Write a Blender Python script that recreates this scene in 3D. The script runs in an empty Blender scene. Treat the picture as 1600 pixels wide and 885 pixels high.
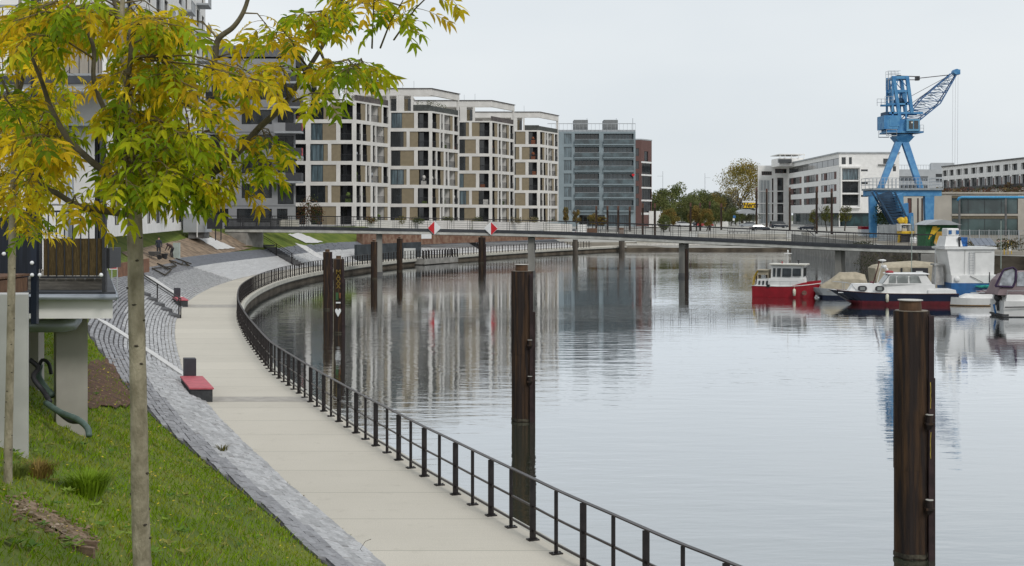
import bpy, bmesh, math, random
import numpy as np
from mathutils import Vector, Matrix
R = math.radians
rnd = random.Random(7)
S = bpy.context.scene
COL = S.collection
# ------------------------------------------------------------------ camera
F = 2000.0            # focal length in photo pixels (photo 1600 x 885)
HC = 5.8              # eye height above the promenade
HY = 335.0            # horizon row of the photo
cam_d = bpy.data.cameras.new("camera"); cam_d.lens = 45.0; cam_d.sensor_width = 36.0
cam_d.shift_y = -(442.5 - HY) / 1600.0
cam_d.clip_start = 0.1; cam_d.clip_end = 8000
cam = bpy.data.objects.new("camera", cam_d); COL.objects.link(cam)
cam.location = (0, 0, HC); cam.rotation_euler = (R(90), 0, 0)
S.camera = cam
# ------------------------------------------------------------------ sky, sun, exposure
SUN_EL, SUN_AZ = R(42), R(150)      # azimuth measured from +Y clockwise
W = bpy.data.worlds.new("World"); S.world = W; W.use_nodes = True
nt = W.node_tree; nt.nodes.clear()
o = nt.nodes.new('ShaderNodeOutputWorld'); bgd = nt.nodes.new('ShaderNodeBackground')
sky = nt.nodes.new('ShaderNodeTexSky'); sky.sky_type = 'NISHITA'; sky.sun_disc = False
sky.sun_elevation = SUN_EL; sky.sun_rotation = SUN_AZ; sky.dust_density = 3; sky.air_density = 1
scl = nt.nodes.new('ShaderNodeVectorMath'); scl.operation = 'SCALE'; scl.inputs['Scale'].default_value = 0.10
nt.links.new(sky.outputs[0], scl.inputs[0])
tc = nt.nodes.new('ShaderNodeTexCoord'); mp = nt.nodes.new('ShaderNodeMapping')
mp.inputs['Scale'].default_value = (1.2, 1.2, 3.5)
nz = nt.nodes.new('ShaderNodeTexNoise'); nz.inputs['Scale'].default_value = 1.6; nz.inputs['Detail'].default_value = 4
nt.links.new(tc.outputs['Generated'], mp.inputs[0]); nt.links.new(mp.outputs[0], nz.inputs['Vector'])
cr = nt.nodes.new('ShaderNodeValToRGB'); cr.color_ramp.elements[0].position = 0.35; cr.color_ramp.elements[1].position = 0.68
cr.color_ramp.elements[0].color = (0.68, 0.73, 0.77, 1); cr.color_ramp.elements[1].color = (0.79, 0.825, 0.845, 1)
nt.links.new(nz.outputs['Fac'], cr.inputs[0])
mx = nt.nodes.new('ShaderNodeMixRGB'); mx.inputs[0].default_value = 0.93
nt.links.new(scl.outputs[0], mx.inputs[1]); nt.links.new(cr.outputs[0], mx.inputs[2])
nt.links.new(mx.outputs[0], bgd.inputs['Color']); bgd.inputs['Strength'].default_value = 1.0
nt.links.new(bgd.outputs[0], o.inputs[0])
sd = bpy.data.lights.new("sun", 'SUN'); sd.energy = 1.2; sd.angle = R(14); sd.color = (1, 0.96, 0.9)
so = bpy.data.objects.new("sun", sd); COL.objects.link(so); so.location = (30, -40, 90)
sdir = Vector((math.sin(SUN_AZ) * math.cos(SUN_EL), math.cos(SUN_AZ) * math.cos(SUN_EL), math.sin(SUN_EL)))
so.rotation_euler = sdir.to_track_quat('Z', 'Y').to_euler()
S.view_settings.view_transform = 'Standard'; S.view_settings.look = 'None'
S.view_settings.exposure = 0.12; S.view_settings.gamma = 1; S.view_settings.use_curve_mapping = False
S.render.engine = 'CYCLES'
S.cycles.max_bounces = 6; S.cycles.transparent_max_bounces = 16; S.cycles.use_denoising = True
S.cycles.caustics_reflective = False; S.cycles.caustics_refractive = False
WZ = -0.8             # water level
# ------------------------------------------------------------------ helpers
def P(px, py, D): return Vector(((px - 800) * D / F, D, HC - (py - HY) * D / F))
def PX(px, D): return (px - 800) * D / F
def PZ(py, D): return HC - (py - HY) * D / F
def tag(o, label=None, cat=None, group=None, kind=None):
    if label: o['label'] = label
    if cat: o['category'] = cat
    if group: o['group'] = group
    if kind: o['kind'] = kind
    return o
def empty(name, loc, label, cat, group=None, rz=0):
    o = bpy.data.objects.new(name, None); COL.objects.link(o); o.location = loc; o.rotation_euler = (0, 0, rz)
    o.empty_display_size = .3
    return tag(o, label, cat, group)
def copy_tree(o, parent=None):
    c = o.copy(); COL.objects.link(c)
    if parent: c.parent = parent
    for ch in list(o.children): copy_tree(ch, c)
    return c
class MB:
    """collects shapes, links them as one mesh object"""
    def __init__(s): s.v = []; s.f = []; s.m = []; s.uv = None; s.cl = []
    def add(s, vs, fs, mi=0):
        b = len(s.v); s.v += [tuple(v) for v in vs]
        for f in fs: s.f.append(tuple(b + i for i in f)); s.m.append(mi)
    def quad(s, a, b, c, d, mi=0): s.add([a, b, c, d], [(0, 1, 2, 3)], mi)
    def box(s, x0, x1, y0, y1, z0, z1, mi=0):
        s.add([(x0,y0,z0),(x1,y0,z0),(x1,y1,z0),(x0,y1,z0),(x0,y0,z1),(x1,y0,z1),(x1,y1,z1),(x0,y1,z1)],
              [(0,3,2,1),(4,5,6,7),(0,1,5,4),(1,2,6,5),(2,3,7,6),(3,0,4,7)], mi)
    def obox(s, c, ax, ay, az, mi=0):      # centre and three half-axis vectors
        c, ax, ay, az = Vector(c), Vector(ax), Vector(ay), Vector(az)
        vs = [c + ax*i + ay*j + az*k for k in (-1, 1) for i, j in ((-1,-1),(1,-1),(1,1),(-1,1))]
        s.add(vs, [(0,3,2,1),(4,5,6,7),(0,1,5,4),(1,2,6,5),(2,3,7,6),(3,0,4,7)], mi)
    def bar(s, a, b, w, h=None, mi=0, up=(0,0,1)):
        a, b = Vector(a), Vector(b); h = h or w; d = (b - a)
        if d.length < 1e-6: return
        u = Vector(up)
        if abs(d.normalized().dot(u)) > .98: u = Vector((0,1,0))
        sx = d.cross(u).normalized() * (w / 2); sz = sx.cross(d).normalized() * (h / 2)
        s.obox((a + b) / 2, d / 2, sx, sz, mi)
    def tube(s, pts, r, n=8, mi=0, cap=True):
        pts = [Vector(p) for p in pts]; k = len(pts)
        rs = r if isinstance(r, (list, tuple)) else [r] * k
        b = len(s.v); ref = None
        for i, p in enumerate(pts):
            d = (pts[min(i+1,k-1)] - pts[max(i-1,0)]).normalized()
            if ref is None:
                ref = d.cross(Vector((0,0,1)))
                if ref.length < .05: ref = d.cross(Vector((0,1,0)))
            ref = (ref - d * ref.dot(d)); ref.normalize()
            q = d.cross(ref)
            for j in range(n):
                t = 2*math.pi*j/n; s.v.append(tuple(p + (ref*math.cos(t) + q*math.sin(t)) * rs[i]))
        for i in range(k-1):
            for j in range(n):
                s.f.append((b+i*n+j, b+i*n+(j+1)%n, b+(i+1)*n+(j+1)%n, b+(i+1)*n+j)); s.m.append(mi)
        if cap:
            s.f.append(tuple(b+j for j in range(n))[::-1]); s.m.append(mi)
            s.f.append(tuple(b+(k-1)*n+j for j in range(n))); s.m.append(mi)
    def lathe(s, c, prof, n=16, mi=0):
        c = Vector(c); b = len(s.v)
        for r, z in prof:
            for j in range(n):
                t = 2*math.pi*j/n; s.v.append((c.x + r*math.cos(t), c.y + r*math.sin(t), c.z + z))
        for i in range(len(prof)-1):
            for j in range(n):
                s.f.append((b+i*n+j, b+i*n+(j+1)%n, b+(i+1)*n+(j+1)%n, b+(i+1)*n+j)); s.m.append(mi)
        s.f.append(tuple(b+j for j in range(n))[::-1]); s.m.append(mi)
        s.f.append(tuple(b+(len(prof)-1)*n+j for j in range(n))); s.m.append(mi)
    def prism(s, poly, z0, z1, mi=0):
        n = len(poly)
        s.add([(x, y, z0) for x, y in poly] + [(x, y, z1) for x, y in poly],
              [tuple(range(n))[::-1], tuple(range(n, 2*n))] + [(i, (i+1) % n, n+(i+1) % n, n+i) for i in range(n)], mi)
    def loft(s, secs, mi=0, cap=True, closed=True):
        b = len(s.v); n = len(secs[0])
        for sc in secs: s.v += [tuple(p) for p in sc]
        for i in range(len(secs)-1):
            for j in range(n if closed else n-1):
                s.f.append((b+i*n+j, b+i*n+(j+1)%n, b+(i+1)*n+(j+1)%n, b+(i+1)*n+j))
                s.m.append(mi[j] if isinstance(mi, (list, tuple)) else mi)
        if cap:
            m0 = mi[0] if isinstance(mi, (list, tuple)) else mi
            s.f.append(tuple(range(b, b+n))[::-1]); s.m.append(m0)
            s.f.append(tuple(range(b+(len(secs)-1)*n, b+len(secs)*n))); s.m.append(m0)
    def blob(s, c, rx, ry, rz, mi=0, n=10, k=6, rough=0.0, seed=1):
        g = random.Random(seed); c = Vector(c); b = len(s.v)
        for i in range(1, k):
            ph = math.pi*i/k
            for j in range(n):
                t = 2*math.pi*j/n; q = 1 + g.uniform(-rough, rough)
                s.v.append((c.x+rx*q*math.sin(ph)*math.cos(t), c.y+ry*q*math.sin(ph)*math.sin(t), c.z+rz*q*math.cos(ph)))
        s.v.append((c.x, c.y, c.z+rz)); s.v.append((c.x, c.y, c.z-rz)); T = len(s.v)-2
        for i in range(k-2):
            for j in range(n):
                s.f.append((b+i*n+j, b+(i+1)*n+j, b+(i+1)*n+(j+1)%n, b+i*n+(j+1)%n)); s.m.append(mi)
        for j in range(n):
            s.f.append((T, b+j, b+(j+1)%n)); s.m.append(mi)
            s.f.append((T+1, b+(k-2)*n+(j+1)%n, b+(k-2)*n+j)); s.m.append(mi)
    def build(s, name, mats, parent=None, smooth=False, world=False, fix=True, bevel=0):
        """vertices are in the parent's own space (or world space when world=True)"""
        me = bpy.data.meshes.new(name)
        vs = s.v
        if parent is not None and world:
            inv = (Matrix.Translation(parent.location) @ Matrix.Rotation(parent.rotation_euler[2], 4, 'Z')).inverted()
            vs = [tuple(inv @ Vector(v)) for v in vs]
        me.from_pydata(vs, [], s.f)
        mats = mats if isinstance(mats, (list, tuple)) else [mats]
        for m in mats: me.materials.append(m)
        if len(mats) > 1: me.polygons.foreach_set('material_index', s.m)
        if fix:
            bm = bmesh.new(); bm.from_mesh(me); bmesh.ops.recalc_face_normals(bm, faces=bm.faces); bm.to_mesh(me); bm.free()
        if smooth: me.polygons.foreach_set('use_smooth', [True]*len(me.polygons))
        o = bpy.data.objects.new(name, me); COL.objects.link(o)
        if parent is not None: o.parent = parent
        if bevel:
            md = o.modifiers.new('bevel', 'BEVEL'); md.width = bevel; md.segments = 2; md.limit_method = 'ANGLE'
        return o
# ------------------------------------------------------------------ materials
MC = {}
def mat(name, col, rough=.7, var=.12, scale=3.0, bump=0.0, bscale=None, metal=0.0, spec=.4, col2=None, mixpos=(.4,.65), coat=0, stretch=(1,1,1), uv=False, detail=5):
    if name in MC: return MC[name]
    m = bpy.data.materials.new(name); m.use_nodes = True; t = m.node_tree; b = t.nodes['Principled BSDF']
    b.inputs['Roughness'].default_value = rough; b.inputs['Metallic'].default_value = metal
    b.inputs['Specular IOR Level'].default_value = spec; b.inputs['Coat Weight'].default_value = coat
    tc = t.nodes.new('ShaderNodeTexCoord'); mp = t.nodes.new('ShaderNodeMapping'); mp.inputs['Scale'].default_value = stretch
    t.links.new(tc.outputs['UV' if uv else 'Object'], mp.inputs[0])
    n = t.nodes.new('ShaderNodeTexNoise'); n.inputs['Scale'].default_value = scale; n.inputs['Detail'].default_value = detail
    t.links.new(mp.outputs[0], n.inputs['Vector'])
    r = t.nodes.new('ShaderNodeValToRGB'); r.color_ramp.elements[0].position = mixpos[0]; r.color_ramp.elements[1].position = mixpos[1]
    c2 = col2 or tuple(min(1, c*(1+var)) for c in col); c1 = col if col2 else tuple(c*(1-var) for c in col)
    r.color_ramp.elements[0].color = (*c1, 1); r.color_ramp.elements[1].color = (*c2, 1)
    t.links.new(n.outputs['Fac'], r.inputs[0]); t.links.new(r.outputs[0], b.inputs['Base Color'])
    if bump:
        n2 = t.nodes.new('ShaderNodeTexNoise'); n2.inputs['Scale'].default_value = bscale or scale*6; n2.inputs['Detail'].default_value = 6
        t.links.new(mp.outputs[0], n2.inputs['Vector'])
        bp = t.nodes.new('ShaderNodeBump'); bp.inputs['Strength'].default_value = bump; bp.inputs['Distance'].default_value = .02
        t.links.new(n2.outputs['Fac'], bp.inputs['Height']); t.links.new(bp.outputs[0], b.inputs['Normal'])
    MC[name] = m; return m
def mixnode(t, fac, a, b):
    x = t.nodes.new('ShaderNodeMixRGB')
    for i, v in enumerate((fac, a, b)):
        if isinstance(v, (int, float)): x.inputs[i].default_value = v
        elif isinstance(v, tuple): x.inputs[i].default_value = (*v, 1)
        else: t.links.new(v, x.inputs[i])
    return x.outputs[0]
def leafmat(name, trans=.35, spots=False):
    m = bpy.data.materials.new(name); m.use_nodes = True; t = m.node_tree; b = t.nodes['Principled BSDF']
    a = t.nodes.new('ShaderNodeAttribute'); a.attribute_name = 'Col'
    n = t.nodes.new('ShaderNodeTexNoise'); n.inputs['Scale'].default_value = 30
    tc = t.nodes.new('ShaderNodeTexCoord'); t.links.new(tc.outputs['Object'], n.inputs['Vector'])
    mlt = t.nodes.new('ShaderNodeMapRange'); mlt.inputs['To Min'].default_value = .75; mlt.inputs['To Max'].default_value = 1.25
    t.links.new(n.outputs['Fac'], mlt.inputs['Value'])
    v = t.nodes.new('ShaderNodeVectorMath'); v.operation = 'SCALE'; t.links.new(a.outputs['Color'], v.inputs[0]); t.links.new(mlt.outputs[0], v.inputs['Scale'])
    if spots:
        n5 = t.nodes.new('ShaderNodeTexNoise'); n5.inputs['Scale'].default_value = 55; n5.inputs['Detail'].default_value = 3; t.links.new(tc.outputs['Object'], n5.inputs['Vector'])
        r5 = t.nodes.new('ShaderNodeMapRange'); r5.inputs['From Min'].default_value = .55; r5.inputs['From Max'].default_value = .72; r5.inputs['To Max'].default_value = .6; t.links.new(n5.outputs['Fac'], r5.inputs['Value'])
        mxx = t.nodes.new('ShaderNodeMixRGB'); t.links.new(r5.outputs[0], mxx.inputs[0]); t.links.new(v.outputs[0], mxx.inputs[1]); mxx.inputs[2].default_value = (.30,.20,.03,1)
        class _V: outputs = [mxx.outputs[0]]
        v = _V
    t.links.new(v.outputs[0], b.inputs['Base Color']); b.inputs['Roughness'].default_value = .55; b.inputs['Specular IOR Level'].default_value = .12
    tr = t.nodes.new('ShaderNodeBsdfTranslucent'); t.links.new(v.outputs[0], tr.inputs['Color'])
    ms = t.nodes.new('ShaderNodeMixShader'); ms.inputs[0].default_value = trans
    t.links.new(b.outputs[0], ms.inputs[1]); t.links.new(tr.outputs[0], ms.inputs[2]); t.links.new(ms.outputs[0], t.nodes['Material Output'].inputs[0])
    return m
LEAF = leafmat('leaf_tissue', .35); LEAFN = leafmat('ash_leaf_tissue', .55, True); GRASSM = leafmat('grass_blades', .2)
M_wall = mat('white_render', (.80,.79,.77), .8, .05, 1.2, .1)
M_white = mat('white_facade', (.68,.66,.63), .75, .07, .6, .1, 12)
M_whitep = mat('white_paint', (.74,.74,.73), .4, .05, 2)
M_conc = mat('pale_concrete', (.46,.44,.39), .85, .12, 1.5, .2)
M_concg = mat('grey_concrete', (.30,.29,.27), .85, .2, 1.2, .25)
M_concd = mat('dark_concrete', (.13,.13,.13), .85, .25, 1.0, .25)
M_anth = mat('anthracite_metal', (.030,.031,.035), .45, .15, 4)
M_black = mat('black_metal', (.022,.018,.018), .45, .25, 6, metal=.3)
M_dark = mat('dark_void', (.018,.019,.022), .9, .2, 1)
M_glass = mat('dark_glass', (.018,.022,.025), .08, .3, .7, spec=.9)
M_glassb = mat('curtained_glass', (.10,.14,.16), .12, .5, .9, spec=.9, stretch=(3,3,.3))
M_beige = mat('beige_panel', (.25,.205,.135), .7, .06, 2)
M_greyw = mat('grey_render', (.30,.305,.32), .85, .05, .5, .1)
M_greyl = mat('light_grey_metal', (.36,.38,.40), .5, .08, 1)
M_brick = mat('red_brick', (.14,.078,.07), .85, .2, 8, .2)
M_rust = mat('rusty_steel', (.018,.011,.009), .75, .3, 2.6, .6, 25, metal=.15, col2=(.10,.052,.022), mixpos=(.46,.76), stretch=(3,3,.25))
M_blue = mat('blue_crane_paint', (.045,.20,.44), .55, .3, 1.1, metal=.0, detail=9, col2=(.10,.30,.53), mixpos=(.38,.62))
M_red = mat('red_paint', (.30,.010,.020), .35, .12, 2)
M_redtop = mat('pink_red_seat', (.50,.115,.14), .6, .12, 5)
M_canvas = mat('beige_canvas', (.42,.37,.28), .9, .12, 2.5, .4, 5)
M_navy = mat('navy_hull', (.006,.012,.035), .25, .2, 2)
M_bluehull = mat('blue_hull', (.03,.13,.33), .4, .15, 2)
M_yellow = mat('yellow_paint', (.62,.40,.02), .5, .12, 2)
M_bark = mat('young_bark', (.19,.165,.11), .85, .28, 14, .6, 60, stretch=(1,1,.5), col2=(.35,.31,.225), mixpos=(.36,.66))
M_barkd = mat('dark_bark', (.055,.045,.032), .9, .3, 8, .5, 40)
M_zinc = mat('zinc_sheet', (.33,.36,.40), .4, .12, 3, metal=.5)
M_zincd = mat('dark_roof_felt', (.07,.075,.085), .7, .15, 3)
M_willow = mat('brown_reed_screen', (.085,.058,.022), .9, .3, 14, .5, 30, stretch=(4,4,.6))
M_wood = mat('brown_wood', (.14,.075,.045), .8, .25, 6, .3, stretch=(1,4,1))
M_soil = mat('bare_soil', (.25,.185,.13), .95, .3, 1.5, .5)
M_signw = mat('sign_white', (.78,.79,.80), .4, .03, 3)
M_signr = mat('sign_red', (.55,.01,.02), .4, .05, 3)
M_glassw = mat('smoked_boat_glass', (.05,.06,.07), .08, .3, 2, spec=.9)
M_solar = mat('solar_cell', (.16,.18,.22), .2, .1, 5, spec=.7)
M_purple = mat('purple_canvas', (.05,.03,.07), .9, .15, 3, .3)
M_mauve = mat('mauve_canvas', (.27,.21,.22), .9, .1, 2, .3)
M_tyre = mat('black_rubber', (.02,.02,.02), .8, .1, 5)
M_green = mat('green_tarpaulin', (.02,.11,.04), .7, .2, 3)
M_clear = mat('hazy_window_foil', (.33,.35,.38), .25, .35, 2.5, spec=.7)
# ------------------------------------------------------------------ shore line of the left bank (edge of the promenade)
_q = [(882.8,870),(845.6,848),(810.8,828),(750.8,793),(699,762.4),(654.8,736.8),(616.4,712),(582.8,691.6),(541.4,664.3),(507.3,641.5),
      (469.8,614.4),(440.4,592.3),(422,576.5),(392,535.8),(381.3,517),(373.5,497)]
Q = [(30,-36),(16.8,-10),(11.2,0.8),(6.0,11.3),(2.95,17.4),(2.48,18.25),(1.66,20.04)] + [(PX(x, HC*F/(y-HY)), HC*F/(y-HY)) for x, y in _q]
Q += [(-17.6,83),(-18.9,92),(-19.8,101),(-20.3,110),(-20.35,118.6),(-19.7,129),(-18.6,138.5),(-16.6,151),(-13.4,164),(-8.9,177),(-4.6,188),(0.3,198.5),(6.0,210),(10.6,218.5),(18,230.5),(21,235)]
def catmull(pts, step):
    pts = [np.array(p, float) for p in pts]; out = []
    for i in range(len(pts)-1):
        p0 = pts[max(i-1,0)]; p1 = pts[i]; p2 = pts[i+1]; p3 = pts[min(i+2,len(pts)-1)]
        for t in np.linspace(0, 1, 24, endpoint=False):
            out.append(.5*((2*p1)+(-p0+p2)*t+(2*p0-5*p1+4*p2-p3)*t*t+(-p0+3*p1-3*p2+p3)*t**3))
    out.append(pts[-1]); out = np.array(out)
    for _ in range(60): out[1:-1] = .5*out[1:-1] + .25*(out[:-2]+out[2:])
    d = np.r_[0, np.cumsum(np.linalg.norm(np.diff(out, axis=0), axis=1))]
    n = int(d[-1]/step); ss = np.arange(n+1)*step
    return np.c_[np.interp(ss, d, out[:,0]), np.interp(ss, d, out[:,1])], ss
RC, RS = catmull(Q, .5)
RT = np.gradient(RC, axis=0); RT /= np.linalg.norm(RT, axis=1)[:,None]
for _ in range(20): RT[1:-1] = .5*RT[1:-1]+.25*(RT[:-2]+RT[2:])
RT /= np.linalg.norm(RT, axis=1)[:,None]
RN = np.c_[-RT[:,1], RT[:,0]]                   # towards the land (left)
SMAX = RS[-1]
_sy = RC[:,1]
def s_of_y(y): return float(np.interp(y, _sy, RS))
# promenade width, sett slope run and rise, level of the street, along the depth y
YT  = [-40, 10, 23, 31, 36, 47, 60, 73, 88, 105, 118, 138, 160, 200, 236]
WT  = [3.0, 3.0, 3.0, 3.05,3.1, 3.15,3.3, 3.4, 3.6, 4.0, 4.2, 4.0, 3.4, 3.2, 3.2]
RUN = [1.3, 1.3, 1.65,2.5, 2.75,3.3, 3.7, 4.2, 4.9, 5.3, 5.5, 5.5, 4.6, 4.6, 4.6]
RIS = [.55, .55, .80, 1.20,1.4, 1.65,1.55,1.55,1.65,1.75,1.8, 1.85,2.2, 2.0, 1.0]
TOP = [4.2, 4.2, 4.2, 4.2, 4.2, 4.2, 4.2, 4.2, 4.2, 4.2, 4.2, 4.2, 4.2, 3.9, 2.4]
def prm(s):
    y = float(np.interp(s, RS, _sy))
    return [float(np.interp(y, YT, a)) for a in (WT, RUN, RIS, TOP)]
def rail(s):
    return (np.array([np.interp(s, RS, RC[:,0]), np.interp(s, RS, RC[:,1])]),
            np.array([np.interp(s, RS, RT[:,0]), np.interp(s, RS, RT[:,1])]),
            np.array([np.interp(s, RS, RN[:,0]), np.interp(s, RS, RN[:,1])]))
def prof(s, u):
    w, run, ris, top = prm(s)
    if u < w: return 0.0
    if u < w+run: return ris*(u-w)/run
    return min(top, ris + (u-w-run)*.5)
def bank(s, u, dz=0.0):
    c, t, n = rail(s); q = c + n*u
    return Vector((q[0], q[1], prof(s, u)+dz))
def near(x, y):
    d = RC - np.array([x, y]); i = int(np.argmin((d**2).sum(1)))
    return RS[i], float(-(d[i] @ RN[i]))
def gz(x, y):
    s, u = near(x, y); return prof(s, max(u, 0))
def hit(px, py):
    """where the view ray of a photo pixel meets the left bank"""
    D = 6.0
    while D < 330:
        p = P(px, py, D)
        if p.z <= gz(p.x, p.y): break
        D += .15 if D < 60 else .4
    return P(px, py, D)
# ------------------------------------------------------------------ ground as one sheet along the shore
M_grass = mat('grass_ground', (.085,.125,.012), .95, .3, .8, .6, 12, col2=(.15,.18,.025))
M_brownp = mat('brown_patch', (.10,.05,.028), .95, .3, 3, .5)
M_street = mat('street_paving', (.24,.235,.225), .9, .15, .4, .15)
M_plaza = mat('plaza_paving', (.40,.39,.36), .9, .12, .15, .1)
M_gravel = mat('harbour_gravel', (.17,.15,.12), .95, .35, .3, .5, col2=(.24,.22,.18))
M_field = mat('distant_ground', (.09,.10,.05), .95, .3, .02)
M_quaywall = mat('old_quay_wall', (.075,.06,.045), .9, .4, .5, .4, col2=(.17,.14,.105), stretch=(1,1,2.5))
edges = []      # (x, y, dirx, diry, [(r, z)...], mats per span)
ds = np.arange(0, SMAX, 1.0)
for s in list(ds) + [SMAX]:
    c, t, n = rail(s); w, run, ris, top = prm(s)
    k = max(0.0, (s-(SMAX-16))/16.0)
    r5 = w+run+max(.3,(top-ris))/.5
    left = [(0,-3),(0,-.30),(w,-.012),(w+run,ris-.05),(r5,top),(r5+22,top),(300,top),(3500,top)]
    far = [(0,-3),(0,-.30),(7,-.012),(8.5,.55),(20,1.3),(96,2.5),(300,3.0),(3500,3.0)]
    pr = [(a[0]*(1-k)+b[0]*k, a[1]*(1-k)+b[1]*k) for a, b in zip(left, far)]
    edges.append((c[0], c[1], n[0], n[1], pr, [7,4,4,(0 if k < .3 else 3),(1 if False else (2 if k<.3 else 3)),2 if k<.3 else 3,5]))
farp = [(0,-3),(0,-.30),(7,-.012),(8.5,.55),(20,1.3),(96,2.5),(300,3.0),(3500,3.0)]
fm = [7,3,3,3,3,3,5]
for x, y, dx, dy in ((28,234.5,-.45,.89),(40,233,.0,1),(50,232,.42,.9)): edges.append((x, y, dx, dy, farp, fm))
rp = [(0,-3),(0,2.0),(1.2,2.05),(6,2.2),(25,2.3),(90,2.4),(300,2.6),(3500,3)]
rm = [7,3,4,4,4,6,5]
rpm = [(0,-3),(0,.9),(1.2,1.0),(6,1.4),(25,1.9),(90,2.4),(300,2.8),(3500,3)]
edges.append((51,229,.8,.6,rpm,rm))
for x, y, dx, dy in ((51,222,.97,.22),(49,200,1,.05),(46,170,1,0),(42.5,140,1,-.02),(40.8,124,.97,-.22),(47,114,.7,-.7),(60,109,.5,-.86),(90,103,.45,-.89),(200,88,.5,-.87),(600,20,.6,-.8)):
    edges.append((x, y, dx, dy, rp, rm))
g = MB(); nc = 8
for x, y, dx, dy, pr, ms in edges:
    for r, z in pr: g.v.append((x+dx*r, y+dy*r, z))
for i in range(len(edges)-1):
    for j in range(nc-1):
        g.f.append((i*nc+j, (i+1)*nc+j, (i+1)*nc+j+1, i*nc+j+1)); g.m.append(edges[i][5][j])
gm = [M_grass, M_brownp, M_street, M_plaza, M_gravel, M_field, M_gravel, M_quaywall]
MB.build(g, 'ground', gm, fix=True)['kind'] = 'structure'
# ------------------------------------------------------------------ promenade slab with paving joints across it
def promenade_material():
    m = bpy.data.materials.new('promenade_concrete'); m.use_nodes = True; t = m.node_tree; b = t.nodes['Principled BSDF']
    b.inputs['Roughness'].default_value = .85; b.inputs['Specular IOR Level'].default_value = .25
    uv = t.nodes.new('ShaderNodeUVMap'); sp = t.nodes.new('ShaderNodeSeparateXYZ'); t.links.new(uv.outputs[0], sp.inputs[0])
    tc = t.nodes.new('ShaderNodeTexCoord')
    n = t.nodes.new('ShaderNodeTexNoise'); n.inputs['Scale'].default_value = .55; n.inputs['Detail'].default_value = 6; n.inputs['Roughness'].default_value = .6
    t.links.new(tc.outputs['Object'], n.inputs['Vector'])
    n2 = t.nodes.new('ShaderNodeTexNoise'); n2.inputs['Scale'].default_value = 45; n2.inputs['Detail'].default_value = 5; t.links.new(tc.outputs['Object'], n2.inputs['Vector'])
    # fine streaks across the walk (brushed surface) and a tone per cast panel
    mp = t.nodes.new('ShaderNodeMapping'); mp.inputs['Scale'].default_value = (.15, 6, 1); t.links.new(uv.outputs[0], mp.inputs[0])
    n3 = t.nodes.new('ShaderNodeTexNoise'); n3.inputs['Scale'].default_value = 3; n3.inputs['Detail'].default_value = 4; t.links.new(mp.outputs[0], n3.inputs['Vector'])
    dv = t.nodes.new('ShaderNodeMath'); dv.operation = 'DIVIDE'; dv.inputs[1].default_value = 2.5; t.links.new(sp.outputs['Y'], dv.inputs[0])
    fl = t.nodes.new('ShaderNodeMath'); fl.operation = 'FLOOR'; t.links.new(dv.outputs[0], fl.inputs[0])
    wn = t.nodes.new('ShaderNodeTexWhiteNoise'); wn.noise_dimensions = '1D'; t.links.new(fl.outputs[0], wn.inputs['W'])
    fr = t.nodes.new('ShaderNodeMath'); fr.operation = 'FRACT'; t.links.new(dv.outputs[0], fr.inputs[0])
    jn = t.nodes.new('ShaderNodeMath'); jn.operation = 'LESS_THAN'; jn.inputs[1].default_value = .012; t.links.new(fr.outputs[0], jn.inputs[0])
    a = mixnode(t, n.outputs['Fac'], (.47,.438,.375), (.63,.59,.515))
    a = mixnode(t, n3.outputs['Fac'], a, (.61,.57,.495))
    s1 = t.nodes.new('ShaderNodeMapRange'); s1.inputs['To Min'].default_value = .94; s1.inputs['To Max'].default_value = 1.04; t.links.new(wn.outputs['Value'], s1.inputs['Value'])
    s2 = t.nodes.new('ShaderNodeMapRange'); s2.inputs['From Min'].default_value = .3; s2.inputs['From Max'].default_value = .7; s2.inputs['To Min'].default_value = .88; s2.inputs['To Max'].default_value = 1.08; t.links.new(n2.outputs['Fac'], s2.inputs['Value'])
    mm = t.nodes.new('ShaderNodeMath'); mm.operation = 'MULTIPLY'; t.links.new(s1.outputs[0], mm.inputs[0]); t.links.new(s2.outputs[0], mm.inputs[1])
    ns = t.nodes.new('ShaderNodeTexNoise'); ns.inputs['Scale'].default_value = 1.7; ns.inputs['Detail'].default_value = 8; ns.inputs['Roughness'].default_value = .7; t.links.new(tc.outputs['Object'], ns.inputs['Vector'])
    sr = t.nodes.new('ShaderNodeMapRange'); sr.inputs['From Min'].default_value = .58; sr.inputs['From Max'].default_value = .75; sr.inputs['To Max'].default_value = .45; t.links.new(ns.outputs['Fac'], sr.inputs['Value'])
    a = mixnode(t, sr.outputs[0], a, (.36,.33,.27))
    v = t.nodes.new('ShaderNodeVectorMath'); v.operation = 'SCALE'; t.links.new(a, v.inputs[0]); t.links.new(mm.outputs[0], v.inputs['Scale'])
    c = mixnode(t, jn.outputs[0], v.outputs[0], (.34,.32,.27))
    t.links.new(c, b.inputs['Base Color'])
    bp = t.nodes.new('ShaderNodeBump'); bp.inputs['Strength'].default_value = .2; bp.inputs['Distance'].default_value = .01
    t.links.new(n2.outputs['Fac'], bp.inputs['Height']); t.links.new(bp.outputs[0], b.inputs['Normal'])
    return m
M_prom = promenade_material()
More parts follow.
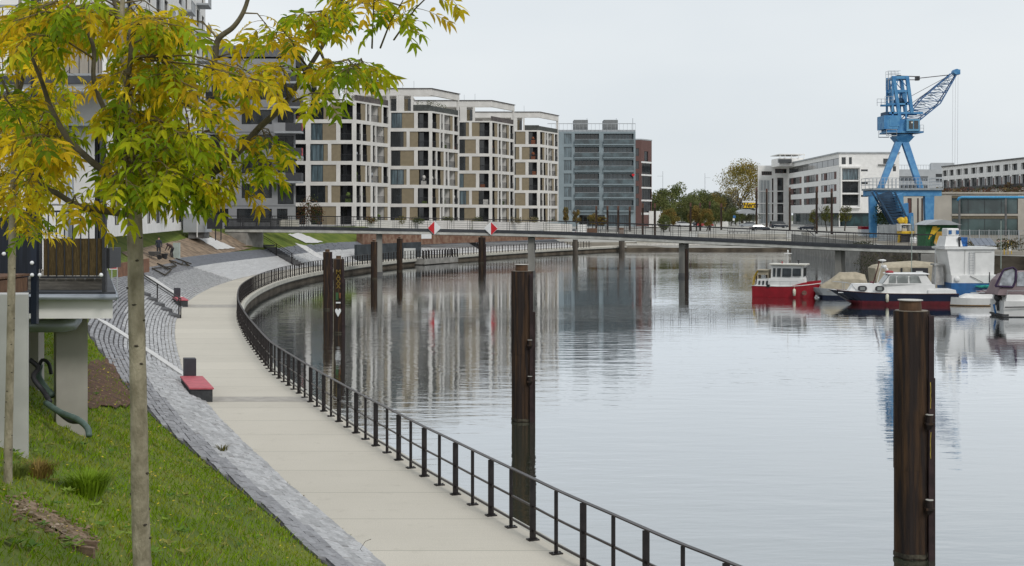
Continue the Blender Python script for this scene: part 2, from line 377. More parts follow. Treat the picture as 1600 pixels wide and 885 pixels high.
def strip(name, cols, mats, s0=0, s1=None, step=1.0, uvmode=False, kind='structure'):
    """a band along the shore: cols = list of functions s -> (u, z); mats = material index per span"""
    s1 = SMAX if s1 is None else s1
    ss = list(np.arange(s0, s1, step)) + [s1]; n = len(cols); vs = []; uv = []
    for s in ss:
        c, t, nn = rail(s)
        for f in cols:
            u, z = f(s); q = c + nn*u; vs.append((q[0], q[1], z))
            k = max(-.6, min(.6, t[0]/max(.3, t[1])*1.0)); uv.append((u, s + u*k))
    fs = []; mi = []
    for i in range(len(ss)-1):
        for j in range(n-1): fs.append((i*n+j, i*n+j+1, (i+1)*n+j+1, (i+1)*n+j)[::-1]); mi.append(mats[1][j])
    me = bpy.data.meshes.new(name); me.from_pydata(vs, [], fs)
    for m in mats[0]: me.materials.append(m)
    me.polygons.foreach_set('material_index', mi)
    ul = me.uv_layers.new(name='UVMap')
    for p in me.polygons:
        for li in p.loop_indices: ul.data[li].uv = uv[me.loops[li].vertex_index]
    o = bpy.data.objects.new(name, me); COL.objects.link(o)
    if kind: o['kind'] = kind
    return o
M_fascia = mat('promenade_edge_concrete', (.50,.485,.43), .85, .1, 1, .2)
strip('promenade', [lambda s: (.6,-.42), lambda s: (-.16,-.42), lambda s: (-.16,-.34), lambda s: (-.28,-.30), lambda s: (-.28,0.0), lambda s: (-.10,0.0), lambda s: (-.10,.002), lambda s: (prm(s)[0],.002)],
      ([M_prom, M_fascia, M_concd], [2,2,1,1,1,1,0]), step=.5)
# the two darker bands of paving that cross the walk
M_band = mat('darker_paving_band', (.40,.375,.34), .9, .1, 3, .1)
for yb, wd in ((39.6, 1.1), (79.5, 2.6), (150, 2.0)):
    s0 = s_of_y(yb); vs = []
    for u in np.linspace(-.05, prm(s0)[0], 6):
        k = rail(s0)[1][0]/rail(s0)[1][1]
        for e in (0, wd):
            c, t, nn = rail(s0+e - u*k); q = c+nn*u; vs.append((q[0], q[1], .006))
    b = MB(); b.add(vs, [(2*i, 2*i+1, 2*i+3, 2*i+2) for i in range(5)]); b.build('paving_band', M_band)['kind'] = 'structure'
# ------------------------------------------------------------------ setts on the embankment
def sett_material():
    m = bpy.data.materials.new('granite_setts'); m.use_nodes = True; t = m.node_tree; b = t.nodes['Principled BSDF']
    b.inputs['Roughness'].default_value = .8
    a = t.nodes.new('ShaderNodeAttribute'); a.attribute_name = 'Col'
    tc = t.nodes.new('ShaderNodeTexCoord'); n = t.nodes.new('ShaderNodeTexNoise'); n.inputs['Scale'].default_value = 14; n.inputs['Detail'].default_value = 6
    t.links.new(tc.outputs['Object'], n.inputs['Vector'])
    mr = t.nodes.new('ShaderNodeMapRange'); mr.inputs['From Min'].default_value = .3; mr.inputs['From Max'].default_value = .7; mr.inputs['To Min'].default_value = .78; mr.inputs['To Max'].default_value = 1.18
    t.links.new(n.outputs['Fac'], mr.inputs['Value'])
    v = t.nodes.new('ShaderNodeVectorMath'); v.operation = 'SCALE'; t.links.new(a.outputs['Color'], v.inputs[0]); t.links.new(mr.outputs[0], v.inputs['Scale'])
    t.links.new(v.outputs[0], b.inputs['Base Color'])
    bp = t.nodes.new('ShaderNodeBump'); bp.inputs['Strength'].default_value = .4; bp.inputs['Distance'].default_value = .02
    t.links.new(n.outputs['Fac'], bp.inputs['Height']); t.links.new(bp.outputs[0], b.inputs['Normal'])
    return m
M_sett = sett_material()
def colored(name, vs, fs, cols, m, parent=None):
    """one colour per face, stored as a colour attribute"""
    me = bpy.data.meshes.new(name); me.from_pydata(vs, [], fs); me.materials.append(m)
    ca = me.color_attributes.new('Col', 'FLOAT_COLOR', 'CORNER')
    lt = np.zeros(len(me.polygons), int); me.polygons.foreach_get('loop_total', lt)
    c = np.repeat(np.asarray(cols, float), lt, axis=0); c = np.c_[c, np.ones(len(c))]
    ca.data.foreach_set('color', c.ravel())
    o = bpy.data.objects.new(name, me); COL.objects.link(o)
    if parent is not None: o.parent = parent
    return o
def setts():
    g = random.Random(3); vs = []; fs = []; cols = []
    sN = s_of_y(8); y_b = 112
    s = sN; sB = s_of_y(y_b)
    # individual stones, row by row up the slope
    rows = 30
    nr = 0
    while nr < rows:
        s = sN + g.uniform(0, .2)
        while s < SMAX-14:
            farr = s > sB
            L = g.uniform(.24,.48) if not farr else g.uniform(1.2, 2.4)
            w, run, ris, top = prm(s)
            rw = .165 if not farr else .19
            u0 = w + nr*rw
            if u0 + rw*.6 > w+run: s += L; continue
            sl = ris/run; a = s; b_ = s+L*(.99 if not farr else 1.0)
            lift = g.uniform(.025,.05) if not farr else .09
            tilt = .034 if not farr else .03
            fu = (u0-w)/run
            c0, t0, n0 = rail(a); c1, t1, n1 = rail(b_)
            e = g.uniform(-.012,.012)
            gp = (.84 if fu < .55 else .74) if not farr else .93
            uA, uB = u0+e+.006, u0+rw*gp+e
            zA, zB = (uA-w)*sl+lift, (uB-w)*sl+lift-tilt
            pa, pb = c0+n0*uA, c1+n1*uA; pc, pd = c1+n1*uB, c0+n0*uB
            k = len(vs)
            vs += [(pa[0],pa[1],zA),(pb[0],pb[1],zA+g.uniform(-.008,.008)),(pc[0],pc[1],zB),(pd[0],pd[1],zB),
                   (pa[0],pa[1],zA-.08),(pb[0],pb[1],zA-.08),(pc[0],pc[1],zB-.08),(pd[0],pd[1],zB-.08)]
            fs += [(k,k+1,k+2,k+3),(k,k+4,k+5,k+1),(k+3,k+2,k+6,k+7),(k,k+3,k+7,k+4),(k+1,k+5,k+6,k+2)]
            yy = float(np.interp(s, RS, _sy))
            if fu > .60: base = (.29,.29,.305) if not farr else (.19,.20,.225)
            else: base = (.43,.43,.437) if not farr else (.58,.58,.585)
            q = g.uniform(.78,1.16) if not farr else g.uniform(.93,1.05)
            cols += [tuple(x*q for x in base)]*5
            s += L
        nr += 1
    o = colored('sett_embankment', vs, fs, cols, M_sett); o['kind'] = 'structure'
setts()
M_bed = mat('dark_joint_bed', (.07,.068,.07), .95, .2, 5)
strip('sett_bed', [lambda s: (prm(s)[0]-.0,-.004), lambda s: (prm(s)[0]+.02,-.01), lambda s: (prm(s)[0]+prm(s)[1],prm(s)[2]-.02), lambda s: (prm(s)[0]+prm(s)[1]+.05,prm(s)[2]-.1)],
      ([M_bed],[0,0,0]), s0=s_of_y(4), s1=SMAX-14)
# ------------------------------------------------------------------ water
def water_material():
    m = bpy.data.materials.new('harbour_water'); m.use_nodes = True; t = m.node_tree; t.nodes.clear()
    out = t.nodes.new('ShaderNodeOutputMaterial'); gl = t.nodes.new('ShaderNodeBsdfGlossy'); df = t.nodes.new('ShaderNodeBsdfDiffuse')
    gl.inputs['Roughness'].default_value = .022; gl.inputs['Color'].default_value = (.94,.955,.98,1)
    df.inputs['Color'].default_value = (.045,.055,.035,1)
    tc = t.nodes.new('ShaderNodeTexCoord')
    def noise(sc, stretch, det=3, rough=.5):
        mp = t.nodes.new('ShaderNodeMapping'); mp.inputs['Scale'].default_value = stretch; t.links.new(tc.outputs['Object'], mp.inputs[0])
        n = t.nodes.new('ShaderNodeTexNoise'); n.inputs['Scale'].default_value = sc; n.inputs['Detail'].default_value = det; n.inputs['Roughness'].default_value = rough
        t.links.new(mp.outputs[0], n.inputs['Vector']); return n.outputs['Fac']
    big = noise(.035, (1,1.6,1), 2); fine = noise(2.4, (.6,1.3,1), 4, .55); mid = noise(1.0, (.38,1.25,1), 3, .5)
    mr = t.nodes.new('ShaderNodeMapRange'); mr.inputs['From Min'].default_value = .42; mr.inputs['From Max'].default_value = .62; mr.inputs['To Min'].default_value = .5; mr.inputs['To Max'].default_value = 1.5
    t.links.new(big, mr.inputs['Value'])
    b1 = t.nodes.new('ShaderNodeBump'); b1.inputs['Distance'].default_value = .03; b1.inputs['Strength'].default_value = .5; t.links.new(fine, b1.inputs['Height'])
    sm = t.nodes.new('ShaderNodeMath'); sm.operation = 'MULTIPLY'; sm.inputs[1].default_value = WATER_FINE; t.links.new(mr.outputs[0], sm.inputs[0]); t.links.new(sm.outputs[0], b1.inputs['Strength'])
    b2 = t.nodes.new('ShaderNodeBump'); b2.inputs['Distance'].default_value = .06; b2.inputs['Strength'].default_value = WATER_MID; sm2 = t.nodes.new('ShaderNodeMath'); sm2.operation = 'MULTIPLY'; sm2.inputs[1].default_value = WATER_MID; t.links.new(mr.outputs[0], sm2.inputs[0]); t.links.new(sm2.outputs[0], b2.inputs['Strength']); t.links.new(mid, b2.inputs['Height']); t.links.new(b1.outputs[0], b2.inputs['Normal'])
    t.links.new(b2.outputs[0], gl.inputs['Normal'])
    lw = t.nodes.new('ShaderNodeFresnel'); lw.inputs['IOR'].default_value = 1.9; t.links.new(b2.outputs[0], lw.inputs['Normal'])
    f2 = t.nodes.new('ShaderNodeMapRange'); f2.inputs['From Min'].default_value = .1; f2.inputs['From Max'].default_value = .62; f2.inputs['To Min'].default_value = .42; f2.inputs['To Max'].default_value = .97
    t.links.new(lw.outputs[0], f2.inputs['Value'])
    ms = t.nodes.new('ShaderNodeMixShader'); t.links.new(f2.outputs[0], ms.inputs[0]); t.links.new(df.outputs[0], ms.inputs[1]); t.links.new(gl.outputs[0], ms.inputs[2])
    t.links.new(ms.outputs[0], out.inputs[0]); return m
WATER_FINE = .16; WATER_MID = .26
w = MB(); w.add([(-60,-200,WZ),(900,-200,WZ),(900,260,WZ),(-60,260,WZ)], [(0,1,2,3)]); w.build('water', water_material(), fix=False)['kind'] = 'structure'
# ------------------------------------------------------------------ handrail along the water: flat posts, three rails
def make_railing():
    s0 = s_of_y(12); root_p = rail(s0)[0]
    rt = empty('railing', (root_p[0], root_p[1], 0), 'black steel railing with flat posts along the water edge of the curved promenade', 'railing')
    off = .07
    step = 1.0; ns = int((SMAX - 12 - s0)/step)
    far = MB()
    for i in range(ns):
        s = s0+i*step; c, t, n = rail(s); q = c+n*off
        wd = .115 if i % 2 == 0 else .065; th = .022 if i % 2 == 0 else .02
        b = MB() if i < 100 else far
        if i >= 100: th = .045; wd *= 1.15
        b.obox((q[0], q[1], .54), (n[0]*wd/2, n[1]*wd/2, 0), (t[0]*th/2, t[1]*th/2, 0), (0,0,.54))
        if i < 100:
            b.obox((q[0], q[1], .014), (n[0]*.10, n[1]*.10, 0), (t[0]*.075, t[1]*.075, 0), (0,0,.012))
            for e in (-1, 1):
                b.obox((q[0]+n[0]*.075*e, q[1]+n[1]*.075*e, .034), (.012,0,0), (0,.012,0), (0,0,.008))
            b.build('post', M_black, rt, world=True)
    far.build('post', M_black, rt, world=True)['kind'] = 'stuff'
    ss = np.arange(s0-.1, s0+ns*step, .5)
    for nm, z, w, h in (('top_rail', 1.10, .075, .022), ('middle_rail', .60, .03, .035), ('bottom_rail', .17, .03, .04)):
        b = MB(); secs = []
        for s in ss:
            c, t, n = rail(s); q = c+n*off; a = Vector((n[0],n[1],0))*(w/2); q = Vector((q[0],q[1],z)); h_ = Vector((0,0,h/2))
            secs.append([q-a-h_, q+a-h_, q+a+h_, q-a+h_])
        b.loft(secs); b.build(nm, mat('rail_steel', (.045,.035,.035), .35, .2, 3, metal=.5), rt, world=True)
    # small railing bay on the projecting platform is its own thing (below)
make_railing()
# ------------------------------------------------------------------ mooring piles standing in the water
def make_pile(px, D, w, ptop, label, seam=.62, flange=True, brackets=(), cap=True, name='mooring_pile', stain=None, capw=.36, flange_top=0):
    x = PX(px, D); top = PZ(ptop, D); r = w/2
    rt = empty(name, (x, D, WZ), label, 'mooring pile', 'rusty steel mooring piles in the harbour')
    z1 = top-WZ; zs = z1*(1-seam)
    def ring(rr):
        pts = []
        for k in range(72):
            a = 2*math.pi*k/72; c8 = math.cos(a*6); q = rr*(1+.055*max(-1,min(1,c8*2.2))-.03); pts.append((q*math.cos(a), q*math.sin(a)*.95))
        return pts
    b = MB(); b.prism(ring(r*.97), -2.5, zs, 0); b.prism(ring(r), zs+.002, z1, 0)
    b.build('shaft', M_rust, rt)
    if cap:
        c = MB(); c.lathe((0,0,z1+.002), [(r*.93,0),(r*.93,.012)], 24); c.build('top_plate', mat('worn_steel_plate', (.22,.19,.15), .6, .2, 8), rt)
        c = MB(); hh = w*.28; rr = w*capw*.5
        c.lathe((-w*.03,0,z1+.016), [(rr,0),(rr*.95,hh)], 18); cp = c.build('mooring_knob', mat('brown_steel', (.10,.055,.03), .75, .2, 5, .2, metal=.2), rt)
        c = MB(); c.lathe((-w*.03,0,z1+.018+hh), [(rr*1.12,0),(rr*1.12,.015)], 18); c.build('knob_disc', mat('galvanised_disc', (.5,.48,.44), .5), cp)
    if flange:
        b = MB(); b.box(r*.86, r*1.02, -r*.35, -r*.20, -2.5, z1-.06); b.box(r*.94, r*1.22, -r*.55, -r*.05, -2.5, z1*.73 if not flange_top else flange_top)
        b.box(r*.70, r*1.0, -r*1.02, -r*.84, -2.5, z1*.985)
        b.build('guide_beam', mat('dark_rusty_beam', (.03,.017,.018), .8, .35, 4, .4), rt)
    for z in brackets:
        b = MB(); b.box(r*.45, r*.95, -r*1.35, -r*.8, z-.02, z+.02)
        b.add([(r*.5,-r*.8,z-.02),(r*.9,-r*.8,z-.02),(r*.7,-r*.8,z-.2),(r*.5,-r*1.3,z-.02),(r*.9,-r*1.3,z-.02)], [(0,1,2),(0,2,3),(1,4,2),(3,2,4)])
        b.lathe((r*.7,-r*1.1,z+.02), [(r*.2,0),(r*.18,.14)], 12)
        br = b.build('step_bracket', M_rust, rt)
        b = MB(); b.lathe((r*.7,-r*1.1,z+.162), [(r*.22,0),(r*.22,.012)], 12); b.build('bracket_cap', mat('galvanised_disc', (.5,.48,.44), .5), br)
    if stain:
        m = mat('yellow_paint_streak', (.45,.33,.05), .7, .3, 6)
        for z0, z_1 in stain:
            b = MB(); x0 = r*.80
            k = [(x0 + rnd.uniform(-.008,.008), z0+(z_1-z0)*q/6) for q in range(7)]
            for (xa, za), (xb, zb) in zip(k, k[1:]):
                b.add([(xa-.007,-r*1.03,za),(xa+.007,-r*1.03,za),(xb+.007,-r*1.03,zb),(xb-.007,-r*1.03,zb)], [(0,1,2,3)])
            b.build('paint_streak', m, rt)
    # waterline scale
    b = MB(); b.prism(ring(r*1.012), .02, .10); b.build('tide_mark', mat('waterline_scale', (.07,.062,.045), .9, .5, 9), rt)
    return rt
p1 = make_pile(1424, 24.7, .66, 486, 'largest brown rusty mooring pile nearest to the viewer, in front of the navy cabin boat', .36 if False else .64,
               brackets=(2.62, 1.0), stain=((2.9,3.4),(1.95,2.45)), flange=True, capw=.64)
p2 = make_pile(816, 40.9, .68, 424, 'rusty mooring pile in the middle of the picture, seen above the promenade railing', .55, brackets=(2.45, 1.3), capw=.6)
p3 = make_pile(529.5, 71, .58, 405, 'mooring pile with yellow letters and a white heart, standing close by the left bank', .3, capw=.5)
p4 = make_pile(512, 88.6, .62, 394, 'plain rusty mooring pile left of and just behind the one with yellow letters', .1, capw=.5)
p5 = make_pile(584.5, 131, .66, 378, 'dark mooring pile standing directly beside the left concrete bridge pier', .4, flange=False, capw=.4)
p6 = make_pile(624.5, 148, .66, 373, 'slim dark mooring pile between the left bridge pier and the white box on the promenade', .4, flange=False, capw=.4)
p7 = make_pile(753, 174, .95, 371, 'thick dark mooring pile below the right half of the bridge sign pair', .4, flange=True, capw=.4)
for px, D_, wd, tp, lb in ((899, 213, .85, 375, 'short grey brown pile below the bridge at the far promenade, left one of two'), (971.5, 231, 1.05, 377, 'short grey brown pile below the bridge at the far promenade end, right one of two')):
    o = empty('mooring_pile', (PX(px, D_), D_, WZ), lb, 'mooring pile', 'rusty steel mooring piles in the harbour'); b = MB(); b.prism([(wd/2*math.cos(a), wd/2*math.sin(a)) for a in np.linspace(0, 2*math.pi, 16, endpoint=False)], -2.5, PZ(tp, D_)-WZ); b.build('shaft', mat('grey_brown_pile', (.10,.085,.07), .9, .3, 1.5, .3, stretch=(2,2,.3)), o)
    b = MB(); b.lathe((0,0,PZ(tp, D_)-WZ+.002), [(wd*.52,0),(wd*.52,.05)], 16); b.build('top_plate', M_anth, o)
def text(s, size, name, m, parent, loc, rot=(R(90),0,0), ext=.004, align='CENTER', bold=0, shear=0):
    c = bpy.data.curves.new(name, 'FONT'); c.body = s; c.size = size; c.extrude = ext; c.align_x = align; c.align_y = 'CENTER'; c.offset = bold; c.shear = shear
    c.materials.append(m); t_ = bpy.data.objects.new('tmp', c); me = bpy.data.meshes.new_from_object(t_); bpy.data.objects.remove(t_); bpy.data.curves.remove(c)
    me.name = name; o = bpy.data.objects.new(name, me); COL.objects.link(o); o.location = loc; o.rotation_euler = rot
    if parent is not None: o.parent = parent
    return o
m_yl = mat('yellow_lettering', (.20,.13,.02), .7, .2, 5)
for i, ch in enumerate('MAXX'): text(ch, .36, 'letter', m_yl, p3, (.02, -.36, (PZ(425+i*7.4, 71)-WZ)), bold=.003)
b = MB(); hz = PZ(487, 71)-WZ
for zz, rr in ((hz, 1),): b.add([(0,-.335,hz-.28),(.16,-.335,hz+.02),(.16,-.335,hz+.14),(.07,-.335,hz+.2),(0,-.335,hz+.1),(-.07,-.335,hz+.2),(-.16,-.335,hz+.14),(-.16,-.335,hz+.02)], [tuple(range(8))])
b.build('white_heart', M_signw, p3)
b = MB(); z_ = PZ(463, 71)-WZ; b.box(-.13,.02,-.345,-.335,z_-.2,z_+.22,0); b.box(.06,.15,-.345,-.335,z_-.1,z_+.2,1); b.box(-.12,.14,-.35,-.34,z_-.38,z_-.3,2)
b.build('sticker', [mat('green_sticker',(.04,.10,.04)), mat('orange_sticker',(.20,.08,.03)), M_signw], p3)
# ------------------------------------------------------------------ footbridge
BR = [(352,141,4.39),(420,139,4.40),(500,137.5,4.36),(592,136,4.27),(700,138.5,4.12),(829,139,3.92),(950,137,3.66),(1066,133.5,3.33),(1190,131,3.03),(1300,128,2.76),(1400,125,2.62),(1462,124,2.58)]
bxy = np.array([(PX(a, d), d, z) for a, d, z in BR]); bb, bs = [], []
def bridge_curve():
    out = []
    for i in range(len(bxy)-1):
        p0 = bxy[max(i-1,0)]; p1 = bxy[i]; p2 = bxy[i+1]; p3_ = bxy[min(i+2,len(bxy)-1)]
        for t in np.linspace(0,1,10,endpoint=False):
            out.append(.5*((2*p1)+(-p0+p2)*t+(2*p0-5*p1+4*p2-p3_)*t*t+(-p0+3*p1-3*p2+p3_)*t**3))
    out.append(bxy[-1]); out = np.array(out)
    for _ in range(30): out[1:-1] = .5*out[1:-1]+.25*(out[:-2]+out[2:])
    return out
bc = bridge_curve(); bd = np.r_[0, np.cumsum(np.linalg.norm(np.diff(bc, axis=0), axis=1))]
def bpt(s): return Vector([float(np.interp(s, bd, bc[:,k])) for k in range(3)])
BL = bd[-1]
def bfr(s):
    p = bpt(s); t = (bpt(min(BL, s+.5))-bpt(max(0, s-.5))); t.z = 0; t.normalize(); return p, t, Vector((-t.y, t.x, 0))
br = empty('footbridge', bpt(0), 'long slender curved footbridge on concrete piers crossing the harbour basin', 'bridge')
M_bdark = mat('bridge_edge_steel', (.035,.038,.045), .5, .2, 2); M_blight = mat('bridge_soffit_concrete', (.52,.52,.49), .8, .15, 1.2, .1)
def bstrip(name, prof_, m, s0=0, s1=None):
    b = MB(); secs = []
    for s in np.arange(s0, (s1 or BL)+.01, 1.5):
        p, t, n = bfr(s); secs.append([p + n*y + Vector((0,0,z)) for y, z in prof_])
    b.loft(secs); return b.build(name, m, br, world=True)
bstrip('deck', [(0.05,-.06),(3.0,-.06),(3.0,-.20),(0.05,-.20)], M_blight)
bstrip('edge_girder', [(-.12,.06),(0.04,.06),(0.04,-.24),(-.12,-.24)], M_bdark)
bstrip('edge_girder', [(3.01,.06),(3.17,.06),(3.17,-.24),(3.01,-.24)], M_bdark)
bstrip('soffit', [(-.07,-.245),(3.12,-.245),(3.12,-.52),(2.6,-.60),(.3,-.60),(-.07,-.54)], M_blight)
m_br = mat('bridge_rail_steel', (.03,.028,.03), .45, .15, 3, metal=.3)
m_mesh = mat('bridge_rail_wire', (.10,.10,.10), .5, .1, 3, metal=.4)
for y in (0.0, 3.05):
    bstrip('handrail', [(y-.05,1.16),(y+.05,1.16),(y+.05,1.24),(y-.05,1.24)], m_br)
    b = MB()
    for zz in (.28,.5,.72,.94):
        secs = []
        for s in np.arange(0, BL, 3):
            p, t, n = bfr(s); secs.append([p+n*(y+e)+Vector((0,0,zz+f)) for e, f in ((-.008,-.008),(.008,-.008),(.008,.008),(-.008,.008))])
        b.loft(secs)
    b.build('rail_wires', m_mesh, br, world=True)
nbp = int(BL/2.0)
for y in (0.0, 3.05):
    for i in range(nbp+1):
        b = MB()
        for e in (-.12, .12):
            p, t, n = bfr(min(BL, i*2.0+e+.12)); q = p+n*y
            b.obox(q+Vector((0,0,.60)), n*.04, t*.014, (0,0,.58))
        b.build('rail_post', m_br, br, world=True)
def s_at_px(px): 
    ss = np.linspace(0, BL, 800); return min(ss, key=lambda s: abs(800+bpt(s).x*F/bpt(s).y-px))
for px, w in ((592.5,.62),(829,.66),(1063.5,.62),(1307,.6)):
    s = s_at_px(px); p, t, n = bfr(s); b = MB()
    b.obox(p+n*1.5+Vector((0,0,(-.60-(p.z+3))/2)), t*(w/2), n*.9, (0,0,(p.z+3-.60)/2)); b.build('pier', mat('pier_concrete', (.27,.265,.245), .85, .15, 1, .2, stretch=(1,1,.3)), br, world=True)
    b = MB(); b.obox((p+n*1.5).xy.to_3d()+Vector((0,0,WZ+.12)), t*(w/2+.04), n*.95, (0,0,.3)); b.build('pier_foot', M_concd, br, world=True)
b = MB(); s = s_at_px(1071); p, t, n = bfr(s); q = p + t*.12 - n*.1
b.lathe((q.x, q.y, -3), [(.19,0),(.19,5.2)], 12); b.build('fender_pile', M_rust, br, world=True)
# abutments
b = MB(); p, t, n = bfr(1.4)
b.obox(p+t*.0+n*1.5+Vector((0,0,-1.75)), t*1.45, n*1.7, (0,0,1.14)); b.build('abutment', M_concg, br, world=True)
p, t, n = bfr(BL-.6); b = MB(); b.obox(p+n*1.5+Vector((0,0,-2.2)), t*.8, n*2.0, (0,0,1.59)); b.build('abutment', M_concg, br, world=True)
# boundary diamonds and the little board under the deck
def diamond(px, py, lab, flip):
    s = s_at_px(px); p, t, n = bfr(s); z = PZ(py, p.y-.3); h = .76
    o = empty('diamond_sign', p - n*.25, lab, 'waterway sign', 'diamond signs on the bridge'); o.location.z = z
    A, B_, C_, D_ = t*-h, Vector((0,0,h)), t*h, Vector((0,0,-h)); d = n*-.03
    for nm, tri, m in (('red_half' if not flip else 'white_half', (A,B_,D_), M_signr if not flip else M_signw), ('white_half' if not flip else 'red_half', (B_,C_,D_), M_signw if not flip else M_signr)):
        b = MB(); cx = sum(tri, Vector())/3
        tr = [cx*(1-.90)+v*.90 if False else v*.93 for v in tri]
        b.add([v+d for v in tr]+[v-d for v in tr], [(0,1,2),(5,4,3),(0,3,4,1),(1,4,5,2),(2,5,3,0)]); b.build(nm, m, o)
    b = MB(); b.add([A-d*.5,B_-d*.5,C_-d*.5,D_-d*.5]+[v-d*.9 for v in (A,B_,C_,D_)], [(0,1,2,3),(7,6,5,4),(0,4,5,1),(1,5,6,2),(2,6,7,3),(3,7,4,0)]); b.build('backing_plate', M_signw, o)
    b = MB(); b.obox(n*.12, t*.04, n*.12, (0,0,.5)); b.build('bracket', M_bdark, o)
diamond(677.5, 356.5, 'diamond waterway sign with its left half red and right half white', False)
diamond(767, 357.5, 'diamond waterway sign with its left half white and right half red', True)
b = MB(); s = s_at_px(666); p, t, n = bfr(s); q = p-n*.2; q.z = PZ(369.7, p.y)
b.obox(q, t*.56, n*.03, (0,0,.24)); o = b.build('white_board', M_signw); tag(o, 'small blank white board hanging under the bridge deck', 'board')
# ------------------------------------------------------------------ things on the sett bank and promenade
def seat_block(p_near_right, p_near_left, L, label, bw=.40, bh=1.02, seat_h=.45):
    """long seat block along the walk with a dark square bollard on its far end"""
    a = Vector(p_near_right); c = Vector(p_near_left); s, u = near(a.x, a.y); ttt = rail(s)[1]; t = Vector((ttt[0], ttt[1], 0)); x = (a-c); x.z = 0; wd = x.length; x.normalize()
    o = empty('seat_block', (a.x, a.y, 0), label, 'seat block', 'seat blocks with bollards on the promenade edge')
    d = Vector((-.34, .94, 0))*L
    def pl(z0, z1, e0, e1, f0, f1): # extents along x(-) and d
        return [(x*-k*wd + d*q).xy for k, q in ((e0,f0),(e1,f0),(e1,f1),(e0,f1))]
    b = MB(); q = pl(0,0,.02,.98,.005,.995); b.prism([tuple(v) for v in q], .004, seat_h-.06); b.build('base', mat('dark_cast_stone', (.055,.058,.062), .8, .2, 6, .2), o)
    b = MB(); q = pl(0,0,-.03,1.03,-.012,1.01); b.prism([tuple(v) for v in q], seat_h-.055, seat_h); b.build('seat', M_redtop, o, bevel=.008)
    b = MB(); cc = x*(-wd*.55)+d*1.0 + Vector((-.34,.94,0))*.22
    b.obox(cc+Vector((0,0,bh/2)), x*bw/2, Vector((-.34,.94,0))*.2, (0,0,bh/2)); b.build('bollard', mat('bollard_grey', (.05,.052,.062), .55, .1, 5), o, bevel=.01)
seat_block((PX(333,39.5),39.5,0), (PX(297,39.5),39.5,0), 3.0, 'near seat block with a pinkish red top and dark bollard')
seat_block((PX(294,80),80,0), (PX(276.5,80),80,0), 3.0, 'far seat block with a red top below the stair railing')
# pale flat concrete ribs crossing the setts, from pixel to pixel
M_rib = mat('pale_rib_concrete', (.62,.61,.60), .8, .06, 2, .1)
def rib(pa, pb, width, label, m=M_rib, n=16, lift=.05):
    a, b_ = hit(*pa), hit(*pb); mb = MB(); secs = []
    d = (b_-a); d.z = 0; sx = Vector((d.y, -d.x, 0)).normalized()*width/2
    for k in range(n+1):
        q = a.lerp(b_, k/n); l = q-sx; r = q+sx
        zl, zr = gz(l.x, l.y)+lift, gz(r.x, r.y)+lift; z_ = max(zl, zr) if abs(zl-zr) < .3 else None
        secs.append([Vector((l.x,l.y,zl)), Vector((r.x,r.y,zr)), Vector((r.x,r.y,zr-.25)), Vector((l.x,l.y,zl-.25))])
    mb.loft(secs); o = mb.build('concrete_rib', m); return tag(o, label, 'concrete rib', 'pale concrete ribs across the sett bank')
rib((155,501),(297,592), .58, 'long pale concrete rib running down behind the near seat block', lift=.075)
rib((232,433),(283,468), .75, 'pale concrete rib right behind the first stair railing', lift=.075)
rib((470,384),(502,405), 1.6, 'pale concrete rib between the far stairs and the mooring pile pair', lift=.08)
# stairs with railings on the bank
def stairs(pa, pb, label, width=.9, rh=1.0, side=-1, posts=3):
    a, b_ = hit(*pa), hit(*pb); d = b_-a; L = Vector((d.x, d.y, 0)).length; dn = Vector((d.x, d.y, 0)).normalized(); sx = Vector((dn.y, -dn.x, 0))*side
    o = empty('bank_stairs', (b_.x, b_.y, b_.z), label, 'stairs', 'stairs with railings on the sett bank')
    b = MB(); k = max(5, int(abs(d.z)/.16))
    for i in range(k):
        f = (i+.5)/k; c = a.lerp(b_, f); z = max(gz(c.x, c.y), 0)+.04
        b.obox(c+sx*width/2+Vector((0,0,z+.03-c.z)), dn*(L/k/2-.01), sx*width/2, (0,0,.10))
    b.build('steps', mat('step_stone', (.10,.10,.105), .8, .2, 4), o, world=True)
    b = MB(); up = Vector((0,0,rh)); e = sx*(-.02)
    b.bar(a+up+e, b_+up+e, .05, .05); b.bar(a+up*.84+e, b_+up*.84+e, .035, .035)
    b.bar(b_+up+e, b_+e, .05, .05); b.bar(a+up+e, a+up*1.0+e-dn*.4, .05, .05)
    b.build('handrail', M_black, o, world=True)
    for f in np.linspace(.0, .96, posts):
        c = a.lerp(b_, f); b = MB(); b.obox(c+e+up*.5, dn*.05, sx*.03, (0,0,rh/2)); b.build('post', M_black, o, world=True)
stairs((216,451),(282,498), 'black stairs and handrail leading down to the far red seat', .8, 1.1, side=1)
stairs((409,385),(458,416), 'narrow stairs with handrail near the left end of the footbridge', 1.3, 1.3, posts=3)
stairs((716,371),(748,391), 'distant stairs with double handrail on the bank behind the thick dark pile', 1.4, 1.2, posts=3)
# steel rods lying loose on the setts
b = MB(); pts = [(238,422),(258,434),(268,426),(246,414),(262,424),(276,420),(265,409),(284,417),(296,420),(287,410),(275,407),(299,417)]
q = [hit(*p)+Vector((0,0,.12+.06*(i % 3))) for i, p in enumerate(pts)]
for a, c in zip(q, q[1:]): b.bar(a, c, .085)
b.bar(q[0], q[5], .08); b.bar(q[7], q[9], .08)
tag(b.build('steel_rods', M_barkd), 'tangle of dark bent steel rods lying on the setts', 'steel rods')
